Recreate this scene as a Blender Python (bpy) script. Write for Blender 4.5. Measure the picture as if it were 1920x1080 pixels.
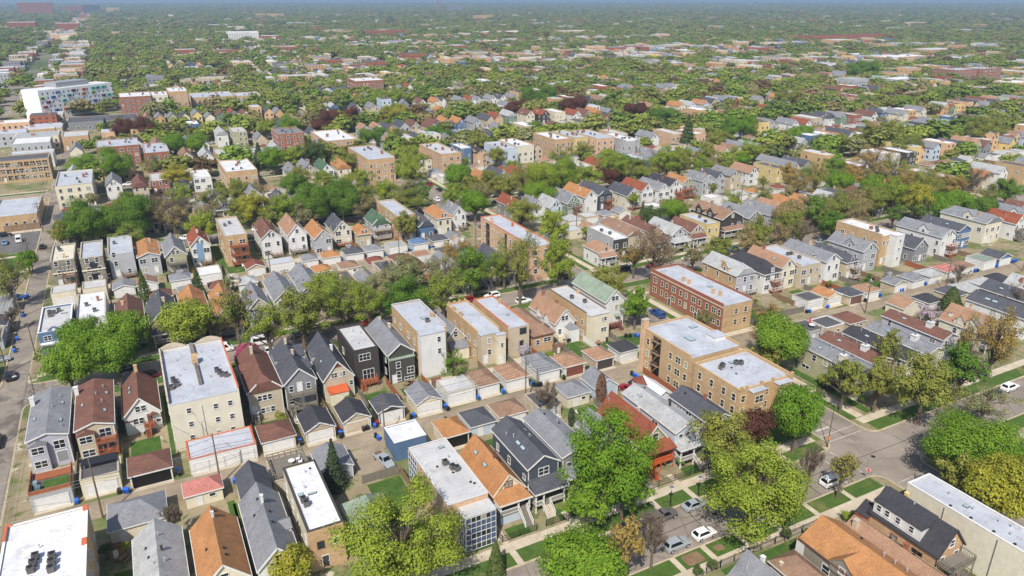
import bpy, bmesh, math, random
import numpy as np
from mathutils import Vector, Matrix
R = math.radians
for o in list(bpy.data.objects):
    bpy.data.objects.remove(o)
S = bpy.context.scene
C = S.collection
# ------------------------------------------------------------------ camera
CAM_H = 80.0
PITCH, YAW = R(21.543), R(27.4325)
cam = bpy.data.cameras.new('camera')
cam.sensor_fit = 'HORIZONTAL'; cam.sensor_width = 36.0
FPX = 1378.0
cam.lens = 36.0 * FPX / 1920.0
cam.clip_start = 1.0; cam.clip_end = 60000.0
camo = bpy.data.objects.new('camera', cam); C.objects.link(camo)
camo.location = (0, 0, CAM_H); camo.rotation_euler = (R(90) - PITCH, 0, -YAW)
S.camera = camo
# ------------------------------------------------------------------ sky, sun, exposure
SUN_EL = 49.0
SDX, SDY = 0.65, 0.76            # horizontal direction the light travels
W = bpy.data.worlds.new('World'); S.world = W; W.use_nodes = True
nt = W.node_tree
sky = nt.nodes.new('ShaderNodeTexSky'); sky.sky_type = 'NISHITA'; sky.sun_disc = False
sky.sun_elevation = R(SUN_EL); sky.sun_rotation = math.atan2(-SDX, -SDY)
sky.air_density = 1.0; sky.dust_density = 1.5; sky.ozone_density = 1.0
nt.links.new(sky.outputs[0], nt.nodes['Background'].inputs[0])
nt.nodes['Background'].inputs[1].default_value = 0.115
sun = bpy.data.lights.new('sun', 'SUN'); sun.energy = 4.6; sun.angle = R(0.6); sun.color = (1.0, 0.94, 0.845)
suno = bpy.data.objects.new('sun', sun); C.objects.link(suno)
suno.rotation_euler = Vector((SDX * math.cos(R(SUN_EL)), SDY * math.cos(R(SUN_EL)), -math.sin(R(SUN_EL)))).to_track_quat('-Z', 'Y').to_euler()
S.view_settings.view_transform = 'Standard'; S.view_settings.look = 'None'
S.view_settings.exposure = 0.28; S.view_settings.gamma = 1.0
try:
    S.view_settings.use_curve_mapping = False
except Exception:
    pass
S.render.engine = 'CYCLES'
S.cycles.max_bounces = 5; S.cycles.diffuse_bounces = 2; S.cycles.glossy_bounces = 2
S.cycles.transmission_bounces = 2; S.cycles.volume_bounces = 0; S.cycles.transparent_max_bounces = 4
# ------------------------------------------------------------------ view test
_f = (math.sin(YAW) * math.cos(PITCH), math.cos(YAW) * math.cos(PITCH), -math.sin(PITCH))
_r = (math.cos(YAW), -math.sin(YAW), 0.0)
_u = (_r[1] * _f[2] - _r[2] * _f[1], _r[2] * _f[0] - _r[0] * _f[2], _r[0] * _f[1] - _r[1] * _f[0])
def view_xy(x, y, z):
    v = (x, y, z - CAM_H)
    c = v[0] * _f[0] + v[1] * _f[1] + v[2] * _f[2]
    if c < 1: return (-9e9, -9e9)
    return (960 + FPX * (v[0] * _r[0] + v[1] * _r[1]) / c, 540 - FPX * (v[0] * _u[0] + v[1] * _u[1] + v[2] * _u[2]) / c)
def in_view(x, y, z=4.0, m=90):
    a, b = view_xy(x, y, z)
    return -m < a < 1920 + m and -m < b < 1080 + m * 1.3
# ------------------------------------------------------------------ colours and materials
def lin(c):
    return tuple(((v / 255.0) / 12.92 if v <= 10 else ((v / 255.0 + 0.055) / 1.055) ** 2.4) for v in c)
COL = dict(
    wh=(213, 213, 211), cr=(214, 206, 184), be=(188, 174, 152), lg=(170, 172, 176), mg=(132, 134, 138), dk=(70, 66, 64),
    dgw=(74, 82, 94), bl=(88, 114, 146), lbl=(186, 198, 212), ye=(212, 190, 130), tn=(192, 161, 119), rb=(152, 92, 66), ob=(194, 159, 119),
    pk=(208, 172, 138), gnw=(120, 140, 120), lav=(176, 174, 186), sage=(168, 166, 136), greige=(140, 134, 122), olv=(76, 76, 70), navy=(52, 62, 84), cin=(200, 186, 164),
    gr=(126, 128, 134), lgr=(162, 164, 166), dg=(80, 82, 90), bk=(62, 62, 68), br=(112, 80, 70), lbr=(138, 112, 94), or_=(166, 120, 80), rd=(134, 77, 57), rdd=(122, 73, 60),
    gn=(76, 102, 82), ggr=(134, 148, 134), tanr=(156, 124, 102), pnk=(176, 116, 108), orr=(190, 92, 54),
    sil=(180, 184, 193), wht=(216, 217, 220), mem=(190, 190, 191), tar=(92, 90, 92), crm=(210, 204, 186), rust=(160, 122, 98),
    wood=(132, 110, 88), rwood=(150, 90, 62), gwood=(122, 116, 106), cop=(194, 106, 72), conc=(178, 168, 150), alum=(198, 200, 204))
COL['or'] = COL['or_']
MATS = {}
def newmat(name):
    m = bpy.data.materials.new(name); m.use_nodes = True
    b = m.node_tree.nodes['Principled BSDF']
    return m, m.node_tree, b
def N(nt, t, **kw):
    n = nt.nodes.new(t)
    for k, v in kw.items():
        if k in n.inputs.keys() if hasattr(n.inputs, 'keys') else False:
            n.inputs[k].default_value = v
        else:
            setattr(n, k, v)
    return n
def mixcol(nt, fac, a, b, mode='MIX'):
    m = nt.nodes.new('ShaderNodeMix'); m.data_type = 'RGBA'; m.blend_type = mode
    for s, v in ((0, fac), (6, a), (7, b)):
        if hasattr(v, 'is_linked'): nt.links.new(v, m.inputs[s])
        elif isinstance(v, (int, float)): m.inputs[s].default_value = v
        else: m.inputs[s].default_value = tuple(v) + ((1,) if len(v) == 3 else ())
    return m.outputs[2]
def ramp(nt, src, p0, p1, c0=(0, 0, 0, 1), c1=(1, 1, 1, 1)):
    r = nt.nodes.new('ShaderNodeValToRGB')
    r.color_ramp.elements[0].position = p0; r.color_ramp.elements[1].position = p1
    r.color_ramp.elements[0].color = c0; r.color_ramp.elements[1].color = c1
    nt.links.new(src, r.inputs[0]); return r.outputs[0]
def noise(nt, co, scale, detail=3.0, rough=0.55, dist=0.0):
    n = nt.nodes.new('ShaderNodeTexNoise'); n.inputs['Scale'].default_value = scale
    n.inputs['Detail'].default_value = detail; n.inputs['Roughness'].default_value = rough; n.inputs['Distortion'].default_value = dist
    nt.links.new(co, n.inputs['Vector']); return n.outputs[0]
def scaled(nt, co, s):
    m = nt.nodes.new('ShaderNodeMapping'); m.inputs['Scale'].default_value = s
    nt.links.new(co, m.inputs[0]); return m.outputs[0]
def sc3(c, f):
    return tuple(min(1.0, v * f) for v in c)
def mat(kind, col):
    """procedural material: kind of surface + colour key (or rgb)"""
    key = (kind, col)
    if key in MATS: return MATS[key]
    c = lin(COL[col]) if isinstance(col, str) else lin(col)
    m, nt, b = newmat(kind + '_' + str(col))
    L = nt.links
    pos = nt.nodes.new('ShaderNodeNewGeometry').outputs['Position']
    b.inputs['Roughness'].default_value = 0.85
    b.inputs['Specular IOR Level'].default_value = 0.25
    if kind == 'shingle':
        big = ramp(nt, noise(nt, pos, 0.45, 4.0, 0.65), 0.3, 0.72)
        fine = ramp(nt, noise(nt, scaled(nt, pos, (2.2, 2.2, 5.0)), 1.6, 2.0, 0.7), 0.25, 0.75)
        x = mixcol(nt, big, sc3(c, 0.80), sc3(c, 1.13))
        x = mixcol(nt, 0.75, x, mixcol(nt, fine, (0.62, 0.62, 0.62), (1.32, 1.3, 1.28)), 'MULTIPLY')
        st = ramp(nt, noise(nt, scaled(nt, pos, (1.0, 1.0, 0.12)), 0.9, 3.0), 0.58, 0.8)
        x = mixcol(nt, st, x, sc3(c, 0.62))
        L.new(x, b.inputs['Base Color']); b.inputs['Roughness'].default_value = 0.95
        bp = nt.nodes.new('ShaderNodeBump'); bp.inputs['Strength'].default_value = 0.5; bp.inputs['Distance'].default_value = 0.05
        L.new(fine, bp.inputs['Height']); L.new(bp.outputs[0], b.inputs['Normal'])
    elif kind == 'siding':
        sep = nt.nodes.new('ShaderNodeSeparateXYZ'); L.new(pos, sep.inputs[0])
        mu = nt.nodes.new('ShaderNodeMath'); mu.operation = 'MULTIPLY'; mu.inputs[1].default_value = 5.0; L.new(sep.outputs[2], mu.inputs[0])
        fr = nt.nodes.new('ShaderNodeMath'); fr.operation = 'FRACT'; L.new(mu.outputs[0], fr.inputs[0])
        big = ramp(nt, noise(nt, pos, 0.35, 3.0), 0.3, 0.75)
        x = mixcol(nt, big, sc3(c, 0.88), sc3(c, 1.04))
        ln = ramp(nt, fr.outputs[0], 0.0, 0.22, (0.72, 0.72, 0.72, 1), (1, 1, 1, 1))
        x = mixcol(nt, 0.8, x, ln, 'MULTIPLY')
        dirt = ramp(nt, noise(nt, scaled(nt, pos, (1.2, 1.2, 0.18)), 1.3, 3.0), 0.55, 0.85)
        x = mixcol(nt, dirt, x, sc3(c, 0.78))
        L.new(x, b.inputs['Base Color']); b.inputs['Roughness'].default_value = 0.6
        bp = nt.nodes.new('ShaderNodeBump'); bp.inputs['Strength'].default_value = 0.5; bp.inputs['Distance'].default_value = 0.02
        L.new(fr.outputs[0], bp.inputs['Height']); L.new(bp.outputs[0], b.inputs['Normal'])
    elif kind == 'brick':
        sep = nt.nodes.new('ShaderNodeSeparateXYZ'); L.new(pos, sep.inputs[0])
        ad = nt.nodes.new('ShaderNodeMath'); L.new(sep.outputs[0], ad.inputs[0]); L.new(sep.outputs[1], ad.inputs[1])
        cm = nt.nodes.new('ShaderNodeCombineXYZ'); L.new(ad.outputs[0], cm.inputs[0]); L.new(sep.outputs[2], cm.inputs[1])
        bt = nt.nodes.new('ShaderNodeTexBrick'); L.new(cm.outputs[0], bt.inputs[0])
        bt.inputs['Scale'].default_value = 1.0; bt.inputs['Brick Width'].default_value = 0.42; bt.inputs['Row Height'].default_value = 0.115
        bt.inputs['Mortar Size'].default_value = 0.014
        bt.inputs['Color1'].default_value = sc3(c, 1.1) + (1,); bt.inputs['Color2'].default_value = sc3(c, 0.8) + (1,)
        bt.inputs['Mortar'].default_value = sc3(tuple(0.5 * v + 0.14 for v in c), 0.95) + (1,)
        big = ramp(nt, noise(nt, pos, 0.4, 4.0, 0.65), 0.3, 0.75, (0.8, 0.78, 0.76, 1), (1.1, 1.1, 1.1, 1))
        x = mixcol(nt, 0.9, bt.outputs[0], big, 'MULTIPLY')
        st = ramp(nt, noise(nt, scaled(nt, pos, (1.0, 1.0, 0.15)), 1.1, 3.0), 0.6, 0.85)
        x = mixcol(nt, st, x, sc3(c, 0.7))
        L.new(x, b.inputs['Base Color']); b.inputs['Roughness'].default_value = 0.9
    elif kind == 'flat':
        big = ramp(nt, noise(nt, pos, 0.22, 5.0, 0.6, 0.4), 0.3, 0.7)
        x = mixcol(nt, big, sc3(c, 0.80), sc3(c, 1.05))
        sep = nt.nodes.new('ShaderNodeSeparateXYZ'); L.new(pos, sep.inputs[0])
        mu = nt.nodes.new('ShaderNodeMath'); mu.operation = 'MULTIPLY'; mu.inputs[1].default_value = 1.0; L.new(sep.outputs[1], mu.inputs[0])
        fr = nt.nodes.new('ShaderNodeMath'); fr.operation = 'FRACT'; L.new(mu.outputs[0], fr.inputs[0])
        x = mixcol(nt, 0.55, x, ramp(nt, fr.outputs[0], 0.0, 0.1, (0.72, 0.73, 0.76, 1), (1, 1, 1, 1)), 'MULTIPLY')
        spot = ramp(nt, noise(nt, pos, 0.42, 5.0, 0.7, 0.8), 0.54, 0.66)
        x = mixcol(nt, spot, x, sc3(c, 0.70))
        sp2 = ramp(nt, noise(nt, pos, 1.7, 4.0, 0.65), 0.62, 0.68)
        x = mixcol(nt, sp2, x, sc3(c, 0.5))
        L.new(x, b.inputs['Base Color']); b.inputs['Roughness'].default_value = 0.55
    elif kind == 'wood':
        n1 = ramp(nt, noise(nt, scaled(nt, pos, (6, 6, 0.7)), 1.0, 3.0), 0.25, 0.75)
        x = mixcol(nt, n1, sc3(c, 0.68), sc3(c, 1.2))
        L.new(x, b.inputs['Base Color'])
    elif kind == 'plain':
        n1 = ramp(nt, noise(nt, pos, 1.3, 4.0), 0.25, 0.8)
        x = mixcol(nt, n1, sc3(c, 0.85), sc3(c, 1.06))
        L.new(x, b.inputs['Base Color']); b.inputs['Roughness'].default_value = 0.6
    elif kind == 'paint':
        oi = nt.nodes.new('ShaderNodeObjectInfo')
        b.inputs['Base Color'].default_value = c + (1,); b.inputs['Roughness'].default_value = 0.28
        b.inputs['Coat Weight'].default_value = 0.6; b.inputs['Specular IOR Level'].default_value = 0.5
    elif kind == 'plastic':
        b.inputs['Base Color'].default_value = c + (1,); b.inputs['Roughness'].default_value = 0.45; b.inputs['Specular IOR Level'].default_value = 0.4
    elif kind == 'metal':
        n1 = ramp(nt, noise(nt, pos, 2.0, 3.0), 0.3, 0.8)
        L.new(mixcol(nt, n1, sc3(c, 0.8), c), b.inputs['Base Color']); b.inputs['Roughness'].default_value = 0.45; b.inputs['Metallic'].default_value = 0.35
    elif kind == 'glass':
        oi = nt.nodes.new('ShaderNodeObjectInfo')
        x = ramp(nt, oi.outputs['Random'], 0.3, 0.95, sc3(c, 0.35) + (1,), sc3(c, 1.5) + (1,))
        n1 = ramp(nt, noise(nt, pos, 0.9, 2.0), 0.4, 0.62)
        x = mixcol(nt, n1, x, sc3(c, 0.45))
        bl_ = ramp(nt, oi.outputs['Random'], 0.86, 0.87)
        x = mixcol(nt, bl_, x, lin((150, 146, 136)))
        L.new(x, b.inputs['Base Color']); b.inputs['Roughness'].default_value = 0.08; b.inputs['Specular IOR Level'].default_value = 0.6
    MATS[key] = m
    return m
GLASS = mat('glass', (52, 60, 70))
CARGLASS = mat('plastic', (22, 26, 32)); CARGLASS.node_tree.nodes['Principled BSDF'].inputs['Roughness'].default_value = 0.08
RUBBER = mat('plastic', (26, 26, 27))
TRIM = mat('plain', 'wh')
# ------------------------------------------------------------------ mesh helpers
class MB:
    def __init__(s):
        s.v = []; s.f = []; s.m = []
    def add(s, vs, fs, mi=0):
        o = len(s.v); s.v += [tuple(p) for p in vs]
        for f in fs:
            s.f.append(tuple(i + o for i in f)); s.m.append(mi)
        return s
    def box(s, x0, x1, y0, y1, z0, z1, mi=0):
        return s.add([(x0, y0, z0), (x1, y0, z0), (x1, y1, z0), (x0, y1, z0), (x0, y0, z1), (x1, y0, z1), (x1, y1, z1), (x0, y1, z1)],
                     [(0, 3, 2, 1), (4, 5, 6, 7), (0, 1, 5, 4), (1, 2, 6, 5), (2, 3, 7, 6), (3, 0, 4, 7)], mi)
    def frustum(s, x0, x1, y0, y1, z0, X0, X1, Y0, Y1, z1, mi=0):
        return s.add([(x0, y0, z0), (x1, y0, z0), (x1, y1, z0), (x0, y1, z0), (X0, Y0, z1), (X1, Y0, z1), (X1, Y1, z1), (X0, Y1, z1)],
                     [(0, 3, 2, 1), (4, 5, 6, 7), (0, 1, 5, 4), (1, 2, 6, 5), (2, 3, 7, 6), (3, 0, 4, 7)], mi)
    def bar(s, a, b, w, mi=0, h=None):
        """square bar between two points"""
        a = Vector(a); b = Vector(b); d = (b - a)
        if d.length < 1e-6: return s
        d.normalize()
        up = Vector((0, 0, 1)) if abs(d.z) < 0.95 else Vector((0, 1, 0))
        x = d.cross(up).normalized() * w * 0.5; y = x.cross(d).normalized() * (h or w) * 0.5
        P = [a - x - y, a + x - y, a + x + y, a - x + y, b - x - y, b + x - y, b + x + y, b - x + y]
        return s.add(P, [(0, 3, 2, 1), (4, 5, 6, 7), (0, 1, 5, 4), (1, 2, 6, 5), (2, 3, 7, 6), (3, 0, 4, 7)], mi)
    def tube(s, pts, rads, n=6, mi=0, cap=True):
        base = len(s.v); P = [Vector(p) for p in pts]
        for i, p in enumerate(P):
            d = (P[min(i + 1, len(P) - 1)] - P[max(i - 1, 0)])
            if d.length < 1e-6: d = Vector((0, 0, 1))
            d.normalize()
            up = Vector((1, 0, 0)) if abs(d.z) > 0.8 else Vector((0, 0, 1))
            x = d.cross(up).normalized(); y = d.cross(x).normalized()
            for k in range(n):
                a = 2 * math.pi * k / n
                s.v.append(tuple(p + (x * math.cos(a) + y * math.sin(a)) * rads[i]))
        for i in range(len(P) - 1):
            for k in range(n):
                a = base + i * n + k; b2 = base + i * n + (k + 1) % n
                s.f.append((a, b2, b2 + n, a + n)); s.m.append(mi)
        if cap:
            s.f.append(tuple(base + (len(P) - 1) * n + k for k in range(n))); s.m.append(mi)
            s.f.append(tuple(base + k for k in reversed(range(n)))); s.m.append(mi)
        return s
    def cyl(s, x, y, z0, z1, r, n=8, mi=0, r1=None):
        return s.tube([(x, y, z0), (x, y, z1)], [r, r if r1 is None else r1], n, mi)
    def mesh(s, name, mats):
        me = bpy.data.meshes.new(name)
        me.from_pydata(s.v, [], s.f)
        for m in (mats if isinstance(mats, (list, tuple)) else [mats]): me.materials.append(m)
        if any(s.m): me.polygons.foreach_set('material_index', s.m)
        me.update()
        return me
    def build(s, name, mats, parent=None, loc=(0, 0, 0), rz=0.0):
        return link(name, s.mesh(name, mats), parent, loc, rz)
def link(name, data, parent=None, loc=(0, 0, 0), rz=0.0):
    o = bpy.data.objects.new(name, data); C.objects.link(o)
    if parent is not None: o.parent = parent
    o.location = loc
    if rz: o.rotation_euler = (0, 0, rz)
    return o
def tag(o, label, cat, group=None):
    o['label'] = label; o['category'] = cat
    if group: o['group'] = group
    return o
def empty(name, loc, rz=0.0):
    o = bpy.data.objects.new(name, None); C.objects.link(o)
    o.empty_display_size = 0.5; o.location = loc
    if rz: o.rotation_euler = (0, 0, rz)
    return o
def struct(o, kind='structure'):
    o['kind'] = kind; return o
CACHE = {}
def cached(key, fn):
    if key not in CACHE: CACHE[key] = fn()
    return CACHE[key]
ORD = ['zeroth', 'first', 'second', 'third', 'fourth', 'fifth', 'sixth', 'seventh', 'eighth', 'ninth', 'tenth', 'eleventh', 'twelfth', 'thirteenth', 'fourteenth', 'fifteenth', 'sixteenth', 'seventeenth', 'eighteenth', 'nineteenth', 'twentieth']
def ordn(i):
    if i <= 20: return ORD[i]
    t = {2: 'twenty', 3: 'thirty', 4: 'forty', 5: 'fifty', 6: 'sixty', 7: 'seventy', 8: 'eighty', 9: 'ninety'}
    if i < 100:
        return t[i // 10] + '-' + ORD[i % 10] if i % 10 else t[i // 10][:-1] + 'ieth'
    return 'hundred-and-' + ordn(i - 100) if i > 100 else 'hundredth'
NAMED = []      # everything whose label still needs a place among its look-alikes
# ================================================================== ground, streets, alleys
AX = [-86.0, 115.3, 316.3, 517.3, 718.3]
AW = [9.0, 5.05, 5.05, 5.05, 5.05]
def SY(k): return 73.1 + 99.5 * k
SW = 4.55
ALX0, ALX1 = -34.2, -29.4            # lane running away from the camera behind the shops
def AL(k): return (SY(k) + 46.2, SY(k) + 51.5)   # service alley inside block k (behind street k)
ALL_K = range(-1, 9)
def ground_mat(name, base, patches, rough=0.9):
    m, nt, b = newmat(name)
    pos = nt.nodes.new('ShaderNodeNewGeometry').outputs['Position']
    x = base(nt, pos)
    for p in patches: x = p(nt, pos, x)
    nt.links.new(x, b.inputs['Base Color']); b.inputs['Roughness'].default_value = rough
    b.inputs['Specular IOR Level'].default_value = 0.2
    return m
def two(c0, c1, s, d=4.0, r=0.6, a=0.3, e=0.72):
    return lambda nt, pos: mixcol(nt, ramp(nt, noise(nt, pos, s, d, r), a, e), lin(c0), lin(c1))
def spots(c, s, a, e, d=3.0, r=0.6, f=1.0, di=0.0, st=(1, 1, 1)):
    def g(nt, pos, x):
        q = ramp(nt, noise(nt, scaled(nt, pos, st), s, d, r, di), a, e, (0, 0, 0, 1), (f, f, f, 1))
        return mixcol(nt, q, x, lin(c))
    return g
def cracks(c, s, w, f=0.8):
    def g(nt, pos, x):
        v = nt.nodes.new('ShaderNodeTexVoronoi'); v.feature = 'DISTANCE_TO_EDGE'; v.inputs['Scale'].default_value = s
        w1 = nt.nodes.new('ShaderNodeTexNoise'); w1.inputs['Scale'].default_value = 0.8; nt.links.new(pos, w1.inputs['Vector'])
        ad = nt.nodes.new('ShaderNodeMix'); ad.data_type = 'RGBA'; ad.blend_type = 'ADD'; ad.inputs[0].default_value = 1.0
        nt.links.new(pos, ad.inputs[6]); nt.links.new(w1.outputs[1], ad.inputs[7])
        nt.links.new(ad.outputs[2], v.inputs['Vector'])
        q = ramp(nt, v.outputs['Distance'], 0.0, w, (f, f, f, 1), (0, 0, 0, 1))
        return mixcol(nt, q, x, lin(c))
    return g
M_ASPH = ground_mat('asphalt', two((124, 115, 107), (154, 144, 133), 0.12, 5.0),
                    [spots((104, 97, 92), 0.05, 0.5, 0.62, f=0.7), spots((164, 154, 140), 0.3, 0.6, 0.7, f=0.5), spots((78, 72, 68), 0.7, 0.66, 0.74, f=0.8), cracks((84, 78, 73), 0.10, 0.010, 0.75), spots((130, 120, 112), 6.0, 0.5, 0.7, f=0.5)])
M_ALLEY = ground_mat('alley_concrete', two((128, 115, 98), (162, 149, 129), 0.15, 5.0),
                     [spots((128, 116, 100), 0.25, 0.56, 0.7, f=0.8), spots((96, 88, 78), 0.6, 0.66, 0.76, f=0.7), cracks((112, 102, 88), 0.22, 0.012, 0.7)])
M_LANE = ground_mat('lane_asphalt', two((122, 114, 106), (150, 141, 130), 0.15, 5.0), [spots((88, 82, 78), 0.12, 0.5, 0.64, f=0.8), spots((156, 146, 132), 0.3, 0.6, 0.7, f=0.5), cracks((76, 70, 66), 0.2, 0.012, 0.7)])
M_CONC = ground_mat('concrete', two((170, 158, 138), (196, 185, 166), 0.5, 4.0), [spots((140, 130, 114), 0.9, 0.62, 0.78, f=0.6)])
M_KERB = ground_mat('kerb_concrete', two((160, 146, 122), (190, 176, 150), 0.7, 4.0), [spots((120, 108, 90), 1.2, 0.6, 0.75, f=0.7)])
M_GRASS = ground_mat('grass', two((52, 80, 32), (78, 104, 44), 0.5, 5.0, 0.7), [spots((128, 116, 84), 0.28, 0.62, 0.72, f=0.7), spots((98, 112, 52), 0.35, 0.58, 0.72, f=0.7), spots((40, 66, 24), 2.5, 0.5, 0.7, f=0.6)])
M_PARK = ground_mat('parkway_grass', two((58, 84, 34), (86, 108, 48), 0.4, 5.0, 0.7), [spots((122, 116, 76), 0.22, 0.58, 0.7, f=0.75), spots((150, 128, 92), 0.30, 0.66, 0.74, f=0.9), spots((44, 68, 26), 2.5, 0.5, 0.7, f=0.6)])
M_YARD = ground_mat('yard_soil', two((128, 116, 92), (158, 146, 120), 0.2, 5.0),
                    [spots((88, 104, 54), 0.10, 0.47, 0.58, f=0.85), spots((104, 88, 66), 0.35, 0.58, 0.7, f=0.8), spots((70, 90, 40), 0.5, 0.56, 0.66, f=0.7), spots((186, 178, 160), 0.16, 0.64, 0.68, f=0.9)])
M_DIRT = ground_mat('bare_soil', two((112, 92, 70), (140, 118, 92), 0.6, 4.0), [spots((84, 68, 50), 1.2, 0.55, 0.7, f=0.8)])
M_LOT = ground_mat('parking_asphalt', two((92, 90, 90), (112, 109, 107), 0.2, 4.0), [spots((132, 128, 122), 0.5, 0.62, 0.75, f=0.6)])
M_PAINT = ground_mat('road_paint', two((164, 159, 150), (194, 190, 182), 1.0), [spots((140, 132, 122), 1.6, 0.5, 0.62, f=0.8)])
M_FAR = ground_mat('far_ground', two((92, 96, 72), (128, 124, 104), 0.01, 6.0, 0.7), [spots((74, 88, 50), 0.006, 0.45, 0.6, f=0.8), spots((150, 142, 130), 0.012, 0.62, 0.7, 6.0, 0.7)])
def sheet(name, x0, x1, y0, y1, z, m, parent=None):
    mb = MB(); mb.add([(x0, y0, z), (x1, y0, z), (x1, y1, z), (x0, y1, z)], [(0, 1, 2, 3)])
    return mb.build(name, m, parent)
struct(sheet('ground', -40000, 40000, -6000, 55000, -0.30, M_FAR))
struct(sheet('road', -140, 760, -40, SY(9), -0.14, M_ASPH))
rnd = random.Random(7)
LOTW = 7.62
def round_rect(x0, x1, y0, y1, r, n=5):
    P = []
    for cx, cy, a0 in ((x1 - r, y1 - r, 0), (x0 + r, y1 - r, 90), (x0 + r, y0 + r, 180), (x1 - r, y0 + r, 270)):
        for i in range(n + 1):
            a = R(a0 + 90 * i / n); P.append((cx + r * math.cos(a), cy + r * math.sin(a)))
    return P
def slab(name, pts, z0, z1, m, parent=None):
    n = len(pts); mb = MB()
    mb.add([(x, y, z0) for x, y in pts] + [(x, y, z1) for x, y in pts],
           [tuple(range(n, 2 * n))] + [(i, (i + 1) % n, n + (i + 1) % n, n + i) for i in range(n)])
    return mb.build(name, m, parent)
def ring(name, outer, inner, z0, z1, m, parent=None):
    n = len(outer); mb = MB()
    V = [(x, y, z1) for x, y in outer] + [(x, y, z1) for x, y in inner] + [(x, y, z0) for x, y in outer]
    F = []
    for i in range(n):
        j = (i + 1) % n
        F += [(i, j, n + j, n + i), (2 * n + i, 2 * n + j, j, i)]
    mb.add(V, F); return mb.build(name, m, parent)
BLOCKS = []
for k in ALL_K:
    ya, yb = SY(k) + SW, SY(k + 1) - SW
    for i in range(len(AX) - 1):
        xa, xb = AX[i] + AW[i], AX[i + 1] - AW[i + 1]
        if not any(in_view(x, y, 0, 200) for x in (xa, (xa + xb) / 2, xb) for y in (ya, (ya + yb) / 2, yb)): continue
        spans = [(xa, ALX0), (ALX1, xb)] if i == 0 else [(xa, xb)]
        for (p, q) in spans:
            b = struct(slab('block_ground', round_rect(p + 0.3, q - 0.3, ya + 0.3, yb - 0.3, 2.2), -0.34, 0.0, M_YARD))
            kb = ring('kerb', round_rect(p, q, ya, yb, 2.5), round_rect(p + 0.32, q - 0.32, ya + 0.32, yb - 0.32, 2.2), -0.30, 0.012, M_KERB, b)
            al = AL(k)
            left = p + 0.5 if i == 0 else p + 0.5
            sheet('alley', p - 0.02, q + 0.02, al[0], al[1], 0.016, M_ALLEY, b)
            # parkway lawns and pavements on the street sides
            x_l = p + 0.34; x_r = q - 0.34
            pw_l = 5.9 if (i > 0) else 0.6
            pw_r = 4.2
            for (y_in, y_out, s) in ((ya + 0.34, ya + 5.3, 1), (yb - 0.34, yb - 5.0, -1)):
                g0, g1 = y_in, y_in + s * 2.95
                w0, w1 = g1 + s * 0.004, g1 + s * 1.95
                near = k in (0, -1) and p < 130 and q > 40
                sheet('parkway_lawn', x_l + 2.2, x_r - 2.2, min(g0, g1), max(g0, g1), 0.02, M_PARK, b)
                if not (k <= 0 and q > 40 and p < 330):
                    sheet('pavement', x_l + 1.5, x_r - 1.5, min(w0, w1), max(w0, w1), 0.024, M_CONC, b)
                BLOCKS.append((k, i, p, q, min(w0, w1), max(w0, w1)))
            ym0, ym1 = ya + 5.3, yb - 5.0
            if i > 0:
                sheet('parkway_lawn', p + 0.34, p + 2.3, ya + 5.4, yb - 5.1, 0.020, M_PARK, b)
                if not (i == 1 and k == 0): sheet('pavement', p + 2.32, p + 4.3, ya + 5.4, yb - 5.1, 0.024, M_CONC, b)
            if i < 3 and q > 100:
                sheet('parkway_lawn', q - 1.6, q - 0.34, ya + 5.4, al[0] - 1.0, 0.020, M_PARK, b)
                sheet('pavement', q - 2.9, q - 1.62, ya + 5.4, al[0] - 1.0, 0.024, M_CONC, b)
# pavement slabs one by one where the photograph shows them
slab_me = {}
def slabs(parent_name, x0, x1, y0, y1, along):
    par = struct(empty(parent_name, (0, 0, 0)))
    L0, L1 = (x0, x1) if along == 'x' else (y0, y1)
    n = max(1, round((L1 - L0) / 1.75)); st = (L1 - L0) / n
    wid = (y1 - y0) if along == 'x' else (x1 - x0)
    key = (along, round(st, 3), round(wid, 3))
    if key not in slab_me:
        a, w = (st - 0.035) / 2, wid / 2
        mb = MB(); mb.box(*((-a, a, -w, w) if along == 'x' else (-w, w, -a, a)), -0.06, 0.03)
        slab_me[key] = mb.mesh('paving_slab', M_CONC)
    for i in range(n):
        c = L0 + st * (i + 0.5)
        p = (c, (y0 + y1) / 2) if along == 'x' else ((x0 + x1) / 2, c)
        if in_view(p[0], p[1], 0, 30):
            o = link('paving_slab', slab_me[key], par, (p[0], p[1], rnd.uniform(-0.006, 0.008)))
    return par
yN = SY(0) + SW + 0.34 + 2.954; yS = SY(0) - SW - 0.34 - 2.954
slabs('pavement', 20, 108.4, yN, yN + 1.95, 'x')
slabs('pavement', 50, 108.4, yS - 1.95, yS, 'x')
slabs('pavement', 122.0, 230, yN, yN + 1.95, 'x')
slabs('pavement', 122.7, 124.7, yN + 2.2, SY(1) - 9.8, 'y')
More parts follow.
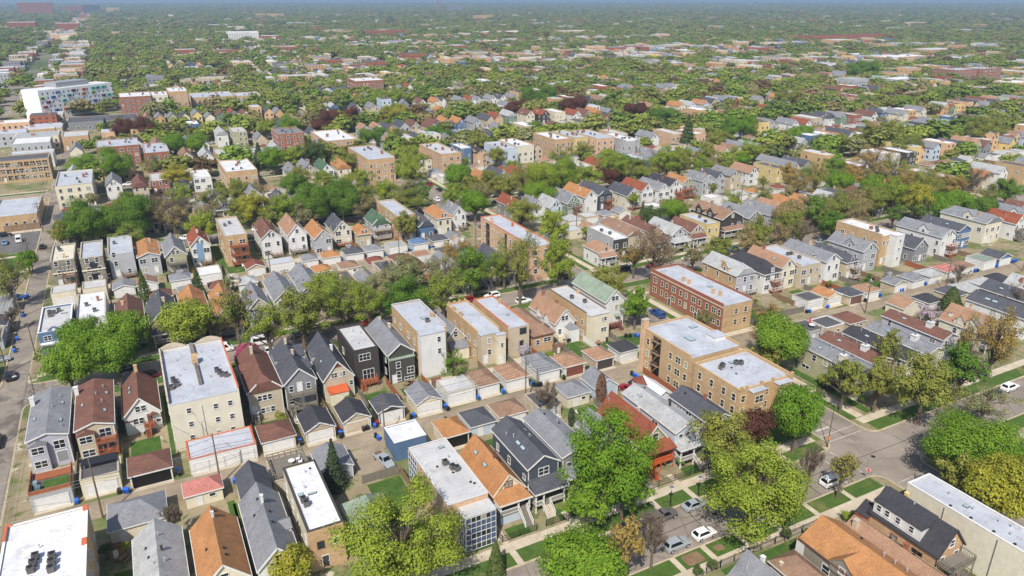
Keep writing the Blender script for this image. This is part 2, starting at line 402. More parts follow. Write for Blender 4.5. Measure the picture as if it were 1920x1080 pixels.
# crossings, lawn walks, road markings
def strip(name, pts, z, m):
    mb = MB(); mb.add([(x, y, z) for x, y in pts], [tuple(range(len(pts)))]); return struct(mb.build(name, m))
for (x0, x1, y0, y1) in ((110.6, 120.0, 81.5, 81.7), (110.6, 120.0, 79.5, 79.7), (104.7, 104.9, 68.9, 77.3), (107.9, 108.1, 68.9, 77.3),
                         (123.1, 123.3, 68.9, 72.0), (125.3, 125.5, 68.9, 72.5), (111.0, 119.6, 64.8, 65.0), (111.2, 115.0, 83.2, 83.8), (102.6, 103.1, 69.0, 73.0)):
    struct(sheet('road_marking', x0, x1, y0, y1, -0.134, M_PAINT))
M_TAR = mat('plain', (64, 60, 58))
for pts in ([(40, 73.3), (56, 73.2), (72, 73.5), (90, 73.2), (104, 73.4), (122, 73.1), (150, 73.3), (150, 73.42), (122, 73.22), (104, 73.52), (90, 73.32), (72, 73.62), (56, 73.32), (40, 73.42)],
            [(115.2, 80), (115.5, 110), (115.1, 150), (115.25, 150), (115.65, 110), (115.35, 80)],
            [(72, 68.9), (72.6, 77.2), (72.75, 77.2), (72.15, 68.9)], [(96, 68.9), (96.3, 77.2), (96.45, 77.2), (96.15, 68.9)]):
    strip('road_joint', pts, -0.132, M_TAR)
for (x, y, r) in ((114.0, 72.4, 0.42), (76.2, 73.4, 0.42), (116.5, 95, 0.4), (4, 122, 0.35), (48, 122, 0.35)):
    mb = MB(); mb.cyl(x, y, -0.16, -0.118 if y < 110 else 0.03, r, 14); o = mb.build('manhole_cover', mat('metal', (60, 58, 58))); struct(o)
for x in (26, 41.5, 53.5, 68.2, 75.6, 82.8, 90.5, 98):
    struct(sheet('walk', x, x + 1.1, SY(0) + SW + 0.3, yN, 0.028, M_CONC))
    struct(sheet('front_walk', x, x + 1.1, yN + 1.95, yN + 4.5, 0.028, M_CONC))
for x in (62.5, 68.5, 75.2, 82.5, 90.8, 99.5):
    struct(sheet('walk', x, x + 1.0, yS, SY(0) - SW - 0.3, 0.028, M_CONC))
for (x0, x1, y0, y1) in ((64.3, 67.6, yS + 0.3, yS + 2.6), (70.2, 72.0, yS + 0.9, yS + 2.2)):
    struct(strip('soil_bed', round_rect(x0, x1, y0, y1, 0.5, 3), 0.026, M_DIRT))
# parking area and drive beside the left lane
struct(sheet('parking_area', -60, ALX0 - 0.4, 286, 311, 0.02, M_LOT))
struct(sheet('forecourt', -47, ALX0 - 0.4, 311.3, 314.5, 0.022, M_CONC))
struct(sheet('driveway', 26.6, 33.2, 108.6, 119.0, 0.02, M_ALLEY))
struct(sheet('driveway', 85.5, 95.4, 106.5, 118.9, 0.02, M_ALLEY))
struct(sheet('alley', ALX0 + 0.05, ALX1 - 0.05, 74, SY(8), -0.10, M_LANE))
# ================================================================== building kit
BRICKS = {'tn', 'rb', 'ob', 'pk', 'ye', 'cin'}
def wallmat(w):
    if isinstance(w, str) and w.startswith('b:'): return mat('brick', w[2:])
    if isinstance(w, str) and w.startswith('p:'): return mat('plain', w[2:])
    return mat('brick', w) if w in BRICKS else mat('siding', w)
def roofmat(r, kind):
    return mat('flat' if kind in ('f', 's') else 'shingle', r)
def window_meshes(w, h, fr, lod, grid):
    def mk():
        mb = MB(); t = 0.10 if lod == 0 else 0.13; d = 0.07
        a, b = w / 2, h / 2
        mb.box(-a - t, a + t, -d, 0.0, b, b + t); mb.box(-a - t - 0.03, a + t + 0.03, -d - 0.05, 0.0, -b - t, -b)
        mb.box(-a - t, -a, -d, 0.0, -b, b); mb.box(a, a + t, -d, 0.0, -b, b)
        if h > 0.8: mb.box(-a, a, -d + 0.02, 0.0, -0.035, 0.035)
        nx = max(0, int(round(w / 0.85)) - 1) if grid else 0
        for i in range(nx):
            x = -a + w * (i + 1) / (nx + 1); mb.box(x - 0.045, x + 0.045, -d + 0.01, 0.0, -b, b)
        if lod == 0:
            p = MB(); p.add([(-a, -0.02, -b), (a, -0.02, -b), (a, -0.02, b), (-a, -0.02, b)], [(0, 1, 2, 3)])
            return mb.mesh('window', mat('plain', fr)), p.mesh('pane', GLASS)
        mb.add([(-a, -0.02, -b), (a, -0.02, -b), (a, -0.02, b), (-a, -0.02, b)], [(0, 1, 2, 3)], 1)
        return mb.mesh('window', [mat('plain', fr), GLASS]), None
    return cached(('win', round(w, 2), round(h, 2), fr, lod, grid), mk)
FROT = {'n': 0.0, 'l': -math.pi / 2, 'r': math.pi / 2, 'b': math.pi}
class Bld:
    """one building: an Empty at the middle of its footprint, parts as children"""
    def __init__(s, name, x0, x1, y0, y1, lod=0):
        s.x0, s.x1, s.y0, s.y1 = x0, x1, y0, y1
        s.w, s.d = x1 - x0, y1 - y0; s.lod = lod
        s.cx, s.cy = (x0 + x1) / 2, (y0 + y1) / 2
        s.e = empty(name, (s.cx, s.cy, 0.0)); s.rnd = random.Random(int(x0 * 31 + y0 * 17))
        s.fr = 'wh'; s.roof = None; s.ix = 0.3; s.iy = 0.28
    def part(s, name, mb, m, parent=None, loc=(0, 0, 0), rz=0.0):
        return mb.build(name, m, parent or s.e, loc, rz)
    def lx(s, x): return x - s.cx
    def ly(s, y): return y - s.cy
    def win(s, face, u, z, w, h, grid=True, fr=None, off=0.0, parent=None):
        """u: metres along the face from its left end as seen from outside"""
        me, pm = window_meshes(w, h, fr or s.fr, s.lod, grid)
        if face == 'n': p = (-s.w / 2 + u, -s.d / 2 + s.iy - 0.002 - off, z)
        elif face == 'l': p = (-s.w / 2 + s.ix - 0.002 - off, s.d / 2 - u, z)
        elif face == 'r': p = (s.w / 2 - s.ix + 0.002 + off, -s.d / 2 + u, z)
        o = link('window', me, parent or s.e, p, FROT[face])
        if pm is not None:
            link('pane', pm, o)
        return o
    def door(s, u, z=0.9, col='wh', face='n', w=0.95, h=2.05):
        def mk():
            mb = MB(); mb.box(-w / 2, w / 2, -0.04, 0, 0, h, 1); t = 0.1
            mb.box(-w / 2 - t, -w / 2, -0.08, 0, 0, h + t); mb.box(w / 2, w / 2 + t, -0.08, 0, 0, h + t); mb.box(-w / 2, w / 2, -0.08, 0, h, h + t)
            return mb.mesh('door', [mat('plain', 'wh'), mat('plain', col)])
        me = cached(('door', w, h, col), mk)
        p = (-s.w / 2 + u, -s.d / 2 + s.iy - 0.003, z) if face == 'n' else (-s.w / 2 + s.ix - 0.003, s.d / 2 - u, z)
        o = link('door', me, s.e, p, FROT[face])
        if s.lod == 0:
            k = MB(); k.box(w / 2 - 0.16, w / 2 - 0.08, -0.10, -0.04, h * 0.45, h * 0.52)
            link('handle', cached(('dk', w, h), lambda: k.mesh('handle', mat('metal', 'alum'))), o)
        return o
    # ---- shells
    def gable(s, e, r, wall, roof, near=None, axis='y', clip=0.0, trim=True, low=0.0, over=None):
        ox, oy = over or (0.3, 0.28)
        s.ix, s.iy = ox, oy; s.eave, s.ridge = e, r
        sw = (lambda p: p) if axis == 'y' else (lambda p: (p[1], p[0], p[2]))
        W2, D2 = (s.w / 2, s.d / 2) if axis == 'y' else (s.d / 2, s.w / 2)
        ia, ib = (ox, oy) if axis == 'y' else (oy, ox)
        t = 0.17; sl = (r - e) / W2
        wx, wy = W2 - ia, D2 - ib
        zt = e - t + sl * ia + 0.04; za = r - t + 0.02
        V = []
        for y in (-wy, wy):
            V += [(-wx, y, low), (wx, y, low), (wx, y, zt), (0, y, za), (-wx, y, zt)]
        F = [(0, 1, 2, 3, 4), (9, 8, 7, 6, 5), (1, 6, 7, 2), (5, 0, 4, 9), (4, 3, 8, 9), (3, 2, 7, 8)]
        if clip:
            zc = za - (za - zt) * 0.42
            V[3] = (0, -wy + clip, za); V += [(-wx * 0.42, -wy, zc), (wx * 0.42, -wy, zc)]
            F = [(0, 1, 2, 11, 10, 4), (9, 8, 7, 6, 5), (1, 6, 7, 2), (5, 0, 4, 9), (4, 10, 3, 8, 9), (3, 11, 2, 7, 8), (10, 11, 3)]
        if axis == 'x': F = [tuple(reversed(f)) for f in F]
        mb = MB(); mb.v = [sw(p) for p in V]; mb.f = F
        nearf = 0 if axis == 'y' else 3
        mb.m = [1 if (i == nearf and near) else 0 for i in range(len(F))]
        s.wall = s.part('wall', mb, [wallmat(wall)] + ([wallmat(near)] if near else []))
        P = [(-W2, e), (0, r), (W2, e), (W2, e - t), (0, r - t), (-W2, e - t)]
        c = clip
        V = []
        for si, y in ((-1, -D2), (1, D2)):
            for j, (x, z) in enumerate(P):
                yy = y
                if c and j in (1, 4) and si < 0: yy = y + c
                V.append((x, yy, z))
        n = 6
        F = [(i, (i + 1) % n, n + (i + 1) % n, n + i) for i in range(n)]
        F = [tuple(reversed(f)) for f in F] + [(0, 1, 2, 3, 4, 5)[::1], tuple(range(11, 5, -1))]
        if axis == 'x': F = [tuple(reversed(f)) for f in F]
        if c:
            V += [(-W2 * 0.42, -D2, r - (r - e) * 0.42), (W2 * 0.42, -D2, r - (r - e) * 0.42)]
        mb = MB(); mb.v = [sw(p) for p in V]; mb.f = F; mb.m = [0] * len(F)
        if c:
            mb.f = [f for i, f in enumerate(mb.f) if i not in (0, 1, 6)]
            mb.f += [(0, 6, 7, 1, 12), (1, 7, 8, 2, 13), (12, 1, 13), (0, 12, 13, 2, 3, 5)]
            mb.m = [0] * len(mb.f)
        s.roof = s.part('roof', mb, roofmat(roof, 'g'))
        s.sl = sl; s.axis_y = (axis == 'y')
        if trim and s.lod < 2:
            tb = MB(); h = 0.26
            for sg in (-1, 1):
                a = (sg * (W2 + 0.01), -D2 - 0.03, e - 0.1); b2 = (0, -D2 - 0.03, r - 0.1)
                if c: b2 = (sg * W2 * 0.42, -D2 - 0.03, r - (r - e) * 0.42 - 0.1)
                tb.bar(sw(a), sw(b2), 0.07, 0, h)
                tb.bar(sw((sg * (W2 + 0.04), -D2, e - 0.12)), sw((sg * (W2 + 0.04), D2, e - 0.12)), 0.1, 0, 0.2)
                if s.lod == 0 and axis == 'y': tb.box(sg * wx - 0.07, sg * wx + 0.07, -wy - 0.03, -wy + 0.08, low, zt)
            s.part('fascia', tb, mat('plain', trim if isinstance(trim, str) else 'wh'))
        return s
    def hip(s, e, r, wall, roof, near=None, trim=True, inset=0.35):
        s.ix = s.iy = inset; s.eave, s.ridge = e, r
        w2, d2 = s.w / 2, s.d / 2
        mb = MB(); mb.box(-w2 + inset, w2 - inset, -d2 + inset, d2 - inset, 0, e - 0.05); mb.m[2] = 1 if near else 0
        s.wall = s.part('wall', mb, [wallmat(wall)] + ([wallmat(near)] if near else []))
        rl = max(0.0, d2 - w2 * 0.95); rw = max(0.0, w2 - d2 * 0.95)
        t = 0.16
        mb = MB()
        mb.add([(-w2, -d2, e - t), (w2, -d2, e - t), (w2, d2, e - t), (-w2, d2, e - t), (-w2, -d2, e), (w2, -d2, e), (w2, d2, e), (-w2, d2, e),
                (-rw, -rl, r), (rw, rl, r)],
               [(0, 3, 2, 1), (0, 1, 5, 4), (1, 2, 6, 5), (2, 3, 7, 6), (3, 0, 4, 7)])
        if rl >= rw: mb.f += [(4, 5, 8), (5, 6, 9, 8), (6, 7, 9), (7, 4, 8, 9)]
        else: mb.f += [(4, 5, 9, 8), (5, 6, 9), (6, 7, 8, 9), (7, 4, 8)]
        mb.m += [0] * 4
        s.roof = s.part('roof', mb, roofmat(roof, 'h'))
        if trim and s.lod < 2:
            tb = MB()
            tb.box(-w2 - 0.06, w2 + 0.06, -d2 - 0.06, -d2 + 0.0, e - 0.24, e - 0.02); tb.box(-w2 - 0.06, -w2, -d2, d2, e - 0.24, e - 0.02); tb.box(w2, w2 + 0.06, -d2, d2, e - 0.24, e - 0.02)
            s.part('gutter', tb, mat('plain', trim if isinstance(trim, str) else 'wh'))
        return s
    def flat(s, e, wall, roof, near=None, cop='conc', ph=0.45, cw=0.3, low=0.0, rearpar=True, copz=0.09):
        s.ix = s.iy = 0.0; s.eave = s.ridge = e
        w2, d2 = s.w / 2, s.d / 2
        mb = MB(); mb.box(-w2, w2, -d2, d2, low, e - ph); mb.m[2] = 1 if near else 0
        i = cw - 0.06
        for a in ((-w2, w2, -d2, -d2 + i, 1 if near else 0), (-w2, w2, d2 - i, d2, 0), (-w2, -w2 + i, -d2 + i, d2 - i, 0), (w2 - i, w2, -d2 + i, d2 - i, 0)):
            if not rearpar and a[3] == -d2 + i: continue
            mb.box(a[0], a[1], a[2], a[3], e - ph, e, a[4])
        s.wall = s.part('wall', mb, [wallmat(wall)] + ([wallmat(near)] if near else []))
        y_a = -d2 - 0.05 if not rearpar else -d2 + i + 0.003
        rb_ = MB(); rb_.box(-w2 + i + 0.003, w2 - i - 0.003, y_a, d2 - i - 0.003, e - ph, e - ph + 0.06)
        s.roof = s.part('roof', rb_, roofmat(roof, 'f'))
        cb = MB()
        for a in ((-w2 - 0.05, w2 + 0.05, -d2 - 0.05, -d2 + cw), (-w2 - 0.05, w2 + 0.05, d2 - cw, d2 + 0.05), (-w2 - 0.05, -w2 + cw, -d2 + cw, d2 - cw), (w2 - cw, w2 + 0.05, -d2 + cw, d2 - cw)):
            if not rearpar and a[2] == -d2 - 0.05: continue
            cb.box(a[0], a[1], a[2], a[3], e + 0.002, e + copz)
        s.part('coping', cb, mat('plain', cop))
        s.rz = e - ph + 0.06
        return s
    # ---- details
    def roof_z(s, x, y):
        if not hasattr(s, 'sl'): return getattr(s, 'rz', s.eave)
        return s.ridge - s.sl * abs(x) if s.axis_y else s.ridge - s.sl * abs(y)
    axis_y = True
    def chimney(s, x, y, h=1.1, w=0.6, col='tn', top=None):
        z = s.roof_z(x, y); mb = MB(); mb.box(-w / 2, w / 2, -w / 2, w / 2, -0.9, h); mb.box(-w / 2 - 0.06, w / 2 + 0.06, -w / 2 - 0.06, w / 2 + 0.06, h, h + 0.1)
        o = s.part('chimney', mb, wallmat(col), s.roof, (x, y, z))
        return o
    def vent(s, x, y, h=0.5):
        me = cached(('vent', h), lambda: MB().cyl(0, 0, -0.25, h, 0.08, 6).cyl(0, 0, h, h + 0.12, 0.14, 6).mesh('vent_pipe', mat('metal', 'alum')))
        return link('vent_pipe', me, s.roof, (x, y, s.roof_z(x, y)))
    def boxvent(s, x, y):
        me = cached('boxvent', lambda: MB().frustum(-.2, .2, -.2, .2, -.12, -.16, .16, -.16, .16, .17).mesh('roof_vent', mat('metal', (50, 50, 52))))
        return link('roof_vent', me, s.roof, (x, y, s.roof_z(x, y)))
    def skylight(s, x, y, w=0.6, h=1.1):
        def mk():
            mb = MB(); mb.box(-w / 2, w / 2, -h / 2, h / 2, -0.05, 0.14); mb.add([(-w / 2 + .07, -h / 2 + .07, .145), (w / 2 - .07, -h / 2 + .07, .145), (w / 2 - .07, h / 2 - .07, .145), (-w / 2 + .07, h / 2 - .07, .145)], [(0, 1, 2, 3)], 1)
            return mb.mesh('skylight', [mat('metal', (96, 92, 90)), mat('plastic', (150, 172, 178))])
        o = link('skylight', cached(('sky', w, h), mk), s.roof, (x, y, s.roof_z(x, y)))
        if hasattr(s, 'sl') and s.axis_y: o.rotation_euler = (0, math.atan(s.sl) * (1 if x > 0 else -1), 0)
        return o
    def ac(s, x, y, rot=0.0):
        def mk():
            mb = MB(); mb.box(-.42, .42, -.42, .42, .12, .85); mb.box(-.46, .46, -.46, .46, .85, .92); mb.cyl(0, 0, .92, .98, .34, 10, 1); mb.box(-.4, .4, -.4, -.3, 0, .12); mb.box(-.4, .4, .3, .4, 0, .12)
            return mb.mesh('air_conditioner', [mat('metal', (112, 108, 106)), mat('plastic', (34, 34, 38))])
        return link('air_conditioner', cached('ac', mk), s.roof, (x, y, s.roof_z(x, y)), rot)
    def auto_near(s, floors=None, z0=1.0, attic=True, skip=(), wide=None, door=True):
        f = floors or max(1, int(round((s.eave - 0.4) / 2.9)))
        n = 2 if s.w < 7.2 else (3 if s.w < 10 else int(s.w / 2.7))
        sizes = [(0.9, 1.45), (1.7, 1.35), (0.9, 1.45), (0.75, 1.0), (1.3, 1.3)]
        st = s.rnd.choice([0, 0, 1, 2])
        for i in range(f):
            z = z0 + 0.95 + i * 2.85
            if z + 0.8 > s.eave + 0.3: continue
            for j in range(n):
                if s.rnd.random() < 0.1 and i > 0: continue
                w, h = sizes[(st + (j if s.rnd.random() < 0.4 else 0)) % 5]
                u = s.w * (j + 0.5) / n + s.rnd.uniform(-0.25, 0.25)
                if door and i == 0 and j == (1 if st else 0):
                    s.door(u, z0 - 0.35); continue
                if s.lod == 0 and w > 1.4: s.win('n', u, z, w, h)
                else: s.win('n', u, z, min(w, 1.7), h)
        if attic and s.ridge - s.eave > 2.0:
            zz = s.eave + (s.ridge - s.eave) * 0.32
            if s.rnd.random() < 0.5: s.win('n', s.w / 2 - 0.6, zz, 0.75, 1.15, False); s.win('n', s.w / 2 + 0.6, zz, 0.75, 1.15, False)
            else: s.win('n', s.w / 2, zz, 0.95, 1.2, False)
    def auto_side(s, face, floors=None, step=4.2, z0=1.0):
        f = floors or max(1, int(round((s.eave - 0.4) / 2.9)))
        n = max(1, int(s.d / step))
        for i in range(f):
            z = z0 + 0.95 + i * 2.85
            if z + 0.75 > s.eave: continue
            for j in range(n):
                if s.rnd.random() < 0.2: continue
                s.win(face, s.d * (j + 0.5) / n + s.rnd.uniform(-.7, .7), z, s.rnd.choice([0.8, 0.8, 1.3]), s.rnd.choice([1.35, 1.35, 0.9]))
    def deck(s, u0, u1, depth, levels, col='wood', stairs=True, rail='wood', roof=None, gap=2.85, z0=1.1):
        """open wooden porches on the near face"""
        m = mat('wood', col); y1 = -s.d / 2 + s.iy - 0.01; y0 = y1 - depth
        x0, x1 = -s.w / 2 + u0, -s.w / 2 + u1
        top = z0 + gap * (levels - 1)
        pz = top + (2.4 if roof else 1.0)
        for x in (x0 + 0.08, (x0 + x1) / 2, x1 - 0.08):
            mb = MB(); mb.box(-.08, .08, -.08, .08, 0, pz)
            link('porch_post', cached(('pp', col, round(pz, 2)), lambda: mb.mesh('porch_post', m)), s.e, (x, y0 + 0.08, 0))
        for i in range(levels):
            z = z0 + gap * i
            if (x1 - x0) * depth > 0:
                mb = MB(); n = max(3, int((x1 - x0) / 0.32))
                for q in range(n):
                    a = x0 + (x1 - x0) * q / n; mb.box(a, a + (x1 - x0) / n - 0.03, y0, y1, z - 0.06, z)
                mb.box(x0, x1, y0, y0 + .1, z - .28, z - .065); mb.box(x0, x0 + .1, y0 + .1, y1, z - .28, z - .065); mb.box(x1 - .1, x1, y0 + .1, y1, z - .28, z - .065)
                s.part('deck_floor', mb, m)
                mb = MB()
                for (a, b) in (((x0, y0), (x1, y0)), ((x0, y0), (x0, y1)), ((x1, y0), (x1, y1))):
                    mb.bar((a[0], a[1], z + 1.0), (b[0], b[1], z + 1.0), 0.1); mb.bar((a[0], a[1], z + 0.12), (b[0], b[1], z + 0.12), 0.08)
                    nn = max(2, int(math.dist(a, b) / 0.28))
                    for q in range(nn + 1):
                        px_, py_ = a[0] + (b[0] - a[0]) * q / nn, a[1] + (b[1] - a[1]) * q / nn
                        mb.bar((px_, py_, z + 0.1), (px_, py_, z + 1.0), 0.05)
                s.part('railing', mb, mat('wood', rail))
            if stairs:
                mb = MB(); zb = 0.02 if i == 0 else z - gap
                run = (z - zb) * 1.0; nst = max(3, int((z - zb) / 0.2))
                if i == 0:
                    xs = x0 + 0.15 if s.rnd.random() < 0.5 else x1 - 1.05
                    for q in range(nst):
                        zz = z - (q + 1) * (z - zb) / (nst + 1); yy = y0 - 0.02 - (q + 0.0) * run / nst
                        mb.box(xs, xs + 0.9, yy - run / nst, yy, zz - 0.05, zz)
                    for xx in (xs, xs + 0.9): mb.bar((xx, y0, z + .9), (xx, y0 - run, zb + .9), .07); mb.bar((xx, y0 - run, zb), (xx, y0 - run, zb + .9), .07); mb.bar((xx, y0, z - .1), (xx, y0 - run, zb + .0), .08, 0, .22)
                else:
                    L = min(x1 - x0 - 0.3, run)
                    for q in range(nst):
                        zz = z - (q + 1) * gap / (nst + 1); xx = x0 + 0.1 + q * L / nst
                        mb.box(xx, xx + L / nst, y0 + 0.15, y0 + 0.95, zz - 0.05, zz)
                    mb.bar((x0 + .1, y0 + .14, z + .9), (x0 + .1 + L, y0 + .14, z - gap + .9), .07); mb.bar((x0 + .1, y0 + .14, z - .05), (x0 + .1 + L, y0 + .14, z - gap), .08, 0, .2)
                s.part('stair_flight', mb, m)
        if roof:
            mb = MB(); zr = top + 2.4
            mb.add([(x0 - .2, y0 - .2, zr), (x1 + .2, y0 - .2, zr), (x1 + .2, y1, zr + .55), (x0 - .2, y1, zr + .55), (x0 - .2, y0 - .2, zr + .12), (x1 + .2, y0 - .2, zr + .12), (x1 + .2, y1, zr + .67), (x0 - .2, y1, zr + .67)],
                   [(0, 3, 2, 1), (4, 5, 6, 7), (0, 1, 5, 4), (1, 2, 6, 5), (2, 3, 7, 6), (3, 0, 4, 7)])
            s.part('porch_roof', mb, mat('shingle', roof) if roof not in ('wht', 'sil', 'orr') else mat('flat', roof))
    def porch(s, depth=2.0, u0=0.3, u1=None, z=1.3, roof='gr', col='wh', step='conc', stair_u=0.7, stair_w=1.3, hip=True, wallb=None, top=3.6, stairs=True, gab=False):
        """roofed front porch with posts, rail and a flight of steps, on the near face"""
        u1 = u1 or s.w - 0.3; x0, x1 = -s.w / 2 + u0, -s.w / 2 + u1
        y1 = -s.d / 2 + s.iy - 0.01; y0 = y1 - depth
        mb = MB(); mb.box(x0, x1, y0, y1, z - 0.15, z)
        if wallb: mb.box(x0 + .05, x1 - .05, y0 + .05, y1, 0, z - 0.152, 1)
        s.part('porch_floor', mb, [mat('wood', 'gwood'), wallmat(wallb or 'wh')])
        for x in (x0 + .12, x0 + (x1 - x0) * stair_u - stair_w / 2 - .1 if stair_u > .5 else x0 + stair_w + .3, x1 - .12):
            p = MB(); p.box(-.11, .11, -.11, .11, 0 if not wallb else z, top)
            link('porch_post', cached(('fp', col, wallb is None, z, top), lambda: p.mesh('porch_post', mat('plain', col))), s.e, (x, y0 + .15, 0))
        r = MB()
        if hip:
            r.add([(x0 - .3, y0 - .3, top), (x1 + .3, y0 - .3, top), (x1 + .3, y1, top), (x0 - .3, y1, top), (x0 + .7, y1 - .02, top + 1.1), (x1 - .7, y1 - .02, top + 1.1)], [(3, 2, 1, 0), (0, 1, 5, 4), (1, 2, 5), (3, 0, 4)])
        else:
            r.add([(x0 - .3, y0 - .3, top), (x1 + .3, y0 - .3, top), (x1 + .3, y1, top + .9), (x0 - .3, y1, top + .9), (x0 - .3, y0 - .3, top + .15), (x1 + .3, y0 - .3, top + .15), (x1 + .3, y1, top + 1.05), (x0 - .3, y1, top + 1.05)],
                  [(0, 3, 2, 1), (4, 5, 6, 7), (0, 1, 5, 4), (1, 2, 6, 5), (2, 3, 7, 6), (3, 0, 4, 7)])
        s.part('porch_roof', r, mat('shingle', roof))
        f = MB(); f.box(x0 - .34, x1 + .34, y0 - .36, y0 - .3, top - .2, top + .1); f.box(x0 - .36, x0 - .3, y0 - .3, y1, top - .2, top + .05); s.part('fascia', f, mat('plain', 'wh'))
        xs = x0 + (x1 - x0) * stair_u
        rl = MB()
        for (a, b) in ((x0, xs - stair_w / 2), (xs + stair_w / 2, x1)):
            if b - a < .3: continue
            rl.bar((a, y0 + .06, z + .95), (b, y0 + .06, z + .95), .09); rl.bar((a, y0 + .06, z + .15), (b, y0 + .06, z + .15), .07)
            for q in range(int((b - a) / .2) + 1): rl.bar((a + q * .2, y0 + .06, z + .1), (a + q * .2, y0 + .06, z + .95), .04)
        rl.bar((x0 + .05, y0, z + .95), (x0 + .05, y1, z + .95), .09)
        for q in range(int(depth / .25)): rl.bar((x0 + .05, y0 + q * .25, z + .05), (x0 + .05, y0 + q * .25, z + .95), .04)
        s.part('railing', rl, mat('plain', col))
        if stairs:
            n = max(3, int(z / .19)); st = MB(); run = z * 1.35
            for q in range(n):
                zz = z - (q + 1) * z / (n + 1); yy = y0 - q * run / n
                st.box(xs - stair_w / 2, xs + stair_w / 2, yy - run / n, yy - .002, max(0.0, zz - .5), zz)
            sf = s.part('stair_flight', st, mat('wood', step) if step != 'conc' else M_CONC)
            for xx in (xs - stair_w / 2 - .05, xs + stair_w / 2 + .05):
                h = MB()
                h.bar((xx, y0, z + .95), (xx, y0 - run, .95), .09); h.bar((xx, y0, z + .05), (xx, y0 - run, .05), .07, 0, .25); h.bar((xx, y0 - run, 0), (xx, y0 - run, 1.05), .12)
                for q in range(int(run / .22)):
                    t = q * .22 / run; h.bar((xx, y0 - run * t, z * (1 - t) + .05), (xx, y0 - run * t, z * (1 - t) + .95), .04)
                s.part('handrail', h, mat('plain', col), sf)
        s.door(u0 + (xs - x0), z, 'br')
        s.win('n', u0 + ((x1 - x0) * .28 if stair_u > .5 else (x1 - x0) * .72), z + 1.15, 1.6, 1.4)
    def bump(s, x0, x1, y0, y1, z0, z1, wall, roof, kind='s', name='annex', rise=0.0, trim=True):
        """box-shaped annex with its own lid (local metres)"""
        mb = MB(); mb.box(x0, x1, y0, y1, z0, z1)
        a = s.part(name, mb, wallmat(wall))
        t = MB(); o = .12
        if kind == 's':
            t.add([(x0 - o, y0 - o, z1 + .002), (x1 + o, y0 - o, z1 + .002), (x1 + o, y1, z1 + .002 + rise), (x0 - o, y1, z1 + .002 + rise), (x0 - o, y0 - o, z1 + .14), (x1 + o, y0 - o, z1 + .14), (x1 + o, y1, z1 + .14 + rise), (x0 - o, y1, z1 + .14 + rise)],
                  [(0, 3, 2, 1), (4, 5, 6, 7), (0, 1, 5, 4), (1, 2, 6, 5), (2, 3, 7, 6), (3, 0, 4, 7)])
        elif kind == 'h':
            cx = (x0 + x1) / 2
            t.add([(x0 - o, y0 - o, z1), (x1 + o, y0 - o, z1), (x1 + o, y1, z1), (x0 - o, y1, z1), (cx, (y0 + y1) / 2, z1 + rise), (cx, y1, z1 + rise)], [(3, 2, 1, 0), (0, 1, 4), (1, 2, 5, 4), (3, 0, 4, 5)])
        else:
            cx = (x0 + x1) / 2
            t.add([(x0 - o, y0 - o, z1), (x1 + o, y0 - o, z1), (x1 + o, y1, z1), (x0 - o, y1, z1), (cx, y0 - o, z1 + rise), (cx, y1, z1 + rise)], [(3, 2, 1, 0), (0, 1, 4), (1, 2, 5, 4), (2, 3, 5), (3, 0, 4, 5)])
        rr = s.part('annex_roof', t, mat('flat', roof) if roof in ('sil', 'wht', 'mem', 'tar', 'orr', 'crm') else mat('shingle', roof), a)
        return a
    def dormer(s, x0, x1, y, depth, z0, h, wall, roof, side=None, rise=0.9, w=1.4):
        """gabled dormer breaking out of a roof slope on the left or right (side l/r), centred at y"""
        sg = -1 if side == 'l' else 1
        mb = MB(); xa, xb = sorted((x0, x1))
        mb.v = [(xa, y - w / 2, z0), (xb, y - w / 2, z0), (xb, y + w / 2, z0), (xa, y + w / 2, z0), (xa, y - w / 2, z0 + h), (xb, y - w / 2, z0 + h), (xb, y + w / 2, z0 + h), (xa, y + w / 2, z0 + h), (xa, y, z0 + h + rise), (xb, y, z0 + h + rise)]
        mb.f = [(0, 3, 2, 1), (0, 1, 5, 4), (2, 3, 7, 6), (3, 0, 4, 8, 7), (1, 2, 6, 9, 5), (4, 5, 9, 8), (6, 7, 8, 9)]; mb.m = [0, 0, 0, 0, 0, 1, 1]
        d = s.part('dormer', mb, [wallmat(wall), mat('shingle', roof)], s.roof)
        t = MB(); o = .18
        for yy, y2 in ((y - w / 2 - .15, y), (y + w / 2 + .15, y)):
            za = z0 + h - .12
            t.add([(xa - o, yy, za), (xb + o, yy, za), (xb + o, y2, z0 + h + rise + .03), (xa - o, y2, z0 + h + rise + .03), (xa - o, yy, za + .12), (xb + o, yy, za + .12), (xb + o, y2, z0 + h + rise + .15), (xa - o, y2, z0 + h + rise + .15)],
                  [(0, 1, 2, 3), (7, 6, 5, 4), (0, 4, 5, 1), (1, 5, 6, 2), (2, 6, 7, 3), (3, 7, 4, 0)])
        s.part('dormer_roof', t, mat('shingle', roof), d)
        me, pm = window_meshes(min(.9, w - .5), min(1.0, h), s.fr, s.lod, False)
        o = link('window', me, d, ((xa if sg < 0 else xb) + sg * .003, y, z0 + h * .6 + .1), FROT['l' if sg < 0 else 'r'])
        return d
    def awning(s, u, z, w=1.5, col='wht', face='n'):
        mb = MB(); mb.add([(-w / 2, -.9, -.35), (w / 2, -.9, -.35), (w / 2, 0, 0), (-w / 2, 0, 0), (-w / 2, -.9, -.3), (w / 2, -.9, -.3), (w / 2, 0, .06), (-w / 2, 0, .06)], [(0, 3, 2, 1), (4, 5, 6, 7), (0, 1, 5, 4), (1, 2, 6, 5), (2, 3, 7, 6), (3, 0, 4, 7)])
        s.part('awning', mb, mat('plain', col), None, (-s.w / 2 + u, -s.d / 2 + s.iy - .01, z))
